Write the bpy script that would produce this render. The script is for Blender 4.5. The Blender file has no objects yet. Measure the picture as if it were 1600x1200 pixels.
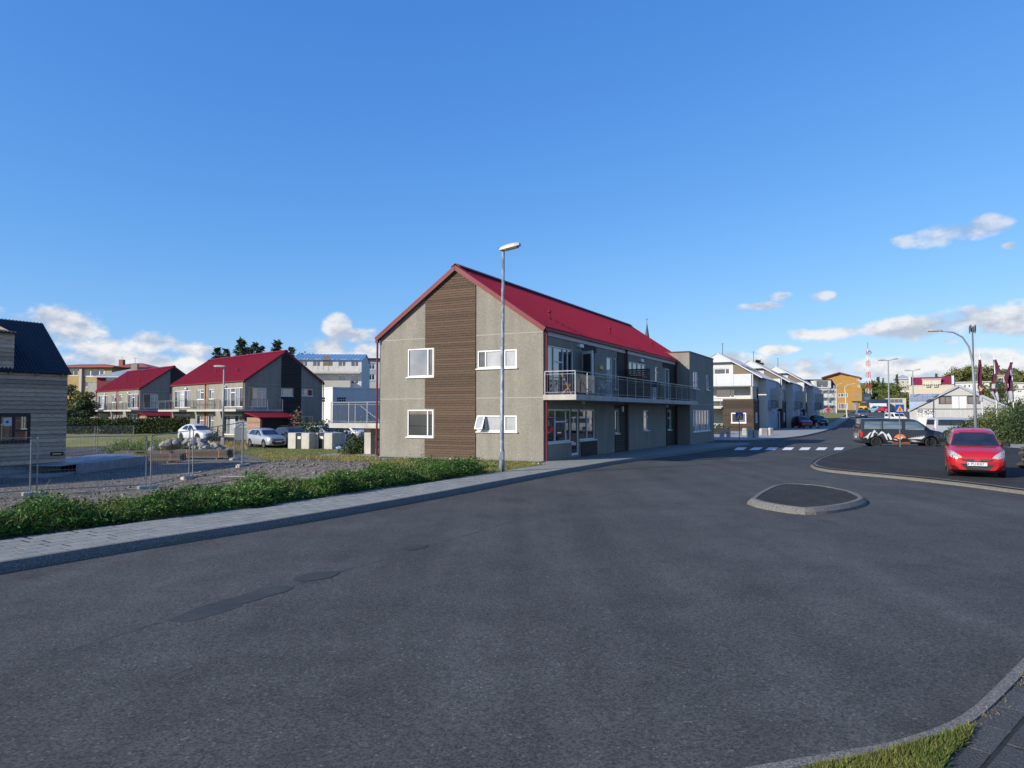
import bpy, bmesh, math, random
import numpy as np
from mathutils import Vector, Matrix
from mathutils.bvhtree import BVHTree

random.seed(7)
RNG = np.random.default_rng(7)
sc = bpy.context.scene
col = sc.collection
rad = math.radians

# ------------------------------------------------------------------ camera
FPX, CH, PITCH = 1110.0, 2.04, math.atan(45/1110.0)
cam = bpy.data.cameras.new('camera')
cam.sensor_width = 36.0; cam.lens = 36.0*FPX/1600.0
cam.clip_start = 0.05; cam.clip_end = 6000
cam_o = bpy.data.objects.new('camera', cam); col.objects.link(cam_o)
cam_o.location = (0, 0, CH); cam_o.rotation_euler = (rad(90)+PITCH, 0, 0)
sc.camera = cam_o
sc.render.resolution_x = 1024; sc.render.resolution_y = 768

# ------------------------------------------------------------------ light
SUN_AZ, SUN_EL = 59.0, 25.5          # degrees to the left of straight-behind, and above the horizon
a_, e_ = rad(SUN_AZ), rad(SUN_EL)
SUN = Vector((-math.sin(a_)*math.cos(e_), -math.cos(a_)*math.cos(e_), math.sin(e_)))
sl = bpy.data.lights.new('sun', 'SUN'); sl.energy = 4.6; sl.angle = rad(0.53); sl.color = (1.0, 0.92, 0.81)
so = bpy.data.objects.new('sun', sl); col.objects.link(so)
so.rotation_euler = SUN.to_track_quat('Z', 'Y').to_euler(); so.location = (0, 0, 60)
sc.view_settings.view_transform = 'Standard'; sc.view_settings.look = 'None'
sc.view_settings.gamma = 1.0; sc.view_settings.exposure = 0.5; sc.view_settings.use_curve_mapping = False

def pix_ray(px, py):
    a = (px-800)/FPX; b = (600-py)/FPX
    return Vector((a, math.cos(PITCH)-b*math.sin(PITCH), math.sin(PITCH)+b*math.cos(PITCH)))

# ------------------------------------------------------------------ world: sky and clouds
def make_world():
    w = bpy.data.worlds.new('World'); sc.world = w; w.use_nodes = True
    nt = w.node_tree; N = nt.nodes; Lk = nt.links; N.clear()
    def mth(op, *a, clamp=False):
        n = N.new('ShaderNodeMath'); n.operation = op; n.use_clamp = clamp
        for i, s in enumerate(a):
            if isinstance(s, (int, float)): n.inputs[i].default_value = s
            else: Lk.new(s, n.inputs[i])
        return n.outputs[0]
    def smooth(x, lo, hi):
        n = N.new('ShaderNodeMapRange'); n.interpolation_type = 'SMOOTHSTEP'
        n.inputs['From Min'].default_value = lo; n.inputs['From Max'].default_value = hi
        Lk.new(x, n.inputs['Value']); return n.outputs[0]
    def mixc(f, a, b):
        n = N.new('ShaderNodeMix'); n.data_type = 'RGBA'
        for s, i in ((f, 0), (a, 6), (b, 7)):
            if isinstance(s, (int, float)): n.inputs[i].default_value = s
            elif isinstance(s, tuple): n.inputs[i].default_value = (*s, 1)
            else: Lk.new(s, n.inputs[i])
        return n.outputs[2]
    sky = N.new('ShaderNodeTexSky'); sky.sky_type = 'NISHITA'; sky.sun_disc = False
    sky.sun_elevation = rad(SUN_EL); sky.sun_rotation = rad(180+SUN_AZ)
    sky.altitude = 10; sky.air_density = 1.0; sky.dust_density = 0.35; sky.ozone_density = 2.0
    sc_ = N.new('ShaderNodeSeparateColor'); Lk.new(sky.outputs[0], sc_.inputs[0]); hs = N.new('ShaderNodeCombineColor')
    for i, (k, g) in enumerate(SKY_CURVE): Lk.new(mth('MULTIPLY', mth('POWER', sc_.outputs[i], g), k), hs.inputs[i])     # the camera's rendering of blue
    tc = N.new('ShaderNodeTexCoord'); sep = N.new('ShaderNodeSeparateXYZ'); Lk.new(tc.outputs['Generated'], sep.inputs[0])
    az = mth('ARCTAN2', sep.outputs[0], sep.outputs[1]); el = mth('ARCSINE', sep.outputs[2])
    def noise(ox, oy, scale, detail, sx=1.0, sy=1.7, rough=0.55):
        c = N.new('ShaderNodeCombineXYZ')
        Lk.new(mth('MULTIPLY', mth('ADD', az, ox), sx), c.inputs[0]); Lk.new(mth('MULTIPLY', mth('ADD', el, oy), sy), c.inputs[1])
        n = N.new('ShaderNodeTexNoise'); n.inputs['Scale'].default_value = scale; n.inputs['Detail'].default_value = detail
        n.inputs['Roughness'].default_value = rough; Lk.new(c.outputs[0], n.inputs['Vector']); return n.outputs[0]
    blobs = [(110,512,72,40),(50,530,80,38),(155,560,85,42),(235,536,55,22),(305,548,55,16),(250,572,110,26),(150,600,190,34),
             (527,510,24,26),(562,524,52,14),(515,550,48,24),(575,553,60,24),(430,585,180,20),
             (1475,366,80,19),(1545,352,44,20),(1415,376,34,13),(1510,364,60,15),(1578,384,14,7),(1365,519,90,13),(1460,512,90,20),(1185,479,50,8),(1222,463,20,9),(1286,463,24,9),
             (1320,520,115,14),(1415,516,115,21),(1510,507,115,29),(1590,500,95,40),(1215,548,36,10),(1485,531,28,8),
             (1170,582,90,30),(1270,580,100,24),(1390,578,130,24),(1540,568,150,30),(1140,562,34,16),(1020,610,200,22),(1700,560,200,40),(1750,500,150,40),(-120,520,140,60)]
    f = None
    for (cx, cy, rx, ry) in blobs:
        def ae(x, y):
            r = pix_ray(x, y).normalized(); return math.atan2(r.x, r.y), math.asin(r.z)
        a0, e0 = ae(cx, cy); a1, _ = ae(cx+rx, cy); _, e1 = ae(cx, cy-ry)
        dx = mth('MULTIPLY', mth('SUBTRACT', az, a0), 1/(a1-a0)); dy = mth('MULTIPLY', mth('SUBTRACT', el, e0), 1/(e1-e0))
        q = mth('SUBTRACT', 1.0, mth('ADD', mth('MULTIPLY', dx, dx), mth('MULTIPLY', dy, dy)))
        f = q if f is None else mth('SMOOTH_MAX', f, q, 0.35)
    # the same kind of low cloud goes on all round the horizon
    lown = noise(3.1, 1.7, 2.6, 3, 1.0, 5.0)
    band = mth('MULTIPLY', smooth(el, -0.05, 0.06), mth('SUBTRACT', 1.0, smooth(el, 0.09, 0.24)))
    around = mth('MULTIPLY', mth('SUBTRACT', mth('MULTIPLY', lown, 2.6), 1.0), band)
    out = smooth(mth('ABSOLUTE', az), 0.72, 0.95)
    f = mth('MAXIMUM', f, mth('SUBTRACT', mth('MULTIPLY', mth('ADD', around, 1.0), out), 1.0))
    n1 = noise(0, 0, 17, 7); n2 = noise(-0.012, 0.012, 17, 7)
    nb = noise(5, 5, 42, 4, 1.0, 1.4)
    d = mth('ADD', mth('MAXIMUM', f, -1.2), mth('ADD', mth('MULTIPLY', mth('SUBTRACT', n1, 0.5), 3.3), mth('MULTIPLY', mth('SUBTRACT', nb, 0.5), 1.3)))
    alpha = mth('MULTIPLY', smooth(d, 0.05, 0.95), mth('SUBTRACT', 0.96, mth('MULTIPLY', smooth(el, 0.10, 0.2), 0.26)))
    relief = mth('ADD', mth('MULTIPLY', mth('SUBTRACT', n1, n2), 4.6), mth('ADD', 0.52, mth('MULTIPLY', mth('SUBTRACT', nb, 0.5), 0.5)), clamp=True)
    low = mth('SUBTRACT', 1.0, smooth(el, 0.05, 0.20))
    lit = mth('ADD', mth('MULTIPLY', relief, 0.75), mth('MULTIPLY', low, 0.22), clamp=True)
    cc = mixc(lit, (0.40, 0.48, 0.62), (0.95, 0.95, 0.95))
    bg1 = N.new('ShaderNodeBackground'); bg1.inputs[1].default_value = SKY_STR; Lk.new(hs.outputs[0], bg1.inputs[0])
    bg2 = N.new('ShaderNodeBackground'); bg2.inputs[1].default_value = 0.70; Lk.new(cc, bg2.inputs[0])
    mx = N.new('ShaderNodeMixShader'); Lk.new(alpha, mx.inputs[0]); Lk.new(bg1.outputs[0], mx.inputs[1]); Lk.new(bg2.outputs[0], mx.inputs[2])
    o = N.new('ShaderNodeOutputWorld'); Lk.new(mx.outputs[0], o.inputs[0])
SKY_STR, SKY_CURVE = 0.13, ((.408, 1.07), (.9455, .747), (2.394, .4456))
make_world()

# ------------------------------------------------------------------ frames and heights
ANG = rad(-27.6)                       # the street's direction
F0 = Vector((1.32, 29.93, 0))          # street corner of the near apartment house
UX = Vector((math.cos(ANG), math.sin(ANG), 0)); UY = Vector((-math.sin(ANG), math.cos(ANG), 0))
def LW(x, y, z=0.0): return F0 + UX*x + UY*y + Vector((0, 0, z))       # street frame -> world
def WL(x, y): d = Vector((x, y, 0))-F0; return d.dot(UX), d.dot(UY)
HYT = [(-400, 0), (30, 0), (48, -.15), (66, -.22), (90, -.1), (112, 0), (135, 1.0), (165, 1.8), (200, 2.4), (230, 4), (300, 12), (400, 19), (700, 26), (3000, 30)]
def lerp_tab(T, v):
    if v <= T[0][0]: return T[0][1]
    for (a, b), (c, d) in zip(T, T[1:]):
        if v <= c: return b+(d-b)*(v-a)/(c-a)
    return T[-1][1]
def ss(t): t = max(0., min(1., t)); return t*t*(3-2*t)
def G(x, y):                            # ground height (top of pavements; the carriageway is 0.13 lower)
    h = lerp_tab(HYT, y); u, t = WL(x, y)
    if u < 0 and y < 80:
        d1 = -.8*ss((-.7-u)/3.0); d2 = -.78*ss((-9.6-u)/8.0)
        k = ss((t+9)/6.0)
        d = d1*(1-k)+d2*k
        d *= 1-.7*ss((y-60)/12.0)
        h += d
    return h
def gp(px, py, off=0.0):                # pixel -> point on the ground
    r = pix_ray(px, py); o = Vector((0, 0, CH)); lo = None; t = 2.0
    while t < 600:
        p = o+r*t
        if p.z < G(p.x, p.y)+off: break
        lo = t; t *= 1.02
    lo = lo or 1.0; hi = t
    for _ in range(40):
        m = (lo+hi)/2; p = o+r*m
        if p.z < G(p.x, p.y)+off: hi = m
        else: lo = m
    return o+r*hi
def dp(px, py, Y): r = pix_ray(px, py); return Vector((0, 0, CH))+r*(Y/r.y)
def on(P): return Vector((P.x, P.y, G(P.x, P.y)))

# ------------------------------------------------------------------ materials
MATS = {}
def mat(name, c1, c2=None, scale=8.0, rough=.75, bump=0.0, bscale=None, metal=0.0, ior=1.45, detail=5, vec=(1,1,1), per_object=0.0, per_island=0.0, contrast=.35, spec=.5, coat=0.0, extra=None, transl=0.0, bdist=.02):
    if name in MATS: return MATS[name]
    m = bpy.data.materials.new(name); m.use_nodes = True; MATS[name] = m
    nt = m.node_tree; N = nt.nodes; L = nt.links
    b = N['Principled BSDF']; b.inputs['Roughness'].default_value = rough; b.inputs['Metallic'].default_value = metal
    b.inputs['IOR'].default_value = ior; b.inputs['Specular IOR Level'].default_value = spec; b.inputs['Coat Weight'].default_value = coat
    tc = N.new('ShaderNodeTexCoord'); mp = N.new('ShaderNodeMapping'); mp.inputs['Scale'].default_value = vec; L.new(tc.outputs['Object'], mp.inputs[0])
    if per_object:                       # alike pieces share a mesh: shift the grain from piece to piece
        oi = N.new('ShaderNodeObjectInfo'); sm = N.new('ShaderNodeMath'); sm.operation = 'MULTIPLY'; sm.inputs[1].default_value = 83.0; L.new(oi.outputs['Random'], sm.inputs[0])
        va = N.new('ShaderNodeVectorMath'); va.operation = 'ADD'; L.new(tc.outputs['Object'], va.inputs[0]); L.new(sm.outputs[0], va.inputs[1]); L.new(va.outputs[0], mp.inputs[0])
    c2 = c2 or c1
    nz = N.new('ShaderNodeTexNoise'); nz.inputs['Scale'].default_value = scale; nz.inputs['Detail'].default_value = detail; L.new(mp.outputs[0], nz.inputs['Vector'])
    rp = N.new('ShaderNodeValToRGB'); rp.color_ramp.elements[0].position = .5-contrast/2; rp.color_ramp.elements[1].position = .5+contrast/2
    rp.color_ramp.elements[0].color = (*c1, 1); rp.color_ramp.elements[1].color = (*c2, 1); L.new(nz.outputs[0], rp.inputs[0])
    colr = rp.outputs[0]
    def scale_by(val, amt, colr):
        mr = N.new('ShaderNodeMapRange'); mr.inputs['To Min'].default_value = 1-amt; mr.inputs['To Max'].default_value = 1+amt; L.new(val, mr.inputs[0])
        vm = N.new('ShaderNodeVectorMath'); vm.operation = 'SCALE'; L.new(colr, vm.inputs[0]); L.new(mr.outputs[0], vm.inputs['Scale']); return vm.outputs[0]
    if per_object: colr = scale_by(N.new('ShaderNodeObjectInfo').outputs['Random'], per_object, colr)
    if per_island: colr = scale_by(N.new('ShaderNodeNewGeometry').outputs['Random Per Island'], per_island, colr)
    hgt = nz.outputs[0]
    if extra: colr, hgt = extra(N, L, mp.outputs[0], colr, hgt)
    L.new(colr, b.inputs['Base Color'])
    if bump:
        if bscale:
            n2 = N.new('ShaderNodeTexNoise'); n2.inputs['Scale'].default_value = bscale; n2.inputs['Detail'].default_value = 4; L.new(mp.outputs[0], n2.inputs['Vector'])
            if not extra: hgt = n2.outputs[0]
        bp = N.new('ShaderNodeBump'); bp.inputs['Strength'].default_value = bump; bp.inputs['Distance'].default_value = bdist; L.new(hgt, bp.inputs['Height']); L.new(bp.outputs[0], b.inputs['Normal'])
    if transl:
        tr = N.new('ShaderNodeBsdfTranslucent'); L.new(colr, tr.inputs[0]); mx = N.new('ShaderNodeMixShader'); mx.inputs[0].default_value = transl
        L.new(b.outputs[0], mx.inputs[1]); L.new(tr.outputs[0], mx.inputs[2]); L.new(mx.outputs[0], N['Material Output'].inputs[0])
    return m
def mixnode(N, L, f, a, b):
    n = N.new('ShaderNodeMix'); n.data_type = 'RGBA'
    for s, i in ((f, 0), (a, 6), (b, 7)):
        if isinstance(s, (int, float)): n.inputs[i].default_value = s
        elif isinstance(s, tuple): n.inputs[i].default_value = (*s, 1)
        else: L.new(s, n.inputs[i])
    return n.outputs[2]
def spots(scale, dark, light, lo=.42, hi=.62):
    def ex(N, L, v, colr, h):
        a = N.new('ShaderNodeTexVoronoi'); a.inputs['Scale'].default_value = scale; L.new(v, a.inputs['Vector'])
        mr = N.new('ShaderNodeSeparateColor'); L.new(a.outputs['Color'], mr.inputs[0])
        r = N.new('ShaderNodeValToRGB'); r.color_ramp.elements[0].position = .25; r.color_ramp.elements[1].position = .8
        r.color_ramp.elements[0].color = (dark, dark, dark, 1); r.color_ramp.elements[1].color = (light, light, light, 1); L.new(mr.outputs[0], r.inputs[0])
        n = N.new('ShaderNodeMix'); n.data_type = 'RGBA'; n.blend_type = 'MULTIPLY'; n.inputs[0].default_value = 1.0
        L.new(colr, n.inputs[6]); L.new(r.outputs[0], n.inputs[7])
        return n.outputs[2], mr.outputs[0]
    return ex
def wear(scale, colour, lo, hi, fine=140, amt=.8):
    "fine speckle plus big soft patches of another tone"
    def ex(N, L, v, colr, h):
        a = N.new('ShaderNodeTexNoise'); a.inputs['Scale'].default_value = scale; a.inputs['Detail'].default_value = 3; L.new(v, a.inputs['Vector'])
        r = N.new('ShaderNodeMapRange'); r.inputs['From Min'].default_value = lo; r.inputs['From Max'].default_value = hi; r.inputs['To Max'].default_value = amt; L.new(a.outputs[0], r.inputs[0])
        c = mixnode(N, L, r.outputs[0], colr, colour)
        n = N.new('ShaderNodeTexVoronoi'); n.inputs['Scale'].default_value = fine; L.new(v, n.inputs['Vector'])
        s = N.new('ShaderNodeSeparateColor'); L.new(n.outputs['Color'], s.inputs[0])
        mr = N.new('ShaderNodeMapRange'); mr.inputs['To Min'].default_value = .40; mr.inputs['To Max'].default_value = 1.6; L.new(s.outputs[0], mr.inputs[0])
        vm = N.new('ShaderNodeVectorMath'); vm.operation = 'SCALE'; L.new(c, vm.inputs[0]); L.new(mr.outputs[0], vm.inputs['Scale'])
        return vm.outputs[0], s.outputs[1]
    return ex
def flecks(N, L, v, colr, h):
    "short pale splinters and knots where the stain has come off"
    mp = N.new('ShaderNodeMapping'); mp.inputs['Scale'].default_value = (4.6, 4.6, 1.25); L.new(v, mp.inputs[0])
    a = N.new('ShaderNodeTexVoronoi'); a.inputs['Scale'].default_value = 1.0; a.inputs['Randomness'].default_value = 1.0; L.new(mp.outputs[0], a.inputs['Vector'])
    r = N.new('ShaderNodeMapRange'); r.inputs['From Min'].default_value = .13; r.inputs['From Max'].default_value = .07; r.inputs['To Max'].default_value = .85; L.new(a.outputs['Distance'], r.inputs[0])
    return mixnode(N, L, r.outputs[0], colr, (.34, .27, .20)), h
def carriageway(lo, hi):
    def ex(N, L, v, colr, h):
        def noise(vec, scale, det=3, rough=.5):
            n = N.new('ShaderNodeTexNoise'); n.inputs['Scale'].default_value = scale; n.inputs['Detail'].default_value = det; n.inputs['Roughness'].default_value = rough; L.new(vec, n.inputs['Vector']); return n.outputs[0]
        def rng(x, a, b, c, d, smooth=False):
            r = N.new('ShaderNodeMapRange'); r.inputs['From Min'].default_value = a; r.inputs['From Max'].default_value = b; r.inputs['To Min'].default_value = c; r.inputs['To Max'].default_value = d; L.new(x, r.inputs[0]); return r.outputs[0]
        def mul(*xs):
            o = xs[0]
            for x in xs[1:]: n = N.new('ShaderNodeMath'); n.operation = 'MULTIPLY'; L.new(o, n.inputs[0]); L.new(x, n.inputs[1]); o = n.outputs[0]
            return o
        def mapped(rz, sc3): m = N.new('ShaderNodeMapping'); m.inputs['Rotation'].default_value = (0, 0, rz); m.inputs['Scale'].default_value = sc3; L.new(v, m.inputs[0]); return m.outputs[0]
        lanes = rng(noise(mapped(rad(27.6), (1.0, .05, 1)), 1.1, 3), .3, .7, .84, 1.16)        # wheel tracks along the street
        big = rng(noise(v, .28, 4, .6), .3, .7, .82, 1.16); mid = rng(noise(v, 2.3, 4, .65), .3, .72, .90, 1.10)
        stain = rng(noise(mapped(1.1, (1, .6, 1)), .9, 5, .6), .62, .72, 1.0, .74)
        vo = N.new('ShaderNodeTexVoronoi'); vo.inputs['Scale'].default_value = 62; L.new(v, vo.inputs['Vector']); sp = N.new('ShaderNodeSeparateColor'); L.new(vo.outputs['Color'], sp.inputs[0])
        grain = rng(sp.outputs[0], 0, 1, lo, hi); gr2 = rng(noise(v, 170, 2), .3, .7, .72, 1.28)
        pale = rng(sp.outputs[2], .965, .985, 1.0, 1.7)
        wv = N.new('ShaderNodeVectorMath'); wv.operation = 'MULTIPLY_ADD'; nz3 = N.new('ShaderNodeTexNoise'); nz3.inputs['Scale'].default_value = 1.2; nz3.inputs['Detail'].default_value = 4; L.new(v, nz3.inputs['Vector']); L.new(nz3.outputs['Color'], wv.inputs[0]); wv.inputs[1].default_value = (1.1,)*3; L.new(v, wv.inputs[2])
        ck = N.new('ShaderNodeTexVoronoi'); ck.feature = 'DISTANCE_TO_EDGE'; ck.inputs['Scale'].default_value = .16; L.new(wv.outputs[0], ck.inputs['Vector'])
        crack = rng(ck.outputs['Distance'], .0010, .0024, .80, 1.0)
        f = mul(lanes, big, mid, stain, grain, gr2, pale, crack); vm = N.new('ShaderNodeVectorMath'); vm.operation = 'SCALE'; L.new(colr, vm.inputs[0]); L.new(f, vm.inputs['Scale'])
        return vm.outputs[0], sp.outputs[1]
    return ex
asphalt = mat('asphalt', (.053, .0540, .0515), (.066, .0670, .0635), 1.3, .85, .7, contrast=.5, extra=carriageway(.55, 1.5), bdist=.014, spec=.3)
asphalt_dark = mat('asphalt_dark', (.030, .0305, .0295), (.040, .0405, .039), 2.0, .9, .5, extra=carriageway(.5, 1.6), bdist=.012, spec=.15)
asphalt_patch = mat('asphalt_patch', (.036, .0375, .0365), (.052, .0535, .051), 3, .75, .12, spec=.3)
paver_m = mat('paver_concrete', (.185, .19, .175), (.23, .233, .212), 6, .85, .25, 60, per_object=.09)
paver_dark = mat('paver_dark', (.046, .049, .051), (.092, .096, .098), 70, .95, .9, 60, per_object=.15, spec=.2)
kerb_m = mat('kerb_stone', (.10, .097, .088), (.185, .178, .162), 45, .9, .5, extra=spots(110, .6, 1.3), bdist=.006)
concrete = mat('concrete', (.33, .31, .27), (.44, .42, .38), 2.5, .9, .2, 40)
concrete_grey = mat('concrete_grey', (.22, .225, .22), (.31, .31, .30), 3, .9, .2, 40)
concrete_light = mat('concrete_light', (.38, .36, .31), (.46, .44, .39), 2.5, .9, .15, 40)
def weathered(N, L, v, colr, h):
    c, hh = spots(46, .84, 1.17)(N, L, v, colr, h)
    mp = N.new('ShaderNodeMapping'); mp.inputs['Scale'].default_value = (1.6, 1.6, .16); L.new(v, mp.inputs[0]); n = N.new('ShaderNodeTexNoise'); n.inputs['Scale'].default_value = 1.3; n.inputs['Detail'].default_value = 5; L.new(mp.outputs[0], n.inputs['Vector'])
    r = N.new('ShaderNodeMapRange'); r.inputs['From Min'].default_value = .3; r.inputs['From Max'].default_value = .7; r.inputs['To Min'].default_value = .88; r.inputs['To Max'].default_value = 1.08; L.new(n.outputs[0], r.inputs[0])
    vm = N.new('ShaderNodeVectorMath'); vm.operation = 'SCALE'; L.new(c, vm.inputs[0]); L.new(r.outputs[0], vm.inputs['Scale']); return vm.outputs[0], hh
render_m = mat('pebble_render', (.205, .193, .160), (.235, .221, .184), .9, .95, .15, extra=weathered, bdist=.01)
joint_m = mat('wall_joint', (.31, .295, .255), None, 4, .9)
wood_dark = mat('stained_wood', (.046, .027, .016), (.125, .080, .050), 9, .8, .4, vec=(1.6, 1.6, 16), detail=9, per_object=.24, contrast=.5, extra=flecks)
bay_wood = mat('bay_wood', (.030, .020, .014), (.075, .052, .036), 7, .8, .3, vec=(.8, .8, 9), detail=7, per_object=.3)
dark_stone = mat('dark_stone', (.035, .030, .024), (.085, .075, .058), 4, .95, .6, 12, per_object=.3)
wood_grey = mat('raw_wood', (.27, .205, .145), (.52, .41, .30), 5, .85, .3, vec=(.9, .9, 9), detail=9, per_object=.38, contrast=.42)
wood_brown = mat('brown_wood', (.20, .13, .085), (.31, .21, .14), 5, .85, .3, vec=(.7, .7, 8), detail=7, per_object=.2)
wood_black = mat('black_wood', (.012, .011, .011), (.024, .022, .021), 5, .75, .3, vec=(.7, .7, 8), per_object=.25)
wood_chair = mat('chair_wood', (.30, .13, .055), (.38, .18, .08), 8, .6)
roof_red = mat('red_metal', (.168, .006, .016), (.195, .008, .020), .8, .5, 0, contrast=.5, spec=.3)
trim_red = mat('red_trim', (.135, .017, .022), (.155, .021, .027), 1.5, .5, spec=.3)
trim_pale = mat('pale_trim', (.46, .38, .40), None, 3, .5)
white = mat('white_paint', (.62, .62, .61), (.66, .66, .65), 4, .45)
white_wall = mat('white_wall', (.50, .50, .485), (.55, .55, .535), 1.1, .85, .1, 30)
cream_wall = mat('cream_wall', (.38, .36, .31), (.42, .40, .35), 1.1, .85)
pale_blue_wall = mat('pale_panel', (.46, .475, .485), (.51, .525, .535), 1.2, .55)
blue_shade_wall = mat('blue_shade_panel', (.24, .31, .44), (.28, .35, .48), 1.0, .6)  # bluish shade of the terrace sides put into the colour; the shed's own grey blue
steel = mat('galvanised_steel', (.20, .215, .23), (.28, .295, .31), 12, .45, 0, metal=.6)
steel_paint = mat('grey_painted_steel', (.24, .26, .28), (.31, .33, .35), 10, .5, 0, metal=.3)
wire_m = mat('fence_wire', (.22, .235, .25), None, 3, .5, metal=.4)
baluster_m = mat('baluster_steel', (.085, .095, .105), None, 3, .45, metal=.4)
dark_metal = mat('dark_metal', (.03, .032, .036), None, 3, .5, metal=.3)
roof_dark = mat('dark_roof', (.012, .015, .022), (.018, .021, .030), 2, .38, metal=.2)
roof_blue = mat('blue_roof', (.10, .22, .38), (.13, .25, .42), 1, .4)
roof_grey = mat('grey_roof', (.23, .26, .30), (.30, .33, .36), 1, .5)
roof_orange = mat('orange_roof', (.27, .06, .032), (.33, .08, .042), 1, .55)
yellow_wall = mat('yellow_wall', (.33, .235, .10), (.39, .28, .12), 1, .85)
ochre_wall = mat('ochre_wall', (.31, .170, .040), (.35, .195, .048), .5, .8)
red_wall = mat('red_wall', (.20, .03, .03), None, 1, .8)
slate_wall = mat('slate_wall', (.27, .30, .34), None, 1, .7)
glass = mat('window_glass', (.012, .015, .019), (.03, .034, .04), .7, .02, ior=2.5, contrast=.25)
glass_curtain = mat('curtained_glass', (.05, .06, .068), (.26, .27, .27), 3.2, .04, ior=2.0, vec=(3, 3, .05), contrast=.3)
glass_blind = mat('blinded_glass', (.30, .32, .33), (.40, .415, .42), 1.5, .06, ior=1.9)
glass_sky = mat('sky_reflection_glass', (.12, .14, .16), (.22, .245, .26), .9, .03, ior=2.2, contrast=.3)  # paler base colour stands for the sky mirrored in the pane
rubber = mat('rubber', (.012, .012, .013), None, 3, .8)
black_plastic = mat('black_plastic', (.014, .014, .015), None, 3, .5)
chrome = mat('chrome', (.75, .76, .78), None, 3, .15, metal=1.0)
rim_m = mat('alloy', (.45, .46, .48), None, 3, .3, metal=.8)
van_glass = mat('sky_reflection_pane', (.045, .056, .064), (.13, .15, .16), 1.6, .04, ior=2.4, vec=(.5, .5, 3), contrast=.3)  # lighter base colour stands for sky reflection and blinds in the van windows
carglass = mat('car_glass', (.010, .013, .018), (.022, .026, .032), 2, .03, ior=1.75)
lamp_clear = mat('headlamp', (.26, .275, .29), (.42, .43, .44), 20, .08, ior=1.7, contrast=.2)
lamp_amber = mat('amber_lens', (.75, .33, .08), None, 3, .2)
lamp_red = mat('red_lens', (.42, .012, .012), None, 3, .2)
rock_m = mat('rock', (.17, .16, .145), (.33, .315, .285), 3, .95, .6, 14, per_object=.22)
gravel_m = mat('gravel', (.078, .068, .055), (.155, .138, .112), 2.2, .95, .9, contrast=.6, extra=spots(14, .45, 1.7), bdist=.05)
pebble_m = mat('pebbles', (.10, .092, .080), (.22, .205, .178), 5, .95, per_island=.5)
lawn_m = mat('lawn', (.105, .120, .022), (.235, .205, .055), .55, .95, .6, 30, contrast=.6)
soil_m = mat('terrain', (.05, .07, .02), (.10, .10, .045), .05, .95)
hill_m = mat('hillside', (.06, .085, .02), (.13, .14, .04), .06, .95)
leaf_weed = mat('weed_leaf', (.030, .088, .012), (.090, .190, .028), 1.4, .6, per_island=.5, transl=.25)
leaf_dry = mat('dry_stalk', (.28, .21, .07), (.36, .28, .11), 2, .8, per_island=.35, transl=.2)
leaf_grass = mat('grass_blade', (.070, .112, .016), (.175, .18, .038), .9, .7, per_island=.4, transl=.25)
leaf_flower = mat('white_flower', (.75, .74, .62), None, 2, .7)
leaf_hedge = mat('hedge_leaf', (.026, .048, .012), (.060, .088, .022), 1.2, .6, per_island=.5, transl=.15)
leaf_conifer = mat('conifer_needle', (.024, .042, .020), (.055, .080, .032), 1.0, .7, per_island=.5, transl=.1)
leaf_tree = mat('tree_leaf', (.065, .105, .018), (.165, .185, .036), .5, .65, per_island=.5, transl=.25)
leaf_olive = mat('olive_leaf', (.085, .105, .024), (.18, .17, .05), .6, .65, per_island=.5, transl=.2)
bark = mat('bark', (.055, .042, .032), (.10, .08, .06), 8, .95, .4)
paint_white = mat('road_paint', (.62, .63, .62), (.75, .75, .74), 4, .7, contrast=.5)
sign_blue = mat('sign_blue', (.012, .085, .42), None, 3, .4)
sign_yellow = mat('sign_yellow', (.80, .40, .02), None, 3, .4)
plate_yellow = mat('plate_yellow', (.62, .42, .03), None, 3, .5)
flag_m = mat('flag_maroon', (.085, .012, .040), (.11, .018, .05), 1, .8, transl=.25)
flag_white = mat('flag_white', (.40, .41, .46), None, 1, .8, transl=.25)
flag_orange = mat('flag_orange', (.65, .22, .10), None, 1, .8)
orange_p = mat('orange_print', (.70, .17, .02), None, 3, .5)
white_p = mat('white_print', (.56, .56, .55), None, 3, .5)
black_p = mat('black_print', (.012, .012, .013), None, 3, .6)
blue_p = mat('blue_print', (.02, .06, .30), None, 3, .6)
sheet_metal = mat('sheet_stack', (.30, .34, .40), (.42, .46, .52), 1.5, .35, metal=.3)
strap_m = mat('strap', (.42, .22, .13), None, 3, .7)
def paint(name, c, rough=.28, metal=0.0): return mat(name, c, tuple(min(1, k*1.06) for k in c), 2, rough, metal=metal, coat=.6)

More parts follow.
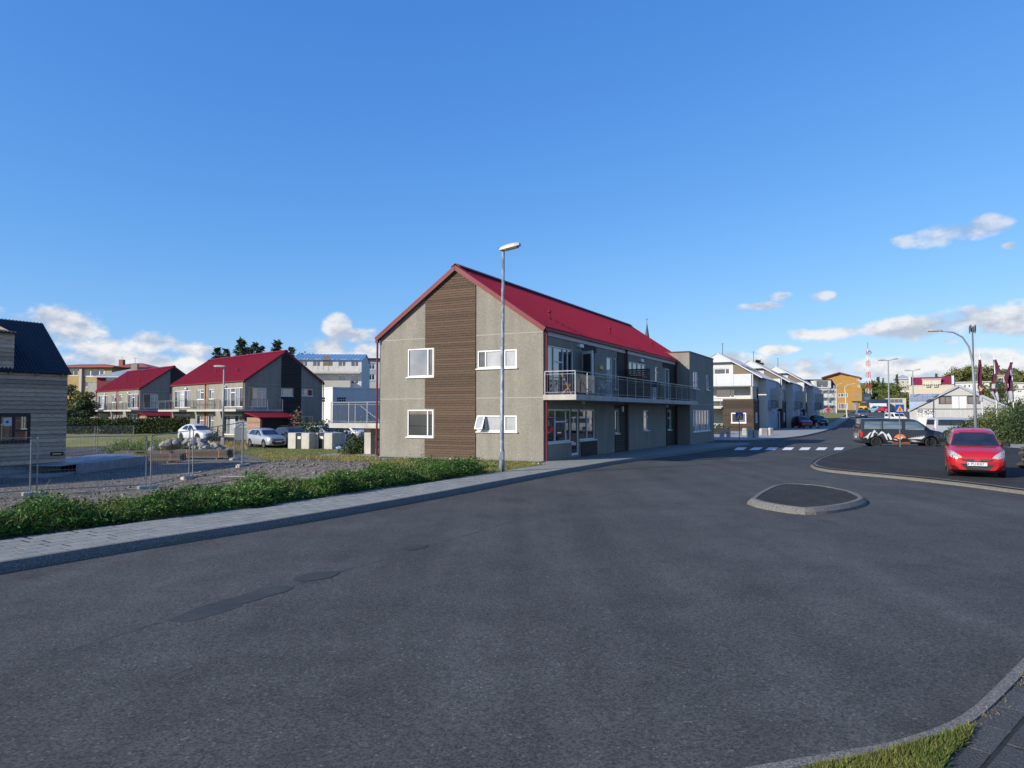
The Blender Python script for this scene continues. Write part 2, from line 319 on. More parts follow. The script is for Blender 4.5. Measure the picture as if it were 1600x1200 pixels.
# ------------------------------------------------------------------ mesh helpers
def link(o, parent=None):
    col.objects.link(o)
    if parent is not None: o.parent = parent
    return o
def tag(o, label=None, cat=None, group=None, kind=None):
    for k, v in (('label', label), ('category', cat), ('group', group), ('kind', kind)):
        if v: o[k] = v
    return o
def empty(name, loc, rz, label, cat, group=None):
    o = bpy.data.objects.new(name, None); o.location = loc; o.rotation_euler = (0, 0, rz); o.empty_display_size = .2; link(o)
    return tag(o, label, cat, group)
class MB:
    def __init__(s): s.v = []; s.f = []
    def add(s, vs, fs): n = len(s.v); s.v += [tuple(p) for p in vs]; s.f += [tuple(i+n for i in q) for q in fs]; return s
    def box(s, x0, x1, y0, y1, z0, z1):
        x0, x1 = sorted((x0, x1)); y0, y1 = sorted((y0, y1)); z0, z1 = sorted((z0, z1))
        return s.add([(x0,y0,z0),(x1,y0,z0),(x1,y1,z0),(x0,y1,z0),(x0,y0,z1),(x1,y0,z1),(x1,y1,z1),(x0,y1,z1)],
              [(0,3,2,1),(4,5,6,7),(0,1,5,4),(1,2,6,5),(2,3,7,6),(3,0,4,7)])
    def bbox(s, x0, x1, y0, y1, z0, z1, b):      # a box with chamfered upright and top edges
        x0, x1 = sorted((x0, x1)); y0, y1 = sorted((y0, y1))
        ring = lambda e, z: [(x0+e+b,y0+e,z),(x1-e-b,y0+e,z),(x1-e,y0+e+b,z),(x1-e,y1-e-b,z),(x1-e-b,y1-e,z),(x0+e+b,y1-e,z),(x0+e,y1-e-b,z),(x0+e,y0+e+b,z)]
        vs = ring(0, z0)+ring(0, z1-b)+ring(b, z1)
        fs = [tuple(range(7,-1,-1)), tuple(range(16,24))]
        for k in (0, 8):
            for i in range(8): j = (i+1) % 8; fs.append((k+i, k+j, k+8+j, k+8+i))
        return s.add(vs, fs)
    def obox(s, c, ax, ay, az):
        c = Vector(c); vs = []
        for dz in (-1, 1):
            for dx, dy in ((-1,-1),(1,-1),(1,1),(-1,1)): vs.append(c+ax*dx+ay*dy+az*dz)
        return s.add(vs, [(0,3,2,1),(4,5,6,7),(0,1,5,4),(1,2,6,5),(2,3,7,6),(3,0,4,7)])
    def beam(s, p, q, w, h, up=Vector((0,0,1))):
        p = Vector(p); q = Vector(q); d = (q-p); n = d.cross(up)
        if n.length < 1e-6: n = Vector((1, 0, 0))
        n.normalize(); u = n.cross(d).normalized()
        return s.obox((p+q)/2, d/2, n*(w/2), u*(h/2))
    def tube(s, pts, r, n=8, cap=True):
        pts = [Vector(p) for p in pts]; rs = r if isinstance(r, (list, tuple)) else [r]*len(pts); vs = []; ref = None
        for i, p in enumerate(pts):
            d = (pts[min(i+1, len(pts)-1)]-pts[max(i-1, 0)]).normalized()
            if ref is None: ref = Vector((0,0,1)) if abs(d.z) < .9 else Vector((1,0,0))
            a = d.cross(ref)
            if a.length < 1e-4: a = d.cross(Vector((0,1,0)))
            a.normalize(); b = d.cross(a).normalized()
            for k in range(n): t = 2*math.pi*k/n; vs.append(p+a*(math.cos(t)*rs[i])+b*(math.sin(t)*rs[i]))
        fs = []
        for i in range(len(pts)-1):
            for k in range(n): j = (k+1) % n; fs.append((i*n+k, i*n+j, (i+1)*n+j, (i+1)*n+k))
        if cap: fs += [tuple(range(n-1,-1,-1)), tuple((len(pts)-1)*n+k for k in range(n))]
        return s.add(vs, fs)
    def prism(s, poly, z0, z1):                 # poly in xy, counter-clockwise
        n = len(poly); vs = [(x,y,z0) for x,y in poly]+[(x,y,z1) for x,y in poly]
        return s.add(vs, [tuple(range(n-1,-1,-1)), tuple(range(n,2*n))]+[(i,(i+1)%n,n+(i+1)%n,n+i) for i in range(n)])
    def map(s, fn): s.v = [tuple(fn(*p)) for p in s.v]; return s
    def build(s, name, m, parent=None, smooth=False):
        me = bpy.data.meshes.new(name); me.from_pydata(s.v, [], s.f); me.update()
        if m: me.materials.append(m)
        if smooth: me.polygons.foreach_set('use_smooth', [True]*len(me.polygons))
        return link(bpy.data.objects.new(name, me), parent)
def fast_mesh(name, V, F, m, parent=None):      # V (n,3), F (k,4) numpy
    me = bpy.data.meshes.new(name); me.vertices.add(len(V)); me.vertices.foreach_set('co', V.astype(np.float32).ravel())
    k = F.shape[1]; me.loops.add(F.size); me.loops.foreach_set('vertex_index', F.astype(np.int32).ravel())
    me.polygons.add(len(F)); me.polygons.foreach_set('loop_start', np.arange(0, F.size, k, dtype=np.int32))
    try: me.polygons.foreach_set('loop_total', np.full(len(F), k, dtype=np.int32))
    except Exception: pass
    me.update(calc_edges=True); me.validate()
    if m: me.materials.append(m)
    return link(bpy.data.objects.new(name, me), parent)
def leaf_cloud(name, P, L, W, m, parent=None, up=0.0, D=None):
    "pointed leaf quads at P; D = preferred direction of each leaf or None"
    n = len(P); A = RNG.normal(size=(n, 3))
    if D is not None: A = A*.45+D
    A[:, 2] += up; A /= np.linalg.norm(A, axis=1)[:, None]+1e-9
    B = np.cross(A, RNG.normal(size=(n, 3))); B /= np.linalg.norm(B, axis=1)[:, None]+1e-9
    L = np.asarray(L).reshape(-1, 1)*(.6+.8*RNG.random((n, 1))); W = np.asarray(W).reshape(-1, 1)*(.6+.8*RNG.random((n, 1)))
    V = np.stack([P, P+A*L*.45+B*W*.5, P+A*L, P+A*L*.45-B*W*.5], 1).reshape(-1, 3)
    return fast_mesh(name, V, np.arange(4*n).reshape(-1, 4), m, parent)
def sheet(name, poly, off, m, step=2.0, kind='structure', parent=None, zf=None, jitter=0.0):
    "ground sheet: a polygon cut on a grid and laid on the ground"
    bm = bmesh.new(); bm.faces.new([bm.verts.new((p[0], p[1], 0)) for p in poly])
    xs = [p[0] for p in poly]; ys = [p[1] for p in poly]
    cuts = [((x,0,0),(1,0,0)) for x in np.arange(min(xs)+step, max(xs), step)] if step else []
    yl = sorted(set(list(np.arange(min(ys)+step, max(ys), step) if step else [])+[h[0] for h in HYT if min(ys) < h[0] < max(ys)]))
    cuts += [((0,y,0),(0,1,0)) for y in yl]
    for c, n in cuts: bmesh.ops.bisect_plane(bm, geom=bm.verts[:]+bm.edges[:]+bm.faces[:], plane_co=c, plane_no=n, dist=1e-5)
    for v in bm.verts: v.co.z = (zf or G)(v.co.x, v.co.y)+off+(random.uniform(-jitter, jitter) if jitter else 0)
    bmesh.ops.recalc_face_normals(bm, faces=bm.faces[:])
    if sum(f.normal.z for f in bm.faces) < 0: bmesh.ops.reverse_faces(bm, faces=bm.faces[:])
    me = bpy.data.meshes.new(name); bm.to_mesh(me); bm.free(); me.materials.append(m)
    o = link(bpy.data.objects.new(name, me), parent)
    if kind: o['kind'] = kind
    return o
def smooth_line(pts, n=6):                      # Catmull-Rom through 2D points
    P = [np.array(p, float) for p in pts]; P = [2*P[0]-P[1]]+P+[2*P[-1]-P[-2]]; out = []
    for i in range(1, len(P)-2):
        for k in range(n):
            t = k/n; a, b, c, d = P[i-1:i+3]
            out.append(tuple(.5*((2*b)+(-a+c)*t+(2*a-5*b+4*c-d)*t*t+(-a+3*b-3*c+d)*t**3)))
    out.append(tuple(P[-2])); return out
def kerb(name, line, width, parent=None, h0=-.14, top=.012, closed=False, m=None, inset=.07):
    "kerb stones along a world polyline; the carriageway is on the right-hand side of the line"
    n = len(line); vs = []; fs = []; g = []
    for i in range(n):
        a = np.array(line[(i-1) % n] if closed else line[max(i-1, 0)]); b = np.array(line[(i+1) % n] if closed else line[min(i+1, n-1)])
        d = b-a; d /= np.linalg.norm(d); nn = np.array([-d[1], d[0]])
        p = np.array(line[i]); z = G(*p)
        for off, zz in ((0, h0), (.015, h0+.07), (inset, top), (width, top), (width, -.05)):
            q = p+nn*off; vs.append((q[0], q[1], z+zz))
    for i in range(n if closed else n-1):
        j = (i+1) % n
        for k in range(4): fs.append((i*5+k, j*5+k, j*5+k+1, i*5+k+1))
    mb = MB(); mb.add(vs, fs); return mb.build(name, m or kerb_m, parent)
def offset_line(line, d):
    out = []
    for i in range(len(line)):
        a = np.array(line[max(i-1, 0)]); b = np.array(line[min(i+1, len(line)-1)]); t = b-a; t /= np.linalg.norm(t)
        p = np.array(line[i])+np.array([-t[1], t[0]])*d; out.append(tuple(p))
    return out
def text_mesh(name, body, size, m, parent=None, M=None, extrude=.002):
    cu = bpy.data.curves.new(name, 'FONT'); cu.body = body; cu.size = size; cu.align_x = 'CENTER'; cu.align_y = 'CENTER'; cu.extrude = extrude
    t = bpy.data.objects.new(name, cu); col.objects.link(t); bpy.context.view_layer.update()
    me = bpy.data.meshes.new_from_object(t.evaluated_get(bpy.context.evaluated_depsgraph_get()))
    bpy.data.objects.remove(t); me.name = name; me.materials.clear(); me.materials.append(m)
    if M is not None: me.transform(M)
    return link(bpy.data.objects.new(name, me), parent)

# ------------------------------------------------------------------ building helpers
def wbox(mb, w, a0, a1, z0, z1, n0, n1):        # w = (side, plane): box on a wall, n measured outwards
    s, c = w
    if s == 'S': mb.box(a0, a1, c-n0, c-n1, z0, z1)
    elif s == 'N': mb.box(a0, a1, c+n0, c+n1, z0, z1)
    elif s == 'E': mb.box(c+n0, c+n1, a0, a1, z0, z1)
    else: mb.box(c-n0, c-n1, a0, a1, z0, z1)
    return mb
def wpt(w, a, z, n=0.0):
    s, c = w
    return {'S': (a, c-n, z), 'N': (a, c+n, z), 'E': (c+n, a, z), 'W': (c-n, a, z)}[s]
def wall(parent, name, w, a0, a1, z0, z1, holes, m, thick=.16, clip=()):
    "wall skin with real openings; clip = [((a,z),(na,nz))] keeps the side the normal points away from"
    A = sorted({a0, a1, *[h[0] for h in holes], *[h[1] for h in holes]}); Z = sorted({z0, z1, *[h[2] for h in holes], *[h[3] for h in holes]})
    A = [a for a in A if a0-1e-6 <= a <= a1+1e-6]; Z = [z for z in Z if z0-1e-6 <= z <= z1+1e-6]
    bm = bmesh.new(); vc = {}
    def V(a, z, n=0.0):
        k = (round(a,4), round(z,4), n)
        if k not in vc: vc[k] = bm.verts.new((a, z, n))
        return vc[k]
    for i in range(len(A)-1):
        for j in range(len(Z)-1):
            ca, cz = (A[i]+A[i+1])/2, (Z[j]+Z[j+1])/2
            if any(h[0] < ca < h[1] and h[2] < cz < h[3] for h in holes): continue
            bm.faces.new([V(A[i],Z[j]), V(A[i+1],Z[j]), V(A[i+1],Z[j+1]), V(A[i],Z[j+1])])
    for h in holes:
        for (p, q) in (((h[0],h[2]),(h[1],h[2])), ((h[1],h[2]),(h[1],h[3])), ((h[1],h[3]),(h[0],h[3])), ((h[0],h[3]),(h[0],h[2]))):
            bm.faces.new([bm.verts.new((*p,0)), bm.verts.new((*q,0)), bm.verts.new((*q,-thick)), bm.verts.new((*p,-thick))])
    for (p, n) in clip:
        bmesh.ops.bisect_plane(bm, geom=bm.verts[:]+bm.edges[:]+bm.faces[:], plane_co=(p[0],p[1],0), plane_no=(n[0],n[1],0), clear_outer=True)
    for v in bm.verts: v.co = wpt(w, v.co.x, v.co.y, v.co.z)
    if w[0] in 'WN': bmesh.ops.reverse_faces(bm, faces=bm.faces[:])
    me = bpy.data.meshes.new(name); bm.to_mesh(me); bm.free(); me.materials.append(m)
    return link(bpy.data.objects.new(name, me), parent)
def window(parent, w, a0, a1, z0, z1, vert=(), hor=(), fw=.065, recess=.07, sill=True, panes=None, frame=None, name='window', label=None):
    "frame with its panes; vert = fractions of the mullions, hor = [(cell, fraction)] transoms"
    mb = MB(); d0, d1 = -recess-.05, -recess+.02
    wbox(mb, w, a0, a1, z0, z0+fw, d0, d1); wbox(mb, w, a0, a1, z1-fw, z1, d0, d1)
    wbox(mb, w, a0, a0+fw, z0+fw, z1-fw, d0, d1); wbox(mb, w, a1-fw, a1, z0+fw, z1-fw, d0, d1)
    xs = [a0+fw]+[a0+(a1-a0)*f for f in vert]+[a1-fw]
    for x in xs[1:-1]: wbox(mb, w, x-fw*.45, x+fw*.45, z0+fw, z1-fw, d0, d1)
    cells = []
    for i in range(len(xs)-1):
        l = xs[i]+(fw*.45 if i else 0); r = xs[i+1]-(fw*.45 if i < len(xs)-2 else 0); lo = z0+fw
        for (c, fz) in sorted(hor):
            if c != i: continue
            zz = z0+(z1-z0)*fz; wbox(mb, w, l, r, zz-fw*.45, zz+fw*.45, d0, d1); cells.append((l, r, lo, zz-fw*.45, i)); lo = zz+fw*.45
        cells.append((l, r, lo, z1-fw, i))
    o = mb.build(name, frame or white, parent)
    if label: o['label'] = label
    for k, (l, r, b, t, i) in enumerate(cells):
        pm = glass if panes is None else panes[i % len(panes)] if isinstance(panes, (list, tuple)) else panes
        wbox(MB(), w, l, r, b, t, d0+.012, d0+.03).build('pane', pm, o)
    if sill: wbox(MB(), w, a0-.06, a1+.06, z0-.05, z0-.002, -recess-.02, .07).build('sill', frame or white, o)
    return o
def boards(parent, w, a0, a1, z0, z1, pitch, m, n0=.0, n1=.035, holes=(), clip=(), gap=.014, lap=0.0, name='board'):
    "horizontal boards, one object each"
    cache = {}; z = z0; k = 0
    while z < z1-.02:
        t = min(z+pitch-gap, z1)
        l, r = a0, a1
        for (p, n) in clip:                      # shorten under a sloping roof
            if abs(n[0]) < 1e-6: continue
            lim = p[0]-(t-p[1])*n[1]/n[0]
            if n[0] > 0: r = min(r, lim)
            else: l = max(l, lim)
        segs = [(l, r)]
        for h in holes:
            if h[2] < (z+t)/2 < h[3]:
                ns = []
                for (p, q) in segs:
                    if h[0] > p and h[0] < q: ns.append((p, h[0]))
                    if h[1] < q and h[1] > p: ns.append((h[1], q))
                    if h[1] <= p or h[0] >= q: ns.append((p, q))
                segs = ns
        for (p, q) in segs:
            if q-p < .05: continue
            key = (round(p,3), round(q,3), round(t-z,3))
            if key not in cache:
                mb = MB()
                if lap:
                    mb.add([wpt(w,p,0,n0),wpt(w,q,0,n0),wpt(w,q,0,n1+lap),wpt(w,p,0,n1+lap),wpt(w,p,t-z,n0),wpt(w,q,t-z,n0),wpt(w,q,t-z,n1),wpt(w,p,t-z,n1)],
                           [(0,1,2,3),(4,7,6,5),(3,2,6,7),(0,4,5,1),(1,5,6,2),(0,3,7,4)])
                else: wbox(mb, w, p, q, 0, t-z, n0, n1)
                me = bpy.data.meshes.new(name); me.from_pydata(mb.v, [], mb.f)
                bm = bmesh.new(); bm.from_mesh(me); bmesh.ops.recalc_face_normals(bm, faces=bm.faces[:]); bm.to_mesh(me); bm.free()
                me.materials.append(m); cache[key] = me
            o = bpy.data.objects.new(name, cache[key]); link(o, parent); o.location = (0, 0, z)
            e = random.uniform(-.004, .004); q0 = Vector(wpt(w,0,0,e))-Vector(wpt(w,0,0,0)); o.location += q0
        z += pitch; k += 1
def ribbed_slope(parent, name, e0, e1, r0, r1, m, pitch=.3, h=.036, thick=.05):
    "metal roof slope with raised ribs from the eave e0-e1 to the ridge r0-r1"
    e0, e1, r0, r1 = map(Vector, (e0, e1, r0, r1)); L = (e1-e0).length; nrm = (e1-e0).cross(r0-e0).normalized()
    if nrm.z < 0: nrm = -nrm
    ts = [0.0]; x = pitch*.5; prof = [0.0]
    while x < L-.06:
        for dx, hh in ((-.05, 0), (-.02, h), (.02, h), (.05, 0)):
            if 0 < x+dx < L: ts.append((x+dx)/L); prof.append(hh)
        x += pitch
    ts.append(1.0); prof.append(0.0); n = len(ts); vs = []
    for a, b in ((e0, e1), (r0, r1)):
        for t, hh in zip(ts, prof): vs.append(a.lerp(b, t)+nrm*(hh+.001))
    for a, b in ((e0, e1), (r0, r1)):
        for t in ts: vs.append(a.lerp(b, t)-nrm*thick)
    fs = []
    for i in range(n-1): fs += [(i, i+1, n+i+1, n+i), (2*n+i, 3*n+i, 3*n+i+1, 2*n+i+1), (i, 2*n+i, 2*n+i+1, i+1), (n+i, n+i+1, 3*n+i+1, 3*n+i)]
    fs += [(0, n, 3*n, 2*n), (n-1, 3*n-1, 4*n-1, 2*n-1)]
    mb = MB(); mb.add(vs, fs); o = mb.build(name, m, parent)
    bm = bmesh.new(); bm.from_mesh(o.data); bmesh.ops.recalc_face_normals(bm, faces=bm.faces[:]); bm.to_mesh(o.data); bm.free(); return o
def railing(parent, pts, z0, h=1.0, step=.115, post_every=1.3, name='railing', rr=.022, m=None):
    "handrail and bars (one part) with its posts as pieces"
    m = m or steel; pts = [Vector((p[0], p[1], z0)) for p in pts]; mb = MB(); bars = MB(); up = Vector((0,0,1)); posts = []
    for a, b in zip(pts, pts[1:]):
        d = b-a; L = d.length; mb.beam(a+up*h, b+up*h, .04, .032); mb.beam(a+up*(h-.12), b+up*(h-.12), .012, .014); mb.beam(a+up*.1, b+up*.1, .014, .016)
        for k in range(1, int(L/step)): bars.beam(a+d*(k*step/L)+up*.1, a+d*(k*step/L)+up*(h-.12), .011, .011, up=Vector((1,0,0)))
        np_ = max(1, round(L/post_every)); posts += [a+d*(k/np_) for k in range(np_)]
    posts.append(pts[-1]); o = mb.build(name, m, parent); bars.build('balusters', baluster_m, o); me = None
    for p in posts:
        if me is None:
            q = MB(); q.box(-.018, .018, -.016, .016, -.18, h-.02); me = bpy.data.meshes.new('post'); me.from_pydata(q.v, [], q.f); me.materials.append(baluster_m if m is not steel else steel_paint)
        po = bpy.data.objects.new('post', me); link(po, o); po.location = p
    return o
# ================================================================== THE SETTING
def terr(x, y): return -1.3 if y <= 66 else lerp_tab([(66, -1.3), (90, -.45), (112, -.25)], y) if y < 112 else lerp_tab(HYT, y)-.22
sheet('ground', [(-1600,-1600),(1600,-1600),(1600,2800),(-1600,2800)], 0, soil_m, step=0, zf=terr)
L2 = lambda pts: [tuple(LW(u, t).xy) for u, t in pts]
road = sheet('road', L2([(1.6,-60),(1.6,27),(-30,27),(-30,40),(-.5,40),(-.5,150),(95,90),(95,-60)]), -.13, asphalt, step=6)
sheet('car_park', [(58,116),(150,116),(170,205),(70,205)], -.115, asphalt, step=20)
inner_u = [(-60,-.1),(-20.7,.05),(-16,.72),(-10,.78),(-5.6,.9),(-1.9,.9),(0,0.05),(30,0.02)]
lot = sheet('gravel_lot', L2([(lerp_tab(inner_u, t)+.02, t) for t in np.arange(-45, -1.8, 1.5)]+[(.9,-1.7),(.05,-.35),(-8.8,-.35),(-8.8,55),(-80,55),(-80,-45)]), 0, gravel_m, step=1.0, jitter=.018)
P2 = lambda px: [tuple(gp(*q).xy) for q in px]
sheet('lawn', P2([(350,704),(420,699.2),(520,702.3),(556,702),(590,702.5),(590,719),(545,722),(480,717),(400,712)]), .022, lawn_m, step=.7, jitter=.012)
sheet('concrete_path', P2([(500,711.5),(556,706),(590,707),(590,714.5),(560,714)]), .04, concrete_grey, step=.8)
lawn_b = sheet('lawn', P2([(60,676.5),(300,676.5),(272,690),(200,697),(60,699.5)]), .03, lawn_m, step=1.5, jitter=.015)
sheet('parking_lane', P2([(60,714),(205,711),(285,695),(350,703),(420,698.6),(592,701),(592,673),(302,676.2),(274,690),(201,697.2),(60,700)]), .012, asphalt, step=1.5)
sheet('grass_verge', L2([(.85,-8.5),(.85,-2.1),(0.2,-.75),(-6.5,-.75),(-6.5,-3.4),(-2.2,-7.5)]), .014, lawn_m, step=.4, jitter=.012)
sheet('building_apron', L2([(.1,-.75),(.1,-.05),(-8.8,-.05),(-8.8,-.75)]), .03, concrete_grey, step=1)

# pavement along the apartment house
kl = [tuple(LW(u, t).xy) for u, t in smooth_line([(1.8,-48),(1.95,-30),(2.1,-21.7),(2.5,-17),(2.62,-12),(2.5,-5),(2.75,4.6),(3.3,13),(3.8,20.6),(4.3,24.5),(4.1,26.6),(3,27.9),(0,28.6),(-12,29)], 6)]
pv = [LW(lerp_tab(inner_u, t), t) for t in np.arange(-45, 29.3, .5)]
pavement = sheet('pavement', offset_line(kl, .12)+[tuple(LW(.02, 29.4).xy)]+[tuple(p.xy) for p in reversed(pv[:-2])], .0085, mat('paver_bed', (.022,.023,.022), (.045,.045,.042), 20, .95), step=2)
kerb('kerb', kl, .15, pavement)
def paver_mesh(l, w, m):
    q = MB(); q.bbox(-l/2, l/2, -w/2, w/2, -.05, 0, .003); me = bpy.data.meshes.new('paver'); me.from_pydata(q.v, [], q.f); me.materials.append(m); return me
PL, PW = .335, .30
pm = paver_mesh(PL-.020, PW-.009, paver_m); rest = MB(); spots_ = []
seg = [np.array(p) for p in kl]; cum = [0.0]
for a, b in zip(seg, seg[1:]): cum.append(cum[-1]+np.linalg.norm(b-a))
def at_len(s):
    i = min(len(seg)-2, max(0, np.searchsorted(cum, s)-1)); t = (s-cum[i])/(cum[i+1]-cum[i]); d = seg[i+1]-seg[i]; d = d/np.linalg.norm(d); return seg[i]+(seg[i+1]-seg[i])*t, d
for r in range(12):
    s = (r % 2)*PL*.5+14
    while s < cum[-1]-16:
        p, d = at_len(s); n = np.array([-d[1], d[0]]); c = p+n*(.155+PW*(r+.5)); u, t = WL(*c); s += PL
        if t < -26 or t > 27.5 or u < lerp_tab(inner_u, t)+.03: continue
        spots_.append((math.hypot(c[0], c[1]), c, math.atan2(d[1], d[0])))
spots_.sort(key=lambda q: q[0]+(100 if q[1][0] < -1.0*(q[1][1]-0)*.74 else 0))
for k, (_, c, a) in enumerate(spots_):
    z = G(*c)+.012
    if k < 298:
        o = bpy.data.objects.new('paver', pm); link(o, pavement); o.location = (c[0], c[1], z+random.uniform(-.002, .001)); o.rotation_euler = (random.uniform(-.003,.003), random.uniform(-.003,.003), a+random.uniform(-.004,.004))
    else:
        q = MB(); q.box(-PL/2+.009, PL/2-.009, -PW/2+.005, PW/2-.005, -.04, 0); R = Matrix.Rotation(a, 3, 'Z'); rest.add([R @ Vector(v)+Vector((c[0], c[1], z)) for v in q.v], q.f)
tag(rest.build('paver_field', paver_m, pavement), kind='stuff')

# traffic island and the raised forecourt where the red car stands
isl = smooth_line(P2([(1167,779),(1190,786),(1258,795),(1320,790),(1353,781),(1350,774),(1328,766),(1285,758.5),(1240,755.5),(1208,757.5),(1183,768),(1167,779)]), 4)[:-1]
def area(p): return sum(a[0]*b[1]-b[0]*a[1] for a, b in zip(p, p[1:]+p[:1]))
if area(isl) < 0: isl = isl[::-1]
io = sheet('traffic_island', offset_line(isl+isl[:1], .16)[:-1], .0, asphalt_dark, step=.8, jitter=.006)
kerb('kerb', isl, .2, io, closed=True, inset=.1)
pl_near = P2([(1266,724),(1276,729),(1310,734),(1400,742),(1500,752.5),(1600,765),(1720,781)])
pl_far = P2([(1490,695.5),(1420,697),(1345,698),(1325,701),(1300,708),(1278,716)])
plat = smooth_line(pl_near+[(30,19),(44,40)]+pl_far+pl_near[:1], 3)[:-1]
if area(plat) < 0: plat = plat[::-1]
fo = sheet('forecourt', plat, -.002, asphalt_dark, step=2.5, jitter=.004)
kerb('kerb', plat, .18, fo, closed=True, top=.004, inset=.12)
sheet('gravel_path', P2([(1500,694),(1640,704),(1640,690),(1560,688.5)]), .02, mat('path_grit', (.20,.19,.17), (.30,.28,.25), 6, .95, .4, 40), step=1.5)

# pavement and drive in front of the white terrace
fk = smooth_line([tuple(gp(x, y, -.13).xy) for x, y in ((1090,690),(1117,690),(1150,690),(1182,689.5),(1230,686),(1262,681.5),(1293,673.5),(1311,665),(1322,657.5),(1331,651.5))], 5)
far_pv = sheet('far_pavement', offset_line(fk, .1)+L2([(14,140),(-1.4,122),(-1.4,60),(-9,58),(-9,41.5)]), .0, mat('far_paving', (.20,.21,.215), (.27,.275,.27), .6, .9, .2, 20), step=4)
kerb('kerb', fk, .16, far_pv)
sheet('grass_bank', P2([(1269,664),(1290,664.5),(1307,657),(1319,649.8),(1330,644.9),(1262,644.9)]), .03, lawn_m, step=3, jitter=.05)

# crossing stripes, asphalt patches and the seam in the carriageway
for b0, b1, t0, t1 in ((190,300,235,345),(365,480,420,525),(545,655,590,705),(740,845,775,880),(930,1040,965,1070),(1120,1225,1155,1260),(1325,1420,1345,1450)):
    f = lambda x, y: tuple(gp(1120+x/7.27, y, -.13).xy)
    sheet('crossing_stripe', [f(b0,703.2), f(b1,703.2), f(t1,699.2), f(t0,699.2)], -.125, paint_white, step=.5, kind=None, parent=road)
def blob(px, n=4): return smooth_line([tuple(gp(x, y, -.13).xy) for x, y in px+px[:1]], n)[:-1]
REP = []
for pts in ([(263,970),(300,953),(335,942),(372,938),(375,948),(330,962),(290,972)], [(325,945),(370,932),(405,922),(430,921),(420,932),(370,945)], [(402,921),(430,917),(458,918),(440,927),(408,932)],
            [(458,903),(490,895),(530,893),(515,903),(470,909)], [(628,857),(645,852),(668,852),(655,858),(635,860)]):
    RZ = -.1275+.0012*len(REP); REP.append(sheet('asphalt_repair', blob(pts), RZ, asphalt_patch, step=0, kind=None, parent=road))
sl_ = [gp(x, y, -.13) for x, y in ((120,1012),(205,986),(300,957),(400,932),(470,911),(530,894),(670,854),(760,827),(900,786),(1000,760))]
mb = MB()
for i, p in enumerate(sl_):
    d = (sl_[min(i+1, 9)]-sl_[max(i-1, 0)]).normalized(); n = Vector((-d.y, d.x, 0))*.022; z = Vector((0,0,.002)); mb.add([p-n+z, p+n+z], [])
mb.f = [(2*i, 2*i+2, 2*i+3, 2*i+1) for i in range(9)]; mb.build('asphalt_seam', mat('seam', (.026,.027,.03), (.055,.057,.062), 9, .9, contrast=.2), road)
for k in range(3):
    p = [gp(x, y, -.13) for x, y in ((1108+k*3,722.5-k*2),(1136+k*3,721.5-k*2))]
    mb = MB(); mb.beam(p[0]+Vector((0,0,.004)), p[1]+Vector((0,0,.004)), .05, .006); mb.build('rusty_joint', mat('rust_line', (.075,.05,.045), None, 5, .9), road)

# near corner: kerb, a tongue of grass and dark slabs
nk = smooth_line([tuple(gp(x, y, -.13).xy) for x, y in ((1720,930),(1600,1042),(1560,1083),(1490,1147),(1400,1184),(1330,1200),(1230,1218),(1060,1250),(800,1300))], 5)
corner = sheet('corner_pavement', offset_line(nk, .15)+[(-1, 3.2), (-1,-3), (12,-3), (12, 6.4)], -.006, mat('bed_dark', (.010,.010,.010), (.020,.020,.018), 20, .95), step=1)
kerb('kerb', nk, .13, corner, inset=.05)
pd = paver_mesh(.41, .225, paver_dark); dirv = Vector(nk[3])-Vector(nk[12]); ang = math.atan2(dirv.y, dirv.x)
ca, sa = math.cos(ang), math.sin(ang); c0 = gp(1560, 1120)
inner_nk = offset_line(nk, .15)
for i in range(-9, 10):
    for j in range(-14, 6):
        x = c0.x+ca*(i*.432+(j % 2)*.216)-sa*j*.252; y = c0.y+sa*(i*.432+(j % 2)*.216)+ca*j*.252
        dd = min(((x-a)**2+(y-b)**2, k) for k, (a, b) in enumerate(inner_nk)); k = dd[1]
        tx = np.array(inner_nk[min(k+1, len(inner_nk)-1)])-np.array(inner_nk[max(k-1, 0)]); side = tx[0]*(y-inner_nk[k][1])-tx[1]*(x-inner_nk[k][0])
        if side < 0 or math.sqrt(dd[0]) < .03 or y < 3.2 or x > 8 or x < 2.2: continue
        o = bpy.data.objects.new('paver', pd); link(o, corner); o.location = (x, y, .0+random.uniform(-.004, .003)); o.rotation_euler = (random.uniform(-.012,.012), random.uniform(-.012,.012), ang)
GRASS_TONGUE = [tuple(gp(x, y).xy) for x, y in ((1255,1206),(1345,1189),(1400,1174),(1455,1160),(1500,1145),(1522,1138),(1505,1165),(1480,1185),(1470,1225),(1330,1225))]
sheet('corner_grass', GRASS_TONGUE, .022, lawn_m, step=.1, jitter=.006)
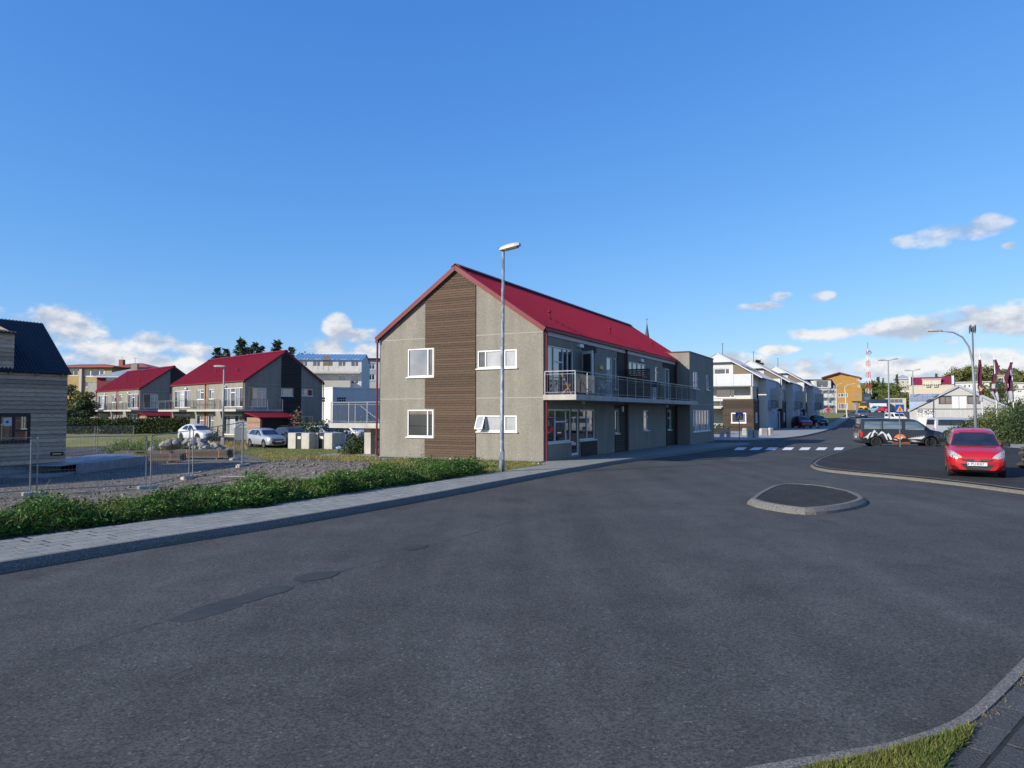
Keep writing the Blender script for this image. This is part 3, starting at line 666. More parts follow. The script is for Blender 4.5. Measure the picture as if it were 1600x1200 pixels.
# ================================================================== MAIN APARTMENT HOUSE
def red_roof(root, W, L, ze, zp, oh=.16, vents=(), x0=0.0):
    "gable roof over local x in [x0, x0+W], y in [0, L]"
    xm = x0+W/2; s = (zp-ze)/(W/2); ov = .14
    rA = ribbed_slope(root, 'roof', (x0-ov, -oh, ze-ov*s+.1), (x0-ov, L+oh, ze-ov*s+.1), (xm, -oh, zp+.1), (xm, L+oh, zp+.1), roof_red)
    rB = ribbed_slope(root, 'roof', (x0+W+ov, -oh, ze-ov*s+.1), (x0+W+ov, L+oh, ze-ov*s+.1), (xm, -oh, zp+.1), (xm, L+oh, zp+.1), roof_red)
    mb = MB(); mb.beam((xm-.12, -oh, zp+.10), (xm-.12, L+oh, zp+.10), .26, .03, up=Vector((-s, 0, 1))); mb.beam((xm+.12, -oh, zp+.10), (xm+.12, L+oh, zp+.10), .26, .03, up=Vector((s, 0, 1)))
    mb.build('ridge_cap', roof_red, root)
    for yy in (-oh-.012, L+oh+.012):
        for sx in (-1, 1):
            mb = MB(); mb.beam((xm+sx*(W/2+ov), yy, ze-ov*s-.02), (xm, yy, zp-.02), .03, .2, up=Vector((0, 0, 1))); mb.build('bargeboard', trim_red, root)
    for (vx, vy) in vents:
        z = zp+.1-abs(vx-xm)*s; mb = MB(); mb.tube([(vx, vy, z-.05), (vx, vy, z+.32)], .055, 8); mb.tube([(vx, vy, z+.30), (vx, vy, z+.42)], [.11, .05], 8)
        mb.build('vent', roof_red, rB if vx > xm else rA)
    return rA, rB
def gutter(root, x, y0, y1, z, sx):
    mb = MB(); mb.box(x+sx*.02, x+sx*.16, y0, y1, z-.06, z+.05); mb.build('gutter', trim_red, root)
def downpipe(root, x, y, z1, z0=-.4):
    mb = MB(); mb.tube([(x, y, z0), (x, y, z1-.25), (x, y, z1)], .045, 8); mb.box(x-.075, x+.075, y-.075, y+.075, z1-.12, z1+.06); mb.build('downpipe', trim_red, root)

mainb = empty('apartment_house', F0, ANG, 'large near two storey grey brown pebbled apartment house with red roof and long street balcony', 'house')
W, LEN, ZE, ZP = 8.62, 24.6, 5.66, 8.60
slope = (ZP-ZE)/(W/2); nl = math.hypot(slope, 1)
gclip = [((-W, ZE), (-slope/nl, 1/nl)), ((0, ZE), (slope/nl, 1/nl))]
S, E_, Wt = ('S', 0.0), ('E', 0.0), ('W', -W)
gw = [(-7.0,-5.55,3.70,5.02), (-7.0,-5.55,.93,2.19), (-3.22,-1.26,3.99,4.79), (-3.22,-1.26,1.22,1.93)]
wall(mainb, 'wall', S, -W, 0, -.5, ZP, gw, render_m, clip=gclip)
wall(mainb, 'wall', Wt, 0, 29.3, -.9, ZE, [], render_m)
for z in (2.69, 5.47):
    for a, b in ((-W, -6.02), (-3.28, 0)): wbox(MB(), S, a, b, z-.02, z+.02, .0, .006).build('joint_strip', joint_m, mainb)
boards(mainb, S, -6.0, -3.3, -.12, ZP-.12, .108, wood_dark, n0=.0, n1=.04, holes=[(-7.08,-5.48,3.62,5.06),(-7.08,-5.48,.85,2.23)], clip=[((-W, ZE-.12), (-slope, 1)), ((0, ZE-.12), (slope, 1))])
window(mainb, S, *gw[0][:2], *gw[0][2:], vert=(.78,), panes=[glass_sky, glass], recess=.03)
window(mainb, S, *gw[1][:2], *gw[1][2:], vert=(.78,), panes=[glass, glass], recess=.03)
window(mainb, S, *gw[2][:2], *gw[2][2:], vert=(.21, .70), panes=[glass, glass_blind, glass_blind], recess=.03)
w4 = window(mainb, S, *gw[3][:2], *gw[3][2:], vert=(.21, .70), panes=[glass, glass_blind, glass_blind], recess=.03)
sash = MB(); c, s_ = math.cos(rad(24)), math.sin(rad(24))      # top-hung sash pushed open
def sash_pt(a, n, z): return (-3.20+a, -.03-(.64-z)*s_-n*c, 1.26+.64-(.64-z)*c+n*s_)
for b in ((0,.40,0,.03,0,.05),(0,.40,0,.03,.59,.64),(0,.05,0,.03,.05,.59),(.35,.40,0,.03,.05,.59)): q = MB(); q.box(*b); q.map(lambda x, y, z: sash_pt(x, y, z)); sash.add(q.v, q.f)
sash_o = sash.build('open_sash', white, w4); q = MB(); q.box(.05,.35,.008,.02,.05,.59); q.map(lambda x, y, z: sash_pt(x, y, z)); q.build('sash_pane', glass_blind, w4)

# street side
fh = [(.34,3.35,2.86,4.97),(5.35,6.05,2.86,4.97),(7.75,8.75,2.86,4.97),(8.9,9.35,3.3,4.97),(11.4,14.9,4.2,4.97),(16.6,17.5,2.86,4.97),(18.9,20.0,2.86,4.97),
      (.34,3.05,.74,2.2),(3.05,4.0,.08,2.2),(4.0,6.1,.74,2.2),(9.0,9.65,.93,2.18),(14.1,15.2,.98,2.19),(19.4,20.3,.9,2.17)]
wall(mainb, 'wall', E_, 0, 21.7, -.7, ZE, fh, render_m)
window(mainb, E_, *fh[0][:2], *fh[0][2:], vert=(.28,.62,.80), hor=[(1,.68)], panes=[glass, glass, glass, glass], sill=False)
window(mainb, E_, *fh[1][:2], *fh[1][2:], hor=[(0,.86)], sill=False, panes=[glass_curtain])
window(mainb, E_, *fh[2][:2], *fh[2][2:], hor=[(0,.4)], sill=False, name='balcony_door', panes=[glass_blind])
window(mainb, E_, *fh[3][:2], *fh[3][2:])
window(mainb, E_, *fh[4][:2], *fh[4][2:], vert=(.25,.5,.75))
window(mainb, E_, *fh[5][:2], *fh[5][2:], sill=False, hor=[(0,.82)], name='balcony_door')
window(mainb, E_, *fh[6][:2], *fh[6][2:], vert=(.25,), sill=False, name='balcony_door', panes=[glass, glass_curtain])
window(mainb, E_, *fh[7][:2], *fh[7][2:], vert=(.36,.80), hor=[(1,.62)])
window(mainb, E_, *fh[8][:2], *fh[8][2:], sill=False, fw=.1, name='glazed_door')
window(mainb, E_, *fh[9][:2], *fh[9][2:], vert=(.52,))
window(mainb, E_, *fh[10][:2], *fh[10][2:])
window(mainb, E_, *fh[11][:2], *fh[11][2:], hor=[(0,.66)], panes=[glass_curtain])
window(mainb, E_, *fh[12][:2], *fh[12][2:], hor=[(0,.62)])
boards(mainb, E_, 4.15, 6.25, -.1, .66, .108, wood_black)
boards(mainb, E_, 4.3, 6.2, 5.02, 5.5, .108, wood_black)
boards(mainb, E_, 8.95, 11.2, -.1, 2.5, .108, wood_black, holes=[(8.95,9.75,.86,2.24)])
boards(mainb, E_, 9.4, 11.2, 2.85, 5.5, .108, wood_black)
boards(mainb, E_, 19.0, 21.6, -.2, 2.5, .108, wood_black, holes=[(19.3,20.4,.84,2.24)])
boards(mainb, E_, 20.05, 21.6, 2.85, 5.5, .108, wood_black); boards(mainb, E_, 18.3, 20.0, 5.0, 5.5, .108, wood_black)
wbox(MB(), E_, 0.1, 21.5, 5.34, 5.62, .0, .05).build('fascia', trim_pale, mainb)
gutter(mainb, .02, -.1, 21.5, 5.58, 1); gutter(mainb, -W-.02, -.1, 24, 5.58, -1)
downpipe(mainb, .10, .14, 5.55); downpipe(mainb, .10, 10.75, 5.55); downpipe(mainb, .1, 21.4, 5.5); downpipe(mainb, -W-.08, -.1, 5.5, -.3)
red_roof(mainb, W, LEN, ZE, ZP, vents=[(-.9, 2.6), (-1.2, 11.6), (-.8, 18.6)], x0=-W)
# end block with a flat roof
BX, B0, B1, BZ = .95, 21.6, 29.3, 6.22
bh = [(22.6,24.4,3.72,4.95),(26.9,27.9,3.75,4.9),(22.5,28.1,.7,2.25)]
wall(mainb, 'wall', ('S', B0), -2.2, BX, -.8, BZ, [], render_m)
wall(mainb, 'wall', ('E', BX), B0, B1, -.9, BZ, bh, render_m)
wall(mainb, 'wall', ('N', B1), -W, BX, -.9, BZ, [], render_m)
mb = MB(); mb.box(-W, BX+.04, LEN+.2, B1+.04, BZ-.02, BZ+.06); mb.box(-2.2, BX+.04, B0-.04, LEN+.2, BZ-.02, BZ+.06); mb.build('flat_roof', trim_red, mainb)
window(mainb, ('E', BX), *bh[0][:2], *bh[0][2:], vert=(.5,), hor=[(1,.62)], panes=[glass_blind]); window(mainb, ('E', BX), *bh[1][:2], *bh[1][2:], panes=[glass_blind])
window(mainb, ('E', BX), *bh[2][:2], *bh[2][2:], vert=(.17,.34,.5,.66,.83), panes=[glass_curtain, glass_blind])
wbox(MB(), ('E', BX), B0+.02, B1, 2.62, 2.68, .0, .012).build('joint_strip', joint_m, mainb)
# balcony
mb = MB(); mb.box(.0, 1.5, -.02, 21.55, 2.58, 2.80); mb.build('balcony_slab', concrete, mainb)
railing(mainb, [(.06,.03),(1.44,.03),(1.44,21.5),(.98,21.5)], 2.80, .98, post_every=1.35)
for (a, z) in ((3.75,5.12),(13.3,5.05)): wbox(MB(), E_, a, a+.5, z, z+.16, .0, .14).build('wall_lamp', mat('lamp_housing', (.5,.52,.54), None, 3, .4), mainb)
for (a, z) in ((4.2,2.44),(18.9,2.4),(9.9,2.1)): wbox(MB(), E_, a, a+.22, z, z+.14 if a < 9 or a > 12 else z+.3, .0, .12).build('wall_lamp', mat('lamp_housing', (.5,.52,.54)), mainb)
wbox(MB(), E_, 6.55, 6.95, 4.25, 4.42, 0, .1).build('meter_box', plate_yellow, mainb)
# open balcony door leaf, glazed above and white below
root = Vector((.02, 4.35, 2.86)); ax = Vector((math.cos(rad(-38)), math.sin(rad(-38)), 0)); an = Vector((-ax.y, ax.x, 0))
def leaf(m, a0, a1, z0, z1, t0, t1): q = MB(); q.box(a0, a1, t0, t1, z0, z1); q.map(lambda x, y, z: root+ax*x+an*y+Vector((0,0,z))); return q
lf = leaf(None, 0, .95, .0, 2.08, -.025, .025).build('open_door', white, mainb)
leaf(None, .12, .83, .95, 1.95, -.032, .032).build('door_pane', glass, lf)
# timber privacy screen between the balconies
ps = MB(); ps.box(.02, 1.35, 10.9, 10.96, 2.8, 2.82); pso = ps.build('privacy_screen', wood_dark, mainb)
q = MB(); q.box(0, 1.33, 0, .05, 0, .1); me = bpy.data.meshes.new('board'); me.from_pydata(q.v, [], q.f); me.materials.append(wood_dark)
for k in range(14): o = bpy.data.objects.new('board', me); link(o, pso); o.location = (.03, 10.91, 2.84+k*.118)
q = MB(); q.box(0, .05, 0, 3.1, 0, .1); me = bpy.data.meshes.new('board'); me.from_pydata(q.v, [], q.f); me.materials.append(wood_dark)
for k in range(9): o = bpy.data.objects.new('board', me); link(o, pso); o.location = (.62, 11.0, 3.7-.0+k*.1-.75)
# gallery landing and stair on the yard side
lx0, lx1 = -12.3, -8.75
mb = MB(); mb.box(lx0, lx1, .6, 2.6, 1.28, 1.52); mb.build('landing_slab', concrete, mainb)
MB().box(lx0+1.95, lx0+2.35, 1.0, 1.35, -.9, 1.28).build('landing_column', concrete, mainb)
railing(mainb, [(lx1,.68),(lx0+.06,.68),(lx0+.06,2.55)], 1.52, 1.05)
mb = MB()
for k in range(7): mb.box(lx0+2.3+k*.3, lx0+2.3+(k+1.2)*.3, 2.7, 3.8, 1.28-.19*(7-k)+1.3, 1.28-.19*(7-k)+1.5)
mb.build('stair_flight', concrete, mainb)
mb = MB(); mb.add([(lx0+1.2,2.62,1.2),(lx1,2.62,1.2),(lx1,2.62,-.9),(lx1-.55,2.62,-.9),(lx0+1.2,2.9,1.2),(lx1,2.9,1.2),(lx1,2.9,-.9),(lx1-.55,2.9,-.9)], [(0,1,2,3),(4,7,6,5),(0,3,7,4),(0,4,5,1)]); mb.build('stair_wall', concrete, mainb)
railing(mainb, [(-10.6,5.5),(-8.8,5.5)], 2.75, 1.0); MB().box(-10.7,-8.7,4.6,5.6,2.52,2.74).build('landing_slab', concrete, mainb)
mb = MB(); mb.tube([(lx0+1.9,.72,2.4),(lx0+3.2,.72,1.6)], .025, 6); mb.build('stair_rail', steel, mainb)

# balcony furniture
def folding_chair(loc, rz, label):
    e = empty('folding_chair', loc, rz, label, 'chair', 'chairs on the street balcony')
    for sy in (-.2, .2):
        q = MB(); q.beam((-.22, sy, 0), (.18, sy, .9), .03, .03); q.build('leg', wood_chair, e); q = MB(); q.beam((.22, sy*.86, 0), (-.2, sy*.86, .45), .03, .03); q.build('leg', wood_chair, e)
    for k in range(5): q = MB(); q.box(-.2+k*.08, -.14+k*.08, -.2, .2, .44, .46); q.build('seat_slat', wood_chair, e)
    for k in range(4): q = MB(); q.box(.1+k*.035, .12+k*.035, -.2, .2, .62+k*.075, .68+k*.075); q.build('back_slat', wood_chair, e)
BW = lambda x, y: LW(x, y, 2.80)
folding_chair(BW(.75, .7), ANG+rad(200), 'slatted wooden folding chair in the balcony corner by the red downpipe')
folding_chair(BW(.95, 1.9), ANG+rad(60), 'slatted wooden folding chair beside the balcony table with its back to the railing')
e = empty('bistro_table', BW(.8, 2.9), ANG, 'small wooden folding table on the balcony between chair and open door', 'table')
for k in range(5): MB().box(-.3+k*.125, -.19+k*.125, -.32, .32, .70, .725).build('top_slat', wood_chair, e)
for sx in (-1, 1):
    q = MB(); q.beam((-.26, sx*.25, 0), (.26, sx*.25, .7), .03, .03); q.build('leg', wood_chair, e); q = MB(); q.beam((.26, sx*.22, 0), (-.26, sx*.22, .7), .03, .03); q.build('leg', wood_chair, e)
e = empty('storage_crate', BW(.9, 12.3), ANG, 'white crate with rows of holes standing on the balcony by the timber screen', 'crate')
mb = MB(); mb.box(-.28,.28,-.3,.3,0,.02)
for k in range(5):
    for s in (-1, 1): mb.box(-.3,.3,s*.3-.01,s*.3+.01,.02+k*.13,.11+k*.13); mb.box(s*.29-.01,s*.29+.01,-.3,.3,.02+k*.13,.11+k*.13)
for sx in (-1, 1):
    for sy in (-1, 0, 1): mb.box(sx*.3-.02, sx*.3+.02, sy*.29-.02, sy*.29+.02, 0, .64)
mb.build('body', white, e); MB().box(-.31,.31,-.32,.32,.645,.68).build('lid', white, e)
e = empty('potted_plant', BW(1.0, 4.6), ANG, 'patterned plant pot with small shrub by the open balcony door', 'plant')
mb = MB(); mb.tube([(0,0,0),(0,0,.32)], [.13,.18], 12); mb.build('pot', slate_wall, e)
P = RNG.normal(size=(160,3))*np.array([.14,.14,.16])+np.array([0,0,.5]); leaf_cloud('foliage', P, .09, .04, leaf_flower, e); MB().tube([(0,0,.2),(0,0,.5)], .012, 5).build('stem', bark, e)
e = empty('barbecue', BW(.8, 14.2), ANG, 'dark covered barbecue standing on the balcony beyond the white crate', 'barbecue')
MB().bbox(-.3,.3,-.5,.5,.55,1.05,.08).build('hood', dark_metal, e); MB().box(-.28,.28,-.45,.45,.0,.54).build('cabinet', black_plastic, e)
# ================================================================== THE TWO HOUSES BEHIND, SAME TYPE
def yard_house(name, origin, label, second):
    rz = rad(46); h = empty(name, origin, rz, label, 'house', 'red roofed houses across the yard')
    W, L, ZE, ZP = 8.62, 18.5, 5.6, 8.65; s = (ZP-ZE)/(W/2); n = math.hypot(s, 1)
    clip = [((0, ZE), (-s/n, 1/n)), ((W, ZE), (s/n, 1/n))]; S, Wt = ('S', 0.0), ('W', 0.0)
    gh = [(.42,2.3,2.9,4.85),(3.85,5.2,4.05,4.85),(6.2,7.5,4.1,4.88),(6.2,7.6,1.2,2.0)]
    wall(h, 'wall', S, 0, W, -1, ZP, gh, render_m, clip=clip)
    window(h, S, *gh[0][:2], *gh[0][2:], vert=(.5,), hor=[(1,.82)], sill=False, panes=[glass, glass_curtain])
    for g in gh[1:]: window(h, S, *g[:2], *g[2:], vert=(.22,), panes=[glass_curtain, glass])
    boards(h, S, 3.85, 6.1, -.5, ZP-.15, .16, wood_black, clip=[((0, ZE-.12), (-s, 1)), ((W, ZE-.12), (s, 1))], holes=[(3.78,5.27,3.98,4.92)])
    for a, b in ((0,3.84),(6.12,W)): wbox(MB(), S, a, b, 5.2, 5.24, 0, .006).build('joint_strip', joint_m, h)
    lh = []
    for (a, b) in ((.4,4.9),(13.2,17.9)): lh += [(a, b, 2.9, 4.9), (a, b, .1, 2.15)]
    for (a, b) in ((7.1,8.5),(9.6,11.6)): lh += [(a, b, 3.75, 4.9), (a, b, .1, 2.15)]
    wall(h, 'wall', Wt, 0, L, -1, ZE, lh, render_m)
    for i, q in enumerate(lh):
        big = q[1]-q[0] > 3; window(h, Wt, *q[:2], *q[2:], vert=(.2,.4,.62,.8) if big else (.5,), hor=[(2,.75)] if big else [(0,.7)], panes=[glass_curtain, glass, glass_blind] if i % 3 else [glass, glass_curtain], sill=not big, fw=.09)
    boards(h, Wt, 8.55, 9.55, -.5, 5.5, .2, wood_brown)
    wall(h, 'wall', ('E', W), 0, L, -1, ZE, [], render_m); wall(h, 'wall', ('N', L), 0, W, -1, ZP, [], render_m, clip=clip)
    gutter(h, -.02, -.1, L+.1, ZE-.1, -1); downpipe(h, -.1, .12, ZE-.15, -.8); downpipe(h, -.1, 9.05, ZE-.15, -.8); downpipe(h, -.1, L-.1, ZE-.15, -.8); downpipe(h, W+.08, -.08, ZE-.15, -.8)
    red_roof(h, W, L, ZE, ZP, vents=[(1.3, 4.5), (1.4, 10), (2.6, 14.5)])
    for (a, b) in ((-1.6, 5.6), (12.2, 18.9 if second else 18.3)):
        MB().box(-1.6, 0, max(a, -1.55), b, 2.48, 2.68).build('balcony_slab', concrete, h)
    MB().box(0, 3.3, -1.55, 0, 2.48, 2.68).build('balcony_slab', concrete, h)
    railing(h, [(3.25,-.05),(3.25,-1.5),(-1.55,-1.5),(-1.55,5.55),(-.05,5.55)], 2.68, 1.0, step=.16, post_every=1.8)
    railing(h, [(-.05,12.25),(-1.55,12.25),(-1.55,18.25),(-.05,18.25)], 2.68, 1.0, step=.16, post_every=1.8)
    for i in range(4):                                   # short balcony in the middle
        pass
    railing(h, [(-.05,6.9),(-.95,6.9),(-.95,11.6),(-.05,11.6)], 2.68, 1.0, step=.16, post_every=1.6); MB().box(-1.0,0,6.85,11.65,2.48,2.68).build('balcony_slab', concrete, h)
    for a in (4.0, 14): wbox(MB(), Wt, a, a+.4, 5.0, 5.14, 0, .2).build('wall_lamp', white, h)
    # lean-to store against the gable end
    st = MB(); st.box(-.5, 3.0, -4.4, -1.7, -1, 1.8); st.build('store_wall', wood_black, h)
    boards(h, ('W', -.52), -4.4, -1.7, -.8, 1.9, .14, wood_brown)
    mb = MB(); mb.add([(-.8,-4.7,1.82),(3.3,-4.7,1.82),(3.3,-1.5,2.32),(-.8,-1.5,2.32),(-.8,-4.7,1.92),(3.3,-4.7,1.92),(3.3,-1.5,2.42),(-.8,-1.5,2.42)], [(0,3,2,1),(4,5,6,7),(0,1,5,4),(1,2,6,5),(2,3,7,6),(3,0,4,7)]); mb.build('store_roof', roof_red, h)
    mb = MB(); mb.tube([(-.45,-4.48,-.6),(-.45,-4.48,1.85)], .05, 6); mb.build('store_pipe', trim_red, h)
    return h
Bo = dp(381.6, 670, 70); Bo.z = -.3
yard_house('yard_house', Bo, 'red roofed grey house behind the silver car and bin enclosures', False)
Co = dp(217.8, 670, 95); Co.z = -.25
yard_house('yard_house', Co, 'red roofed grey house behind the long clipped hedge and lawn', True)

# ================================================================== UNFINISHED TIMBER HOUSE
To = gp(97, 739); Tz = To.z
th = empty('timber_house', To, ANG, 'unfinished house clad in raw grey boards with black corrugated roof and dormer', 'house')
k_ = 1.40*1.0
def TP(px, py, X=0.0):                 # pixel -> local point on the street wall
    r = pix_ray(px, py); o = Vector((0, 0, CH)); t = (X-(o-To).dot(UX))/r.dot(UX); d = o+r*t-To; return d.dot(UX), d.dot(UY), d.z
ev = TP(107, 583)[2]; cb = TP(103, 721)[2]; wy = TP(48, 648)[1]; wz1 = TP(48, 648)[2]; wz0 = TP(48, 690)[2]
y1 = .14
E0 = ('E', 0.0); hol = [(wy-1.9, wy, wz0, wz1)]
wall(th, 'wall', ('E', -.04), -14, y1, cb, ev, hol, mat('wall_wrap', (.05,.05,.05), None, 2, .9))
boards(th, E0, -14, y1, cb, ev-.02, (ev-cb)/22.0, wood_grey, n0=-.035, n1=-.012, lap=.05, holes=hol, gap=.004)
window(th, ('E', 0.0), *hol[0], vert=(.33,.64), hor=[(2,.42)], frame=dark_metal, recess=.02, fw=.09)
q = wbox(MB(), ('E', 0.0), wy-1.12, wy-.78, wz1-.5, wz1-.12, -.05, -.038); q.build('paper_notice', white_p, th); 
wbox(MB(), ('E', 0.0), wy-1.02, wy-.90, wz1-.38, wz1-.26, -.037, -.035).build('notice_print', blue_p, th)
MB().box(-4.3, -.18, -14, y1-.12, -.5, cb).build('foundation', concrete_grey, th)
MB().box(-.14, .0, -14, y1, cb-.04, cb-.002).build('base_flashing', steel, th)
# gable end (edge on) and roof: steep slope up to a ridge
def TG(px, py):                        # pixel -> local point on the gable plane
    r = pix_ray(px, py); o = Vector((0, 0, CH)); t = (y1-(o-To).dot(UY))/r.dot(UY); d = o+r*t-To; return d.dot(UX), d.dot(UY), d.z
rx, _, rz_ = TG(63, 508)
sl = (rz_-ev)/(-rx)
mb = MB(); mb.add([(0,y1,cb),(2*rx,y1,cb),(2*rx,y1,ev),(rx,y1,rz_),(0,y1,ev)], [(0,4,3,2,1)]); mb.build('gable_wall', wood_grey, th)
MB().box(2*rx, 2*rx+.1, -14, y1, cb, ev).build('wall', wood_grey, th)
o = ribbed_slope(th, 'roof', (.16,-14,ev-.16*sl+.1), (.16,y1+.12,ev-.16*sl+.1), (rx,-14,rz_+.1), (rx,y1+.12,rz_+.1), roof_dark, pitch=.16, h=.035, thick=.04)
ribbed_slope(th, 'roof', (2*rx-.16,-14,ev-.16*sl+.1), (2*rx-.16,y1+.12,ev-.16*sl+.1), (rx,-14,rz_+.1), (rx,y1+.12,rz_+.1), roof_dark, pitch=.16, h=.035, thick=.04)
# dormer standing on the wall line
dy = TP(22, 550)[1]; dz = TP(22, 521)[2]
wall(th, 'dormer_wall', ('E', -.03), -8, dy, ev-.1, dz, [], mat('wall_wrap', (.05,.05,.05)))
boards(th, E0, -8, dy, ev+.04, dz, (ev-cb)/22.0, wood_grey, n0=-.03, n1=-.006, lap=.03, gap=.004)
mb = MB(); mb.add([(0,dy,ev),(rx,dy,rz_),(rx*.9,dy,dz),(0,dy,dz)], [(0,1,2,3)]); mb.build('dormer_cheek', wood_grey, th)
ribbed_slope(th, 'dormer_roof', (.2,-8.1,dz+.02), (.2,dy+.12,dz+.02), (rx,-8.1,dz+.4), (rx,dy+.12,dz+.4), roof_dark, pitch=.16, h=.035)
for k in range(3):
    q = MB(); q.beam((.02, y1-.3-k*1.15, ev-.08), (.16, y1-.3-k*1.15, ev-.16), .08, .1); q.build('rafter_end', wood_grey, th)
# foundation of the next house with metal sheets lying on it
a = gp(126, 740); b = gp(232, 725); dl = b-a; dl.z = 0; fl = dl.length; fa = math.atan2(dl.y, dl.x)
fs = empty('foundation_slab', a, fa, 'low concrete foundation wall of a planned house beside the timber house', 'foundation')
MB().box(0, fl, 0, .22, -.5, .42).build('wall', concrete_grey, fs); MB().box(fl-.22, fl, .22, 2.6, -.5, .41).build('wall', concrete_grey, fs); MB().box(-2.2, fl-.25, 2.6, 2.82, -.5, .41).build('wall', concrete_grey, fs); MB().box(-2.2, fl-.25, .25, 2.6, -.5, .1).build('floor_slab', concrete_grey, fs)
for k in range(3):
    p = a+dl*(.42+.05*k)+Vector((-dl.y, dl.x, 0)).normalized()*(1.45+.1*k); sh = empty('metal_sheet', (p.x, p.y, a.z+.44+k*.035), fa+rad(3*k-2), ('bottom', 'middle', 'top')[k]+' one of three bluish metal sheets stacked on the concrete foundation', 'metal sheet', 'sheets on the foundation')
    hx, hy = fl*.56-.15*k, 1.25-.12*k
    MB().box(-hx, hx, -hy, hy, -.012, .0).build('plate', sheet_metal, sh)
    q = MB()
    for j in range(12): q.beam((-hx+.05, -hy+.1+j*hy*.16, .008), (hx-.05, -hy+.1+j*hy*.16, .008), .05, .014)
    q.build('rib_profile', sheet_metal, sh)
# ================================================================== WHITE TERRACE DOWN THE STREET
def terrace(i, label):
    ox, oy = 1.5*i, 61.6+14.6*i; P = LW(ox, oy); z0 = G(P.x, P.y); h = empty('terrace_house', (P.x, P.y, 0), ANG, label, 'house', 'white terrace houses')
    LN = 14.6 if i < 2 else 17
    S0, SE = ('S', 0.0), ('E', -1.1)
    bx = MB(); bx.box(-4.66, -1.14, .04, 4.5, z0-.3, 3.7); bx.build('timber_bay', wood_black, h)
    bwin = (-3.7,-1.95,.8,2.05)
    boards(h, S0, -4.7, -1.1, z0-.05, 3.73, .15, bay_wood, n0=-.04, n1=.0, holes=[bwin] if i == 0 else ())
    boards(h, SE, .0, 4.5, z0-.05, 3.73, .15, bay_wood, n0=-.04, n1=.0, holes=[(1.5,2.7,.8,2.05)])
    if i == 0: window(h, S0, *bwin, vert=(.55,), panes=[glass, glass_curtain], recess=.0, fw=.12)
    else: window(h, S0, -2.3, -1.4, -.15, 2.2, panes=[glass_curtain], recess=-.03, fw=.1, sill=False, name='glazed_door')
    window(h, SE, 1.5, 2.7, .8, 2.05, recess=.0, fw=.12, sill=False, vert=(.5,))
    wall(h, 'wall', ('S', 1.9), -9.6, -1.0, 3.5, 5.4, [(-5.9,-3.6,3.9,4.95)], white_wall); window(h, ('S', 1.9), -5.9,-3.6,3.9,4.95, vert=(.78,), fw=.09)
    wall(h, 'wall', ('S', 3.0), -9.6, -4.5, -1, 3.6, [], white_wall)
    mb = MB(); mb.add([(-1.42,.1,5.3),(-1.42,1.9,5.3),(-1.42,1.9,3.7),(-1.2,.1,5.3),(-1.2,1.9,5.3),(-1.2,1.9,3.7),(-1.42,.1,3.7),(-1.2,.1,3.7)], [(0,1,2,6),(3,7,5,4),(0,6,7,3)]); mb.build('cheek_wall', concrete, h)
    MB().box(-9.6, -4.8, -.3, 3.0, 2.55, 2.75).build('terrace_slab', concrete_light, h); railing(h, [(-9.4,-.2),(-4.9,-.2)], 2.75, 1.0, step=.2)
    for a in np.arange(-9.6, -1.3, 2.08): MB().box(a, min(a+2.06,-1.2), -.03, .06, 5.3, 6.72).build('parapet_panel', pale_blue_wall, h)
    MB().box(-1.2, -1.11, .0, 4.6, 5.22, 6.72).build('parapet_panel', pale_blue_wall, h); MB().box(-9.6,-1.22,.06,1.9,5.2,5.3).build('balcony_slab', concrete_grey, h)
    wall(h, 'wall', ('S', .5), -9.6, -3.5, 6.6, 8.3, [(-5.8,-3.9,6.75,7.5)], pale_blue_wall); window(h, ('S', .5), -5.8,-3.9,6.75,7.5, vert=(.72,), fw=.09, sill=False)
    mb = MB(); mb.add([(-3.5,.52,6.6),(-.7,.52,6.6),(-.7,.52,6.7),(-3.5,.52,8.2)], [(0,1,2,3)]); mb.build('gable_infill', mat('umber_panel', (.16,.13,.095), None, 2, .8), h)
    xr, zr, xe, ze = -5.3, 9.4, -.05, 6.25; ww = xr-xe
    mb = MB(); mb.add([(xr,-.05,zr-.05),(-3.4,-.05,8.22),(-7.2,-.05,8.22)], [(0,2,1)]); mb.build('gable_panel', pale_blue_wall, h)
    ribbed_slope(h, 'roof', (xe,-.1,ze), (xe,LN,ze), (xr,-.1,zr), (xr,LN,zr), roof_grey, pitch=.5, thick=.09); ribbed_slope(h, 'roof', (2*xr-xe,-.1,ze), (2*xr-xe,LN,ze), (xr,-.1,zr), (xr,LN,zr), roof_grey, pitch=.5, thick=.09)
    mb = MB(); mb.beam((xe,-.13,ze-.04), (xr,-.13,zr-.04), .03, .12); mb.build('bargeboard', pale_blue_wall, h)
    E1 = ('E', -.2); wh = [(4.9,5.6,4.0,5.4),(7.4,8.2,.4,2.1),(9.5,10.3,.2,2.3)]
    wall(h, 'wall', E1, 4.5, LN, -1, 6.2, wh, blue_shade_wall)  # street side coloured blue for the sky-lit shade on it
    for q in wh: window(h, E1, *q, fw=.1, sill=False)
    for a in np.arange(4.5, LN, 2.0): wbox(MB(), E1, a, a+.03, -.5, 6.1, 0, .02).build('panel_joint', pale_blue_wall, h)
    wall(h, 'wall', ('S', 4.5), -1.2, -.2, -1, 6.2, [], white_wall)
    MB().box(-.2, .75, 5.6, 8.2, 2.5, 2.62).build('balcony_slab', concrete_grey, h); railing(h, [(-.15,5.65),(.7,5.65),(.7,8.15),(-.15,8.15)], 2.62, 1.0, step=.16, m=dark_metal)
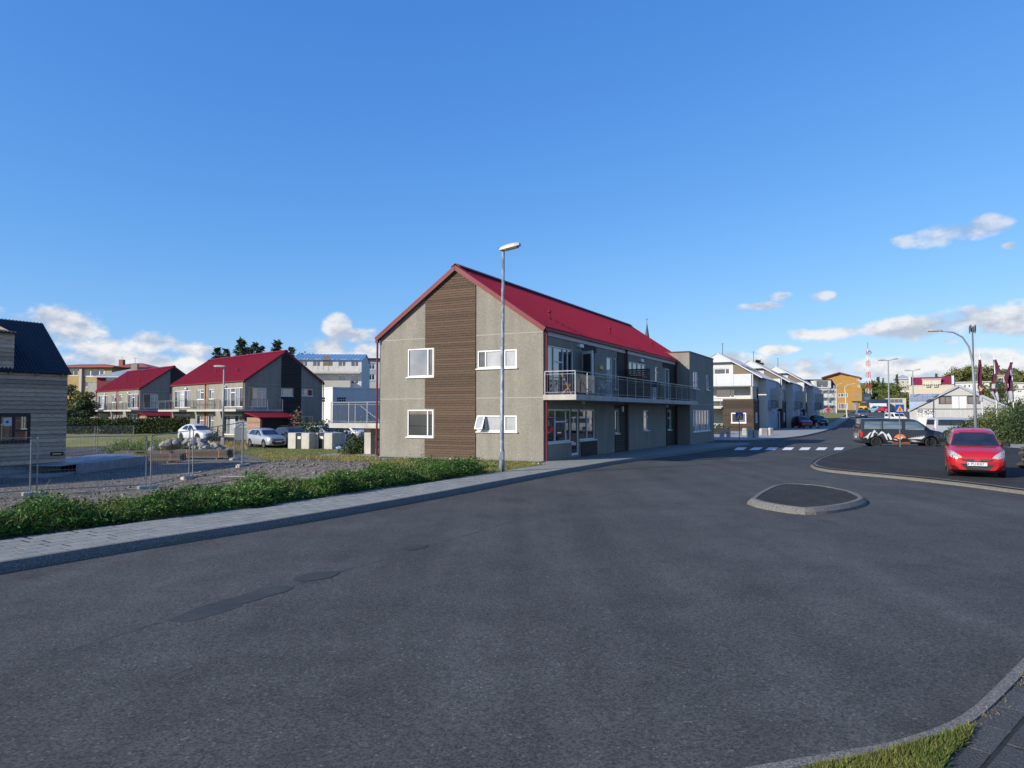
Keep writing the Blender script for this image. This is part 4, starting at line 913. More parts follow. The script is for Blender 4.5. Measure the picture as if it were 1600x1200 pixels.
    MB().box(-.2, 1.0, 8.6, 9.4, 2.6, 5.2).build('bay_panel', concrete_light, h); MB().box(-.19, .02, 11.5, 11.8, 1.9, 2.15).build('wall_lamp', white, h); MB().box(-.19, .02, 11.5, 11.8, 4.9, 5.15).build('wall_lamp', white, h)
    for k in range(3): y = 2+k*3.6; x = -2.2; z = ze+(zr-ze)*(x-xe)/(xr-xe); mb = MB(); mb.beam((x-.5,y,z+.36), (x+.5,y,z-.24), 1.0, .08); mb.build('skylight', dark_metal, h)
    mb = MB(); mb.tube([(xr,3.5,zr-.2),(xr,3.5,zr+1.5)], .035, 6); mb.beam((xr-.25,3.5,zr+1.4),(xr+.25,3.5,zr+1.4),.02,.02); mb.build('aerial', dark_metal, h)
    return h
terrace(0, 'white terrace house with square window in dark timber bay behind concrete posts')
terrace(1, 'white terrace house with glazed door, next beyond the square window timber bay')
terrace(2, 'white terrace house with glazed door beside the parked dark red car')

# ================================================================== BACKGROUND HOUSES
def simple_house(name, label, origin, rz, W, D, ze, zp, wallm, roofm, ridge='x', south=(), east=(), west=(), oh=.4, base=-2.0, wk=None, trim=None, cat='house', hip=False, group=None):
    h = empty(name, origin, rz, label, cat, group); wk = wk or {}
    for side, holes, a1 in ((('S',0.0), south, W), (('E',W), east, D), (('W',0.0), west, D), (('N',D), (), W)):
        gable = zp > ze and not hip and ((ridge == 'y' and side[0] in 'SN') or (ridge == 'x' and side[0] in 'EW'))
        s = (zp-ze)/(a1/2) if gable else 0; n = math.hypot(s, 1)
        wall(h, 'wall', side, 0, a1, base, zp if gable else ze, [q[:4] for q in holes], wallm, clip=[((0,ze),(-s/n,1/n)),((a1,ze),(s/n,1/n))] if gable else ())
        for q in holes: window(h, side, *q[:4], **{**dict(fw=.09, sill=False, vert=(.5,) if q[1]-q[0] > 1.0 else ()), **wk, **(q[4] if len(q) > 4 else {})})
    if zp <= ze+.01: MB().box(-oh, W+oh, -oh, D+oh, ze-.02, ze+.22).build('roof', roofm, h)
    elif hip:
        m = min(W, D)/2; r = [(m, D/2, zp), (W-m, D/2, zp)] if W > D else [(W/2, m, zp), (W/2, D-m, zp)]
        if W == D: r = [(W/2-.05, D/2, zp), (W/2+.05, D/2, zp)]
        vs = [(-oh,-oh,ze),(W+oh,-oh,ze),(W+oh,D+oh,ze),(-oh,D+oh,ze)]+r
        mb = MB(); mb.add(vs, [(0,1,5,4),(1,2,5),(2,3,4,5),(3,0,4),(0,3,2,1)] if W >= D else [(0,1,4),(1,2,5,4),(2,3,5),(3,0,4,5),(0,3,2,1)]); mb.build('roof', roofm, h)
        MB().box(-oh-.03, W+oh+.03, -oh-.03, D+oh+.03, ze-.18, ze-.01).build('eaves_trim', trim or white, h)
    else:
        k = (zp-ze)/((D if ridge == 'x' else W)/2)
        if ridge == 'x':
            for ya, yr in ((-oh, D/2), (D+oh, D/2)): ribbed_slope(h, 'roof', (-oh*.6,ya,ze-oh*k+.03), (W+oh*.6,ya,ze-oh*k+.03), (-oh*.6,yr,zp+.03), (W+oh*.6,yr,zp+.03), roofm, pitch=.6)
        else:
            for xa in (-oh, W+oh): ribbed_slope(h, 'roof', (xa,-oh*.6,ze-oh*k+.03), (xa,D+oh*.6,ze-oh*k+.03), (W/2,-oh*.6,zp+.03), (W/2,D+oh*.6,zp+.03), roofm, pitch=.6)
            if trim:
                for sx in (-1, 1): mb = MB(); mb.beam((W/2+sx*(W/2+oh),-oh*.6-.03,ze-oh*k-.08), (W/2,-oh*.6-.03,zp-.08), .04, .24); mb.build('bargeboard', trim, h)
    return h
def at_depth(px, Y, z=None): p = dp(px, 650, Y); return Vector((p.x, p.y, G(p.x, p.y)-.1 if z is None else z))
def span(o, rz, px):                      # width along local x from o until the pixel column px
    k = (px-800)/FPX/math.cos(PITCH); c, s = math.cos(rz), math.sin(rz); return (k*o.y-o.x)/(c-k*s)
def zat(py, Y): return dp(800, py, Y).z
# blue-roofed apartment block and its neighbours
o = at_depth(455, 115, 0); r = rad(3)
rows = []
for z in (zat(574,115), zat(600,115)): rows += [(1.0+k*2.05+.35, 2.2+k*2.05+.35, z+.05, z+1.45) for k in range(5)]
hb = simple_house('apartment_block', 'long white apartment block with bright blue roof above the red roofed house', o, r, 11.2, 9, zat(562,115), zat(562,115)+1.25, white_wall, roof_blue, south=rows+[(1.5+k*2.05, 2.7+k*2.05, zat(630,115), zat(630,115)+1.4) for k in range(5)], oh=.25)
z = zat(581.5,115); MB().box(1.2, 11.2, -1.2, 0, z-.25, z).build('balcony_slab', concrete_light, hb)
for k in range(12): MB().box(1.25+k*.82, 2.0+k*.82, -1.2, -1.12, z+.12, z+.95).build('parapet_panel', mat('worn_panel', (.50,.47,.42), (.62,.59,.54), 2, .9), hb)
z = zat(603.5,115); MB().box(5.5, 9.6, -1.1, 0, z-.2, z+.9).build('balcony', cream_wall, hb)
z = zat(574,115); MB().box(5.0, 6.0, -.06, 0, z-.4, z+1.9).build('timber_panel', wood_brown, hb)
hg = simple_house('apartment_block', 'grey panelled block with dark window strip beside the blue roofed block', at_depth(567, 135, 0), rad(2), 9, 9, zat(561.5,135), zat(561.5,135), mat('pale_grey_wall', (.40,.43,.46), None, 1, .8), dark_metal,
    south=[(1.0,2.2,zat(577,135),zat(568,135)),(1.0,2.2,zat(594,135),zat(585,135)),(.9,4.2,zat(604,135),zat(600.5,135),dict(vert=(.25,.5,.75)))], oh=.5)
for za, zb in ((565,568),(577,585),(594,597)): MB().box(.95,2.25,-.03,.0,zat(zb,135),zat(za,135)).build('spandrel_panel', slate_wall, hg)
MB().box(-.02,9,-.04,0,zat(615,135),zat(598.6,135)).build('base_band', cream_wall, hg)
MB().box(-8,0,3,9,-2,zat(571,135)).build('link_wing', slate_wall, hg)
p0 = at_depth(519.5, 100, -.1); zt = zat(606,100)
simple_house('flat_house', 'low flat roofed house, white side and bluish front, behind the stair landing', p0, rad(46), 12, 9, zt, zt, white_wall, white_wall, oh=.06,
    south=[(.7,2.2,zat(627,100),zat(619,100),dict(vert=(.25,.5,.75),hor=[(k,.5) for k in range(4)],fw=.05))], west=[(2.0,3.4,zat(627,100),zat(619,100),dict(vert=(.33,.66),hor=[(k,.5) for k in range(3)],fw=.05))])
# yellow and grey roofed houses beyond the timber house
o = at_depth(70, 130, 0); ze = zat(573,130)
hy = simple_house('yellow_house', 'yellow house with orange red hipped roof and brick chimney', o, rad(-4), 12.6, 8, ze, zat(567,130), yellow_wall, roof_orange, hip=True, oh=.7, trim=roof_orange, south=[(7.4,11.2,zat(589,130),zat(577.5,130),dict(vert=(.3,.75),fw=.2)),(4.4,6.2,zat(587,130),zat(576,130)),(7.6,11.0,zat(605,130),zat(596,130),dict(vert=(.5,)))])
MB().box(6.6,7.1,-.35,.05,-2,ze-.3).build('corner_post', concrete_light, hy)
h2 = MB(); h2.add([(9.4,3,ze),(17.6,3,ze),(17.6,11,ze),(9.4,11,ze),(12.6,7,zat(563.8,130)),(14,7,zat(563.8,130))], [(0,1,5,4),(1,2,5),(2,3,4,5),(3,0,4)]); h2.build('upper_roof', roof_orange, hy)
MB().box(10.6,11.4,5,5.8,ze,zat(559,130)).build('chimney', mat('chimney_brick', (.25,.11,.08), None, 4, .9), hy); mb = MB(); mb.tube([(11,5.4,zat(559,130)),(11,5.4,zat(554,130))], .03, 5); mb.build('aerial', dark_metal, hy)
o = at_depth(150, 118, 0); ze = zat(588,118)
hg2 = simple_house('grey_roof_house', 'dark red walled house with grey hipped roof and square chimney', o, rad(6), 10, 8, ze, zat(573,118), red_wall, roof_grey, hip=True, oh=.5, south=[(1.4,4.0,zat(595,118),zat(589,118),dict(vert=(.25,.5,.75)))])
MB().box(4.2,5.2,2.8,3.7,zat(579,118),zat(566.5,118)).build('chimney', mat('grey_brick', (.30,.26,.20), None, 4, .9), hg2); mb = MB(); mb.tube([(4.7,3.2,zat(566.5,118)),(4.7,3.2,zat(556,118))], .03, 5); mb.beam((4.4,3.2,zat(557,118)),(5.2,3.2,zat(557,118)),.04,.04); mb.build('aerial', dark_metal, hg2)
MB().box(-1.6,0,.5,1.2,-2,zat(598,118)).build('side_wall', concrete_light, hg2)

# scaffolded house, ochre house, sheds at the end of the street
q7 = lambda x, y: (1240+x/8.571, 560+y/8.571)
Ys = 185; gs = G(50, Ys)
def X7(x, Y): return dp(1240+x/8.571, 650, Y).x
def Z7(y, Y): return dp(1300, 560+y/8.571, Y).z
o = Vector((X7(205, Ys), Ys, 0)); Wd = X7(565, Ys)-X7(205, Ys)
ze, zp = Z7(395, Ys), Z7(275, Ys)
hs = simple_house('scaffold_house', 'white house with dark roof and dormer wrapped in scaffolding at the street end', o, rad(-6), Wd, 7.5, ze, zp, white_wall, roof_dark, ridge='x', base=0, oh=.2,
   south=[(1.1,1.9,Z7(605,Ys),Z7(540,Ys)),(2.6,3.8,Z7(475,Ys),Z7(410,Ys)),(4.6,5.9,Z7(475,Ys),Z7(410,Ys)),(2.6,3.4,Z7(605,Ys),Z7(530,Ys)),(4.9,5.9,Z7(605,Ys),Z7(530,Ys))], west=[(2.5,3.5,Z7(345,Ys),Z7(310,Ys))])
MB().box(1.4,5.6,-.15,4,ze-.1,Z7(292,Ys)).build('dormer', white_wall, hs); MB().box(2.0,4.8,-.2,-.14,ze+.25,Z7(302,Ys)).build('dormer_window', glass, hs)
MB().box(1.2,5.8,-.3,4.5,Z7(292,Ys),Z7(285,Ys)).build('dormer_roof', roof_dark, hs); MB().box(0.1,Wd-.1,-.08,0,0,Z7(645,Ys)).build('stone_base', concrete_grey, hs)
sf = empty('scaffolding', o+Vector((1.6,-1.3,G(o.x, o.y))), rad(-6), 'pale metal scaffolding with crossed braces standing in front of the white house', 'scaffold'); zt = ze+.6-G(o.x, o.y)
for k in range(4):
    for d in (0, .9): mb = MB(); mb.tube([(k*1.5,d,0),(k*1.5,d,zt)], .05, 6); mb.build('standard', white_wall, sf)
for z in (1.9, 3.9, 5.8): MB().box(-.1,4.6,0,.9,z,z+.08).build('deck', concrete_light, sf)
for k in range(3):
    for z in (0, 1.9, 3.9): mb = MB(); mb.tube([(k*1.5,0,z),((k+1)*1.5,0,z+1.9)] if k % 2 else [((k+1)*1.5,0,z),(k*1.5,0,z+1.9)], .03, 5); mb.build('brace', steel_paint, sf)
Yo = 215; o = Vector((X7(585, Yo), Yo, 0)); ro_ = rad(-25); SO = lambda x: span(o, ro_, 1240+x/8.571); Wd = SO(885)
ho = empty('ochre_house', o, ro_, 'tall ochre house with low pitched maroon roof at the street end', 'house')
x0 = SO(385); ze1 = Z7(250, Yo); zp1 = Z7(188, Yo); xm = SO(612); xe = SO(905); b0 = 0
oh_ = [(.3,2.9,Z7(518,Yo),Z7(470,Yo)),(.4,2.9,Z7(680,Yo),Z7(600,Yo)),(5.3,6.3,Z7(528,Yo),Z7(468,Yo)),(5.5,6.4,Z7(300,Yo),Z7(255,Yo)),(5.7,6.4,Z7(392,Yo),Z7(358,Yo))]
wall(ho, 'wall', ('S',0.0), 0, Wd, b0, Z7(244,Yo), oh_, ochre_wall)
for q in oh_: window(ho, ('S',0.0), *q, vert=(.25,.62) if q[1]-q[0] > 2 else (.5,), fw=.12, sill=False)
mb = MB(); mb.add([(x0,.5,b0),(0,.5,b0),(0,.5,ze1),(Wd,.1,ze1),(xm,.5,zp1),(x0,.5,ze1)], [(0,1,2,4,5),(2,3,4)]); mb.build('gable_wall', ochre_wall, ho)
wall(ho, 'wall', ('E',Wd), 0, 12, b0, Z7(255,Yo), [], ochre_wall)
MB().box(Wd*.62, Wd+.5, -.9, .0, Z7(575,Yo), Z7(395,Yo)).build('oriel', ochre_wall, ho); MB().box(Wd*.64+.8, Wd*.64+1.7, -.95, -.9, Z7(525,Yo), Z7(470,Yo)).build('oriel_window', glass_curtain, ho)
for a, b in ((x0-.3, xm), (xe+.3, xm)):
    s = (zp1-ze1)/abs(xm-x0)*abs(b-a); ribbed_slope(ho, 'roof', (a,-.4,zp1-s+.1), (a,12,zp1-s+.1), (b,-.4,zp1+.1), (b,12,zp1+.1), mat('maroon_roof', (.16,.02,.04), None, 1, .5), pitch=.8, thick=.3)
for z in (Z7(392,Yo),): MB().box(.02,Wd*.95,-.06,.0,z-.08,z+.08).build('string_course', mat('ochre_dark', (.33,.17,.04), None, 1, .8), ho)
MB().box(Wd*.68,Wd*.9,-.2,0,Z7(700,Yo),Z7(590,Yo)).build('entrance_glazing', glass_curtain, ho)
simple_house('metal_shed', 'white shed with slanting roof right beside the ochre house', Vector((X7(905,225),225,0)), rad(-25), span(Vector((X7(905,225),225,0)), rad(-25), 1240+1035/8.571), 12, Z7(490,225), Z7(458,225), pale_blue_wall, roof_grey, ridge='y', south=[(1.0,2.6,Z7(560,225),Z7(512,225))], oh=.2, base=0, cat='shed')
simple_house('low_house', 'low white house with dark gable roof across the far car park', Vector((X7(1030,200),200,0)), rad(-25), span(Vector((X7(1030,200),200,0)), rad(-25), 1240+1240/8.571), 9, Z7(590,200), Z7(545,200), white_wall, roof_dark, ridge='x', oh=.3, base=0, south=[(.6,1.2,Z7(660,200),Z7(630,200))])
simple_house('dark_hall', 'flat hall with dark upper band behind the far red car', Vector((X7(1235,205),205,0)), rad(-25), span(Vector((X7(1235,205),205,0)), rad(-25), 1240+1500/8.571), 10, Z7(530,205), Z7(530,205), cream_wall, dark_metal, oh=.1, base=0, south=[(.2,4.4,Z7(598,205),Z7(545,205),dict(vert=(.25,.5,.75),frame=slate_wall)),(3.0,3.6,Z7(690,205),Z7(630,205))], cat='hall')

# buildings on the right
q8 = lambda x, y: (1420+x/7.5, 540+y/7.5)
def X8(x, Y): return dp(1420+x/7.5, 650, Y).x
def Z8(y, Y): return dp(1500, 540+y/7.5, Y).z
Yw = 84; o = Vector((X8(18,Yw), Yw, 0)); rw_ = rad(-36); Wd = span(o, rw_, 1580); ze, zp = Z8(742,Yw-4), Z8(458,Yw-4)
def XH(x): return span(o, rw_, 1420+x/7.5)
hw = simple_house('gable_hall', 'wide pale hall with low gable and dark framed upper windows behind the silver van', o, rw_, Wd, 16, ze, zp, mat('pale_hall', (.34,.34,.325), (.38,.38,.365), .8, .8), mat('hall_roof', (.30,.33,.38), None, 1, .5), ridge='y', trim=slate_wall, oh=.25, base=-1,
   south=[(XH(345),XH(498),Z8(685,Yw-4),Z8(590,Yw-4),dict(frame=dark_metal)),(XH(680),XH(835),Z8(685,Yw-4),Z8(590,Yw-4),dict(frame=dark_metal))], cat='hall')
wbox(MB(), ('S',0.0), XH(500), XH(580), Z8(742,Yw-4)+.05, Z8(592,Yw-4), 0, .05).build('loading_door', pale_blue_wall, hw); wbox(MB(), ('S',0.0), XH(590), XH(672), Z8(742,Yw-4)+.05, Z8(592,Yw-4), 0, .05).build('loading_door', white_wall, hw)
wbox(MB(), ('S',0.0), .05, Wd-.05, ze-.04, ze+.04, 0, .03).build('cornice', dark_metal, hw); wbox(MB(), ('S',0.0), XH(350), XH(835), Z8(588,Yw-4), Z8(582,Yw-4), 0, .04).build('cornice', dark_metal, hw)
for k in range(60): a = .1+k*Wd/60; wbox(MB(), ('S',0.0), a, a+.02, -.5, ze-.06, 0, .008).build('cladding_rib', pale_blue_wall, hw) if k % 3 == 0 else None
MB().box(XH(95), XH(290), -.03, -.004, 0, Z8(838,Yw-4)).build('roller_door', white_wall, hw)
sg = wbox(MB(), ('S',0.0), XH(92), XH(298), Z8(835,Yw-4), Z8(748,Yw-4), .01, .08).build('painted_sign', white_p, hw); mbk = MB()
for k in range(150):                                        # black brush-work pattern
    a = random.uniform(XH(97), XH(290)); z = Z8(835,Yw-4)+(Z8(748,Yw-4)-Z8(835,Yw-4))*(random.random()**.6)*.95; l = random.uniform(.04,.13); t = random.uniform(.02,.045); an = random.uniform(0, math.pi)
    mbk.add([(a+math.cos(an)*l,-.083,z+math.sin(an)*l*.6),(a-math.sin(an)*t,-.083,z+math.cos(an)*t),(a-math.cos(an)*l,-.083,z-math.sin(an)*l*.6),(a+math.sin(an)*t,-.083,z-math.cos(an)*t)], [(0,1,2,3)])
mbk.build('sign_print', black_p, sg)
Yb = 112; o = Vector((X8(10,Yb), Yb, 0)); rb_ = rad(-33); Wd = span(o, rb_, 1491)
def XB(x): return span(o, rb_, 1420+x/7.5)
hbg = simple_house('mansard_house', 'beige house with steep maroon mansard roof and wide dormer behind the pale hall', o, rb_, Wd, 9, Z8(478,Yb), Z8(478,Yb), mat('beige_wall', (.46,.41,.31), None, 1, .85), cream_wall, oh=.02, base=0)
zz0, zz1 = Z8(476,Yb)+.2, Z8(372,Yb)
ribbed_slope(hbg, 'mansard_roof', (.2,-.1,zz0), (Wd-.3,-.1,zz0), (.2,1.0,zz1), (Wd-.3,1.0,zz1), mat('maroon_metal', (.17,.012,.045), None, 1, .5), pitch=.4); MB().box(.2,Wd-.3,1.0,9,zz0,zz1-.03).build('upper_roof', mat('maroon_metal', (.17,.012,.045)), hbg)
for a in (0, Wd-.32): MB().box(a, a+.3, -.2, 9, zz0, zz1+.1).build('gable_parapet', white_wall, hbg)
MB().box(XB(160), XB(378), -.25, 2, zz0, Z8(405,Yb)).build('dormer', mat('beige_wall', (.46,.41,.31)), hbg); MB().box(XB(152), XB(386), -.35, 2.2, Z8(405,Yb), Z8(394,Yb)).build('dormer_roof', cream_wall, hbg)
for a, b in ((197,250),(287,338)): window(hbg, ('S',-.25), XB(a), XB(b), Z8(488,Yb), Z8(435,Yb), vert=(.5,), recess=-.01, fw=.05, sill=False)
simple_house('grey_shed', 'grey blue lean-to shed between the pale hall and mansard house', Vector((X8(15,98), 98, 0)), rad(-33), span(Vector((X8(15,98), 98, 0)), rad(-33), 1470), 6, Z8(640,96), Z8(560,96), blue_shade_wall, roof_grey, ridge='x', oh=.15, base=-1, cat='shed')
# white houses on the hill
def hill_house(px0, px1, pt, pb, Y, label, name='hill_house', roofm=None, flat=True, n=6, wm=None):
    o = dp(px0, 650, Y); o.z = 0; Wd = dp(px1, 650, Y).x-o.x; zt = dp(px0, pt, Y).z; zb = dp(px0, pb, Y).z
    Wd = span(o, rad(-28), px1); ws = [(Wd*(k+.25)/n, Wd*(k+.75)/n, zb+(zt-zb)*.45, zb+(zt-zb)*.75) for k in range(n)]
    return simple_house(name, label, o, rad(-28), span(o, rad(-28), px1), 10, zt, zt if flat else zt+(zt-zb)*.5, wm or white_wall, roofm or white_wall, south=ws, oh=.5, base=zb-6, hip=not flat, group='houses on the hill')
hill_house(1381,1425,609,624,262, 'low white hillside house with flat roof among trees behind the double street lamp', n=4)
hill_house(1399,1424,592,606,300, 'pale hillside house with hipped grey roof above the flat roofed one', roofm=roof_grey, flat=False, n=3, wm=cream_wall)
hill_house(1492,1546,598,612,240, 'long white hillside terrace with rows of small windows right behind the pale hall gable', n=8)
hill_house(1505,1572,588,602,275, 'grey flat roofed hillside house behind the flagpoles', n=5, wm=cream_wall)
hill_house(1585,1640,599,614,250, 'white hillside house with dark windows right of the flags', n=5)
hill_house(1588,1640,591,599,300, 'orange hillside house beyond the right hand flag', wm=roof_orange, n=4)
hill_house(1560,1600,608,618,235, 'low white garden building between the flags', n=3)
# church spire
o = dp(1012, 650, 170); o.z = 0; sp = empty('church_spire', o, 0, 'slender dark pointed church spire with cross above the red roof', 'spire')
z0, z1, z2 = dp(1012,540,170).z, dp(1012,505,170).z, dp(1012,497,170).z
mb = MB(); mb.tube([(0,0,z0),(0,0,z1)], [.85,.06], 8); mb.build('spire_roof', mat('spire_slate', (.055,.065,.08), None, 2, .7), sp); MB().box(-.85,.85,-.85,.85,0,z0).build('tower', white_wall, sp)
mb = MB(); mb.tube([(0,0,z1-.1),(0,0,z2)], .05, 6); mb.beam((-.28,0,z2-.35),(.28,0,z2-.35),.06,.06); mb.build('cross', dark_metal, sp)
# masts
o = dp(1358, 650, 232); o.z = G(o.x, o.y); ms = empty('lattice_mast', o, rad(20), 'red and white lattice radio mast with dish behind the ochre house', 'mast')
zt = dp(1358, 546, 232).z-o.z; nseg = 10
for k in range(nseg):
    a, b = zt*k/nseg, zt*(k+1)/nseg; wa, wb = 1.35-.75*k/nseg, 1.35-.75*(k+1)/nseg; mb = MB()
    cs = lambda w, z: [Vector((sx*w/2, sy*w/2, z)) for sx, sy in ((-1,-1),(1,-1),(1,1),(-1,1))]
    A, Bq = cs(wa, a), cs(wb, b)
    for i in range(4): j = (i+1) % 4; mb.tube([A[i], Bq[i]], .06, 5); mb.tube([A[i], Bq[j]], .032, 4); mb.tube([A[j], Bq[i]], .032, 4); mb.tube([Bq[i], Bq[j]], .032, 4)
    mb.build('mast_section', mat('mast_red', (.42,.035,.03), None, 2, .5) if k % 2 else white, ms)
mb = MB(); mb.tube([(0,0,zt),(0,0,dp(1358,535,232).z-o.z)], .06, 6); mb.build('antenna', dark_metal, ms)
for (x, z) in ((.5, zt-1.0), (-.3, zt-.4)): mb = MB(); mb.tube([(x,-.4,z),(x,-.75,z)], [.5,.42], 12); mb.build('dish', white, ms)
o = dp(1523, 650, 200); o.z = G(o.x, o.y); ms = empty('telecom_mast', o, 0, 'slim dark telecom mast with antenna cluster rising behind the curved street lamp', 'mast')
zt = dp(1523, 512, 200).z-o.z; mb = MB(); mb.tube([(0,0,0),(0,0,zt)], [.30,.19], 10); mb.build('pole', mat('mast_grey', (.09,.10,.11), None, 2, .6), ms)
for k in range(9): an = k*2*math.pi/9; mb = MB(); mb.box(math.cos(an)*.75-.09,math.cos(an)*.75+.09,math.sin(an)*.75-.09,math.sin(an)*.75+.09,zt-1.6+(k%3)*.25,zt+.2+(k%3)*.3); mb.beam((0,0,zt-.8),(math.cos(an)*.75,math.sin(an)*.75,zt-.8),.06,.06); mb.build('antenna', mat('mast_grey', (.09,.10,.11)), ms)
mb = MB()
for sx in (-1,1): mb.tube([(.75+sx*.2,0,4),(.75+sx*.2,0,zt-2)], .03, 4)
for k in range(int((zt-6)/.6)): mb.beam((.55,0,4.3+k*.6),(.95,0,4.3+k*.6),.03,.03)
mb.build('ladder', steel_paint, ms)
# ================================================================== STREET FURNITURE
def lamp_head(parent, p, d, L=.85, w=.28, name='lamp_head'):
    "flat luminaire reaching from p along d"
    d = Vector(d).normalized(); n = d.cross(Vector((0,0,1))).normalized(); up = n.cross(d); mb = MB(); prof = [(-.12,.45,.05),(.0,.8,.10),(.35,1,.13),(.75,.95,.12),(1.0,.6,.07)]; vs = []
    for t, kw, kh in prof:
        c = p+d*(t*L)
        for a, b in ((-1,-.35),(1,-.35),(.9,.5),(.45,1),(-.45,1),(-.9,.5)): vs.append(c+n*(a*w/2*kw)+up*(b*kh*.9))
    fs = [tuple(range(5,-1,-1)), tuple(range(24,30))]
    for i in range(4):
        for k in range(6): j = (k+1) % 6; fs.append((i*6+k, i*6+j, i*6+6+j, i*6+6+k))
    mb.add(vs, fs); h = mb.build(name, mat('lamp_shell', (.42,.41,.37), None, 3, .5), parent)
    mb = MB(); mb.obox(p+d*(L*.5)-up*.055, d*(L*.36), n*(w*.38), up*.012); mb.build('lens', mat('lamp_lens', (.12,.125,.13), None, 3, .2), h); return h
o = gp(784, 737); lp = empty('street_lamp', o, 0, 'tall grey street lamp post with flaking paint in front of the gable wall', 'street lamp')
H = dp(787, 390, o.y).z-o.z
mb = MB(); mb.tube([(0,0,-.2),(0,0,.75),(.0,0,.8),(.05,0,H)], [.095,.095,.075,.05], 12); mb.build('pole', mat('flaky_paint', (.27,.30,.34), (.14,.155,.175), 9, .55, metal=.2, vec=(1,1,.45), contrast=.12), lp, smooth=True)
MB().box(-.06,.06,-.1,-.085,.42,.70).build('service_hatch', steel_paint, lp)
lamp_head(lp, Vector((.0,0,H)), UX*.9+Vector((0,0,.12)), .72, .28)
o = gp(348, 697); lp = empty('street_lamp', o, 0, 'grey street lamp standing beside the white car in the dry grass', 'street lamp'); H = dp(349, 573, o.y).z-o.z
mb = MB(); mb.tube([(0,0,-.3),(0,0,H)], [.10,.06], 10); mb.build('pole', steel_paint, lp, smooth=True); MB().box(-.13,.13,-.13,.13,-.3,.75).build('base_box', concrete_grey, lp); lamp_head(lp, Vector((.05,0,H)), (-1,-.2,.03), .9, .34)
def twin(px, top, Y, label):
    o = dp(px, 650, Y); o.z = G(o.x, o.y)-.1; l = empty('twin_street_lamp', o, 0, label, 'street lamp', 'double headed street lamps'); H = dp(px, top, Y).z-o.z
    mb = MB(); mb.tube([(0,0,0),(0,0,H)], [.11,.06], 8); mb.build('pole', steel_paint, l); mb = MB(); mb.tube([(-.5,0,H+.02),(0,0,H-.05),(.5,0,H+.1)], .04, 6); mb.build('crossarm', steel_paint, l)
    lamp_head(l, Vector((-.35,0,H)), (-1,0,.03), .8, .3); lamp_head(l, Vector((.35,0,H+.07)), (1,.1,.15), .8, .3)
twin(1389.5, 563, 78, 'double headed street lamp right behind the black camper van')
twin(1427.5, 579, 99, 'double headed street lamp in front of the beige mansard house')
o = gp(1527, 692); o = Vector((dp(1525,660,47).x, 47, 0)); o.z = G(o.x, o.y)
l = empty('curved_street_lamp', o, 0, 'tall grey street lamp with long curved arm above the bush bank', 'street lamp'); pts = [Vector((0,0,-.3))]
for x, y in ((1522,600),(1519.5,565),(1514,542),(1504,527),(1490,519.5),(1468,517)): p = dp(x, y, 47); pts.append(Vector((p.x-o.x, 0, p.z-o.z)))
mb = MB(); mb.tube(pts, [.11,.085,.075,.06,.05,.045,.04], 10); mb.build('pole', steel_paint, l, smooth=True); lamp_head(l, pts[-1]+Vector((.05,0,0)), (-1,0,.02), .85, .3)
for (bx, by, mx, my, tx, ty, Y, lab) in ((1307,644,1306.5,604,1313,600,170,'slim street lamp with curved tip in front of the scaffolded house'), (1323.5,650,1320,605,1333,600,140,'slim leaning street lamp beside the curving far pavement')):
    b = dp(bx, by, Y); b.z = G(b.x, b.y)-.1; l = empty('slim_street_lamp', b, 0, lab, 'street lamp', 'slim street lamps'); m_ = dp(mx, my, Y)-b; t_ = dp(tx, ty, Y)-b
    mb = MB(); mb.tube([(0,0,0), m_, m_+(t_-m_)*.4+Vector((0,0,.25)), t_], [.12,.07,.05,.05], 8); mb.build('pole', white_wall, l); lamp_head(l, t_, (1,0,.15), .5, .25)
# crossing signs
def crossing_sign(base, y_top, y_bot, half, label, back=None):
    e = empty('crossing_sign', base, 0, label, 'road sign', 'pedestrian crossing signs'); H0 = dp(800, y_bot, base.y).z-base.z; H1 = dp(800, y_top, base.y).z-base.z; s = (H1-H0)/2; c = (H0+H1)/2
    mb = MB(); mb.tube([(0,0,-.1),(0,0,H1)], .035, 8); mb.build('pole', steel, e)
    pl = MB().bbox(-s,s,-.055,-.04,c-s,c+s,.004).build('plate', sign_blue, e)
    mb = MB(); t = s*.86; mb.add([(-t,-.058,c-t*.78),(t,-.058,c-t*.78),(0,-.058,c+t*.86),(-t,-.064,c-t*.78),(t,-.064,c-t*.78),(0,-.064,c+t*.86)], [(3,4,5),(0,2,1),(0,1,4,3),(1,2,5,4),(2,0,3,5)]); mb.build('warning_triangle', sign_yellow, pl)
    mb = MB(); yy = -.068                                  # walking figure
    def bar(x0, z0, x1, z1, w): d = Vector((x1-x0, 0, z1-z0)); n = Vector((-d.z, 0, d.x)).normalized()*w/2; a = Vector((x0,yy,z0)); b = Vector((x1,yy,z1)); mb.add([a-n, b-n, b+n, a+n], [(0,1,2,3)])
    k = t*.5
    bar(0,c+k*.15,0,c-k*.5,k*.34); bar(0,c-k*.45,-k*.42,c-k*1.25,k*.2); bar(0,c-k*.45,k*.36,c-k*1.25,k*.2); bar(0,c+k*.1,-k*.45,c-k*.35,k*.15); bar(0,c+k*.1,k*.42,c-k*.3,k*.15)
    mb.add([(math.cos(a)*k*.2,yy,c+k*.42+math.sin(a)*k*.2) for a in np.linspace(0,2*math.pi,9)[:-1]], [tuple(range(8))]); mb.build('walking_figure', black_p, pl); return e
crossing_sign(gp(1155.5, 692), 644.2, 656, 0, 'blue pedestrian crossing sign on pole in front of the dark timber bay')
crossing_sign(gp(1406.5, 698.5), 632, 645.5, 0, 'blue pedestrian crossing sign on pole in front of the black camper van')
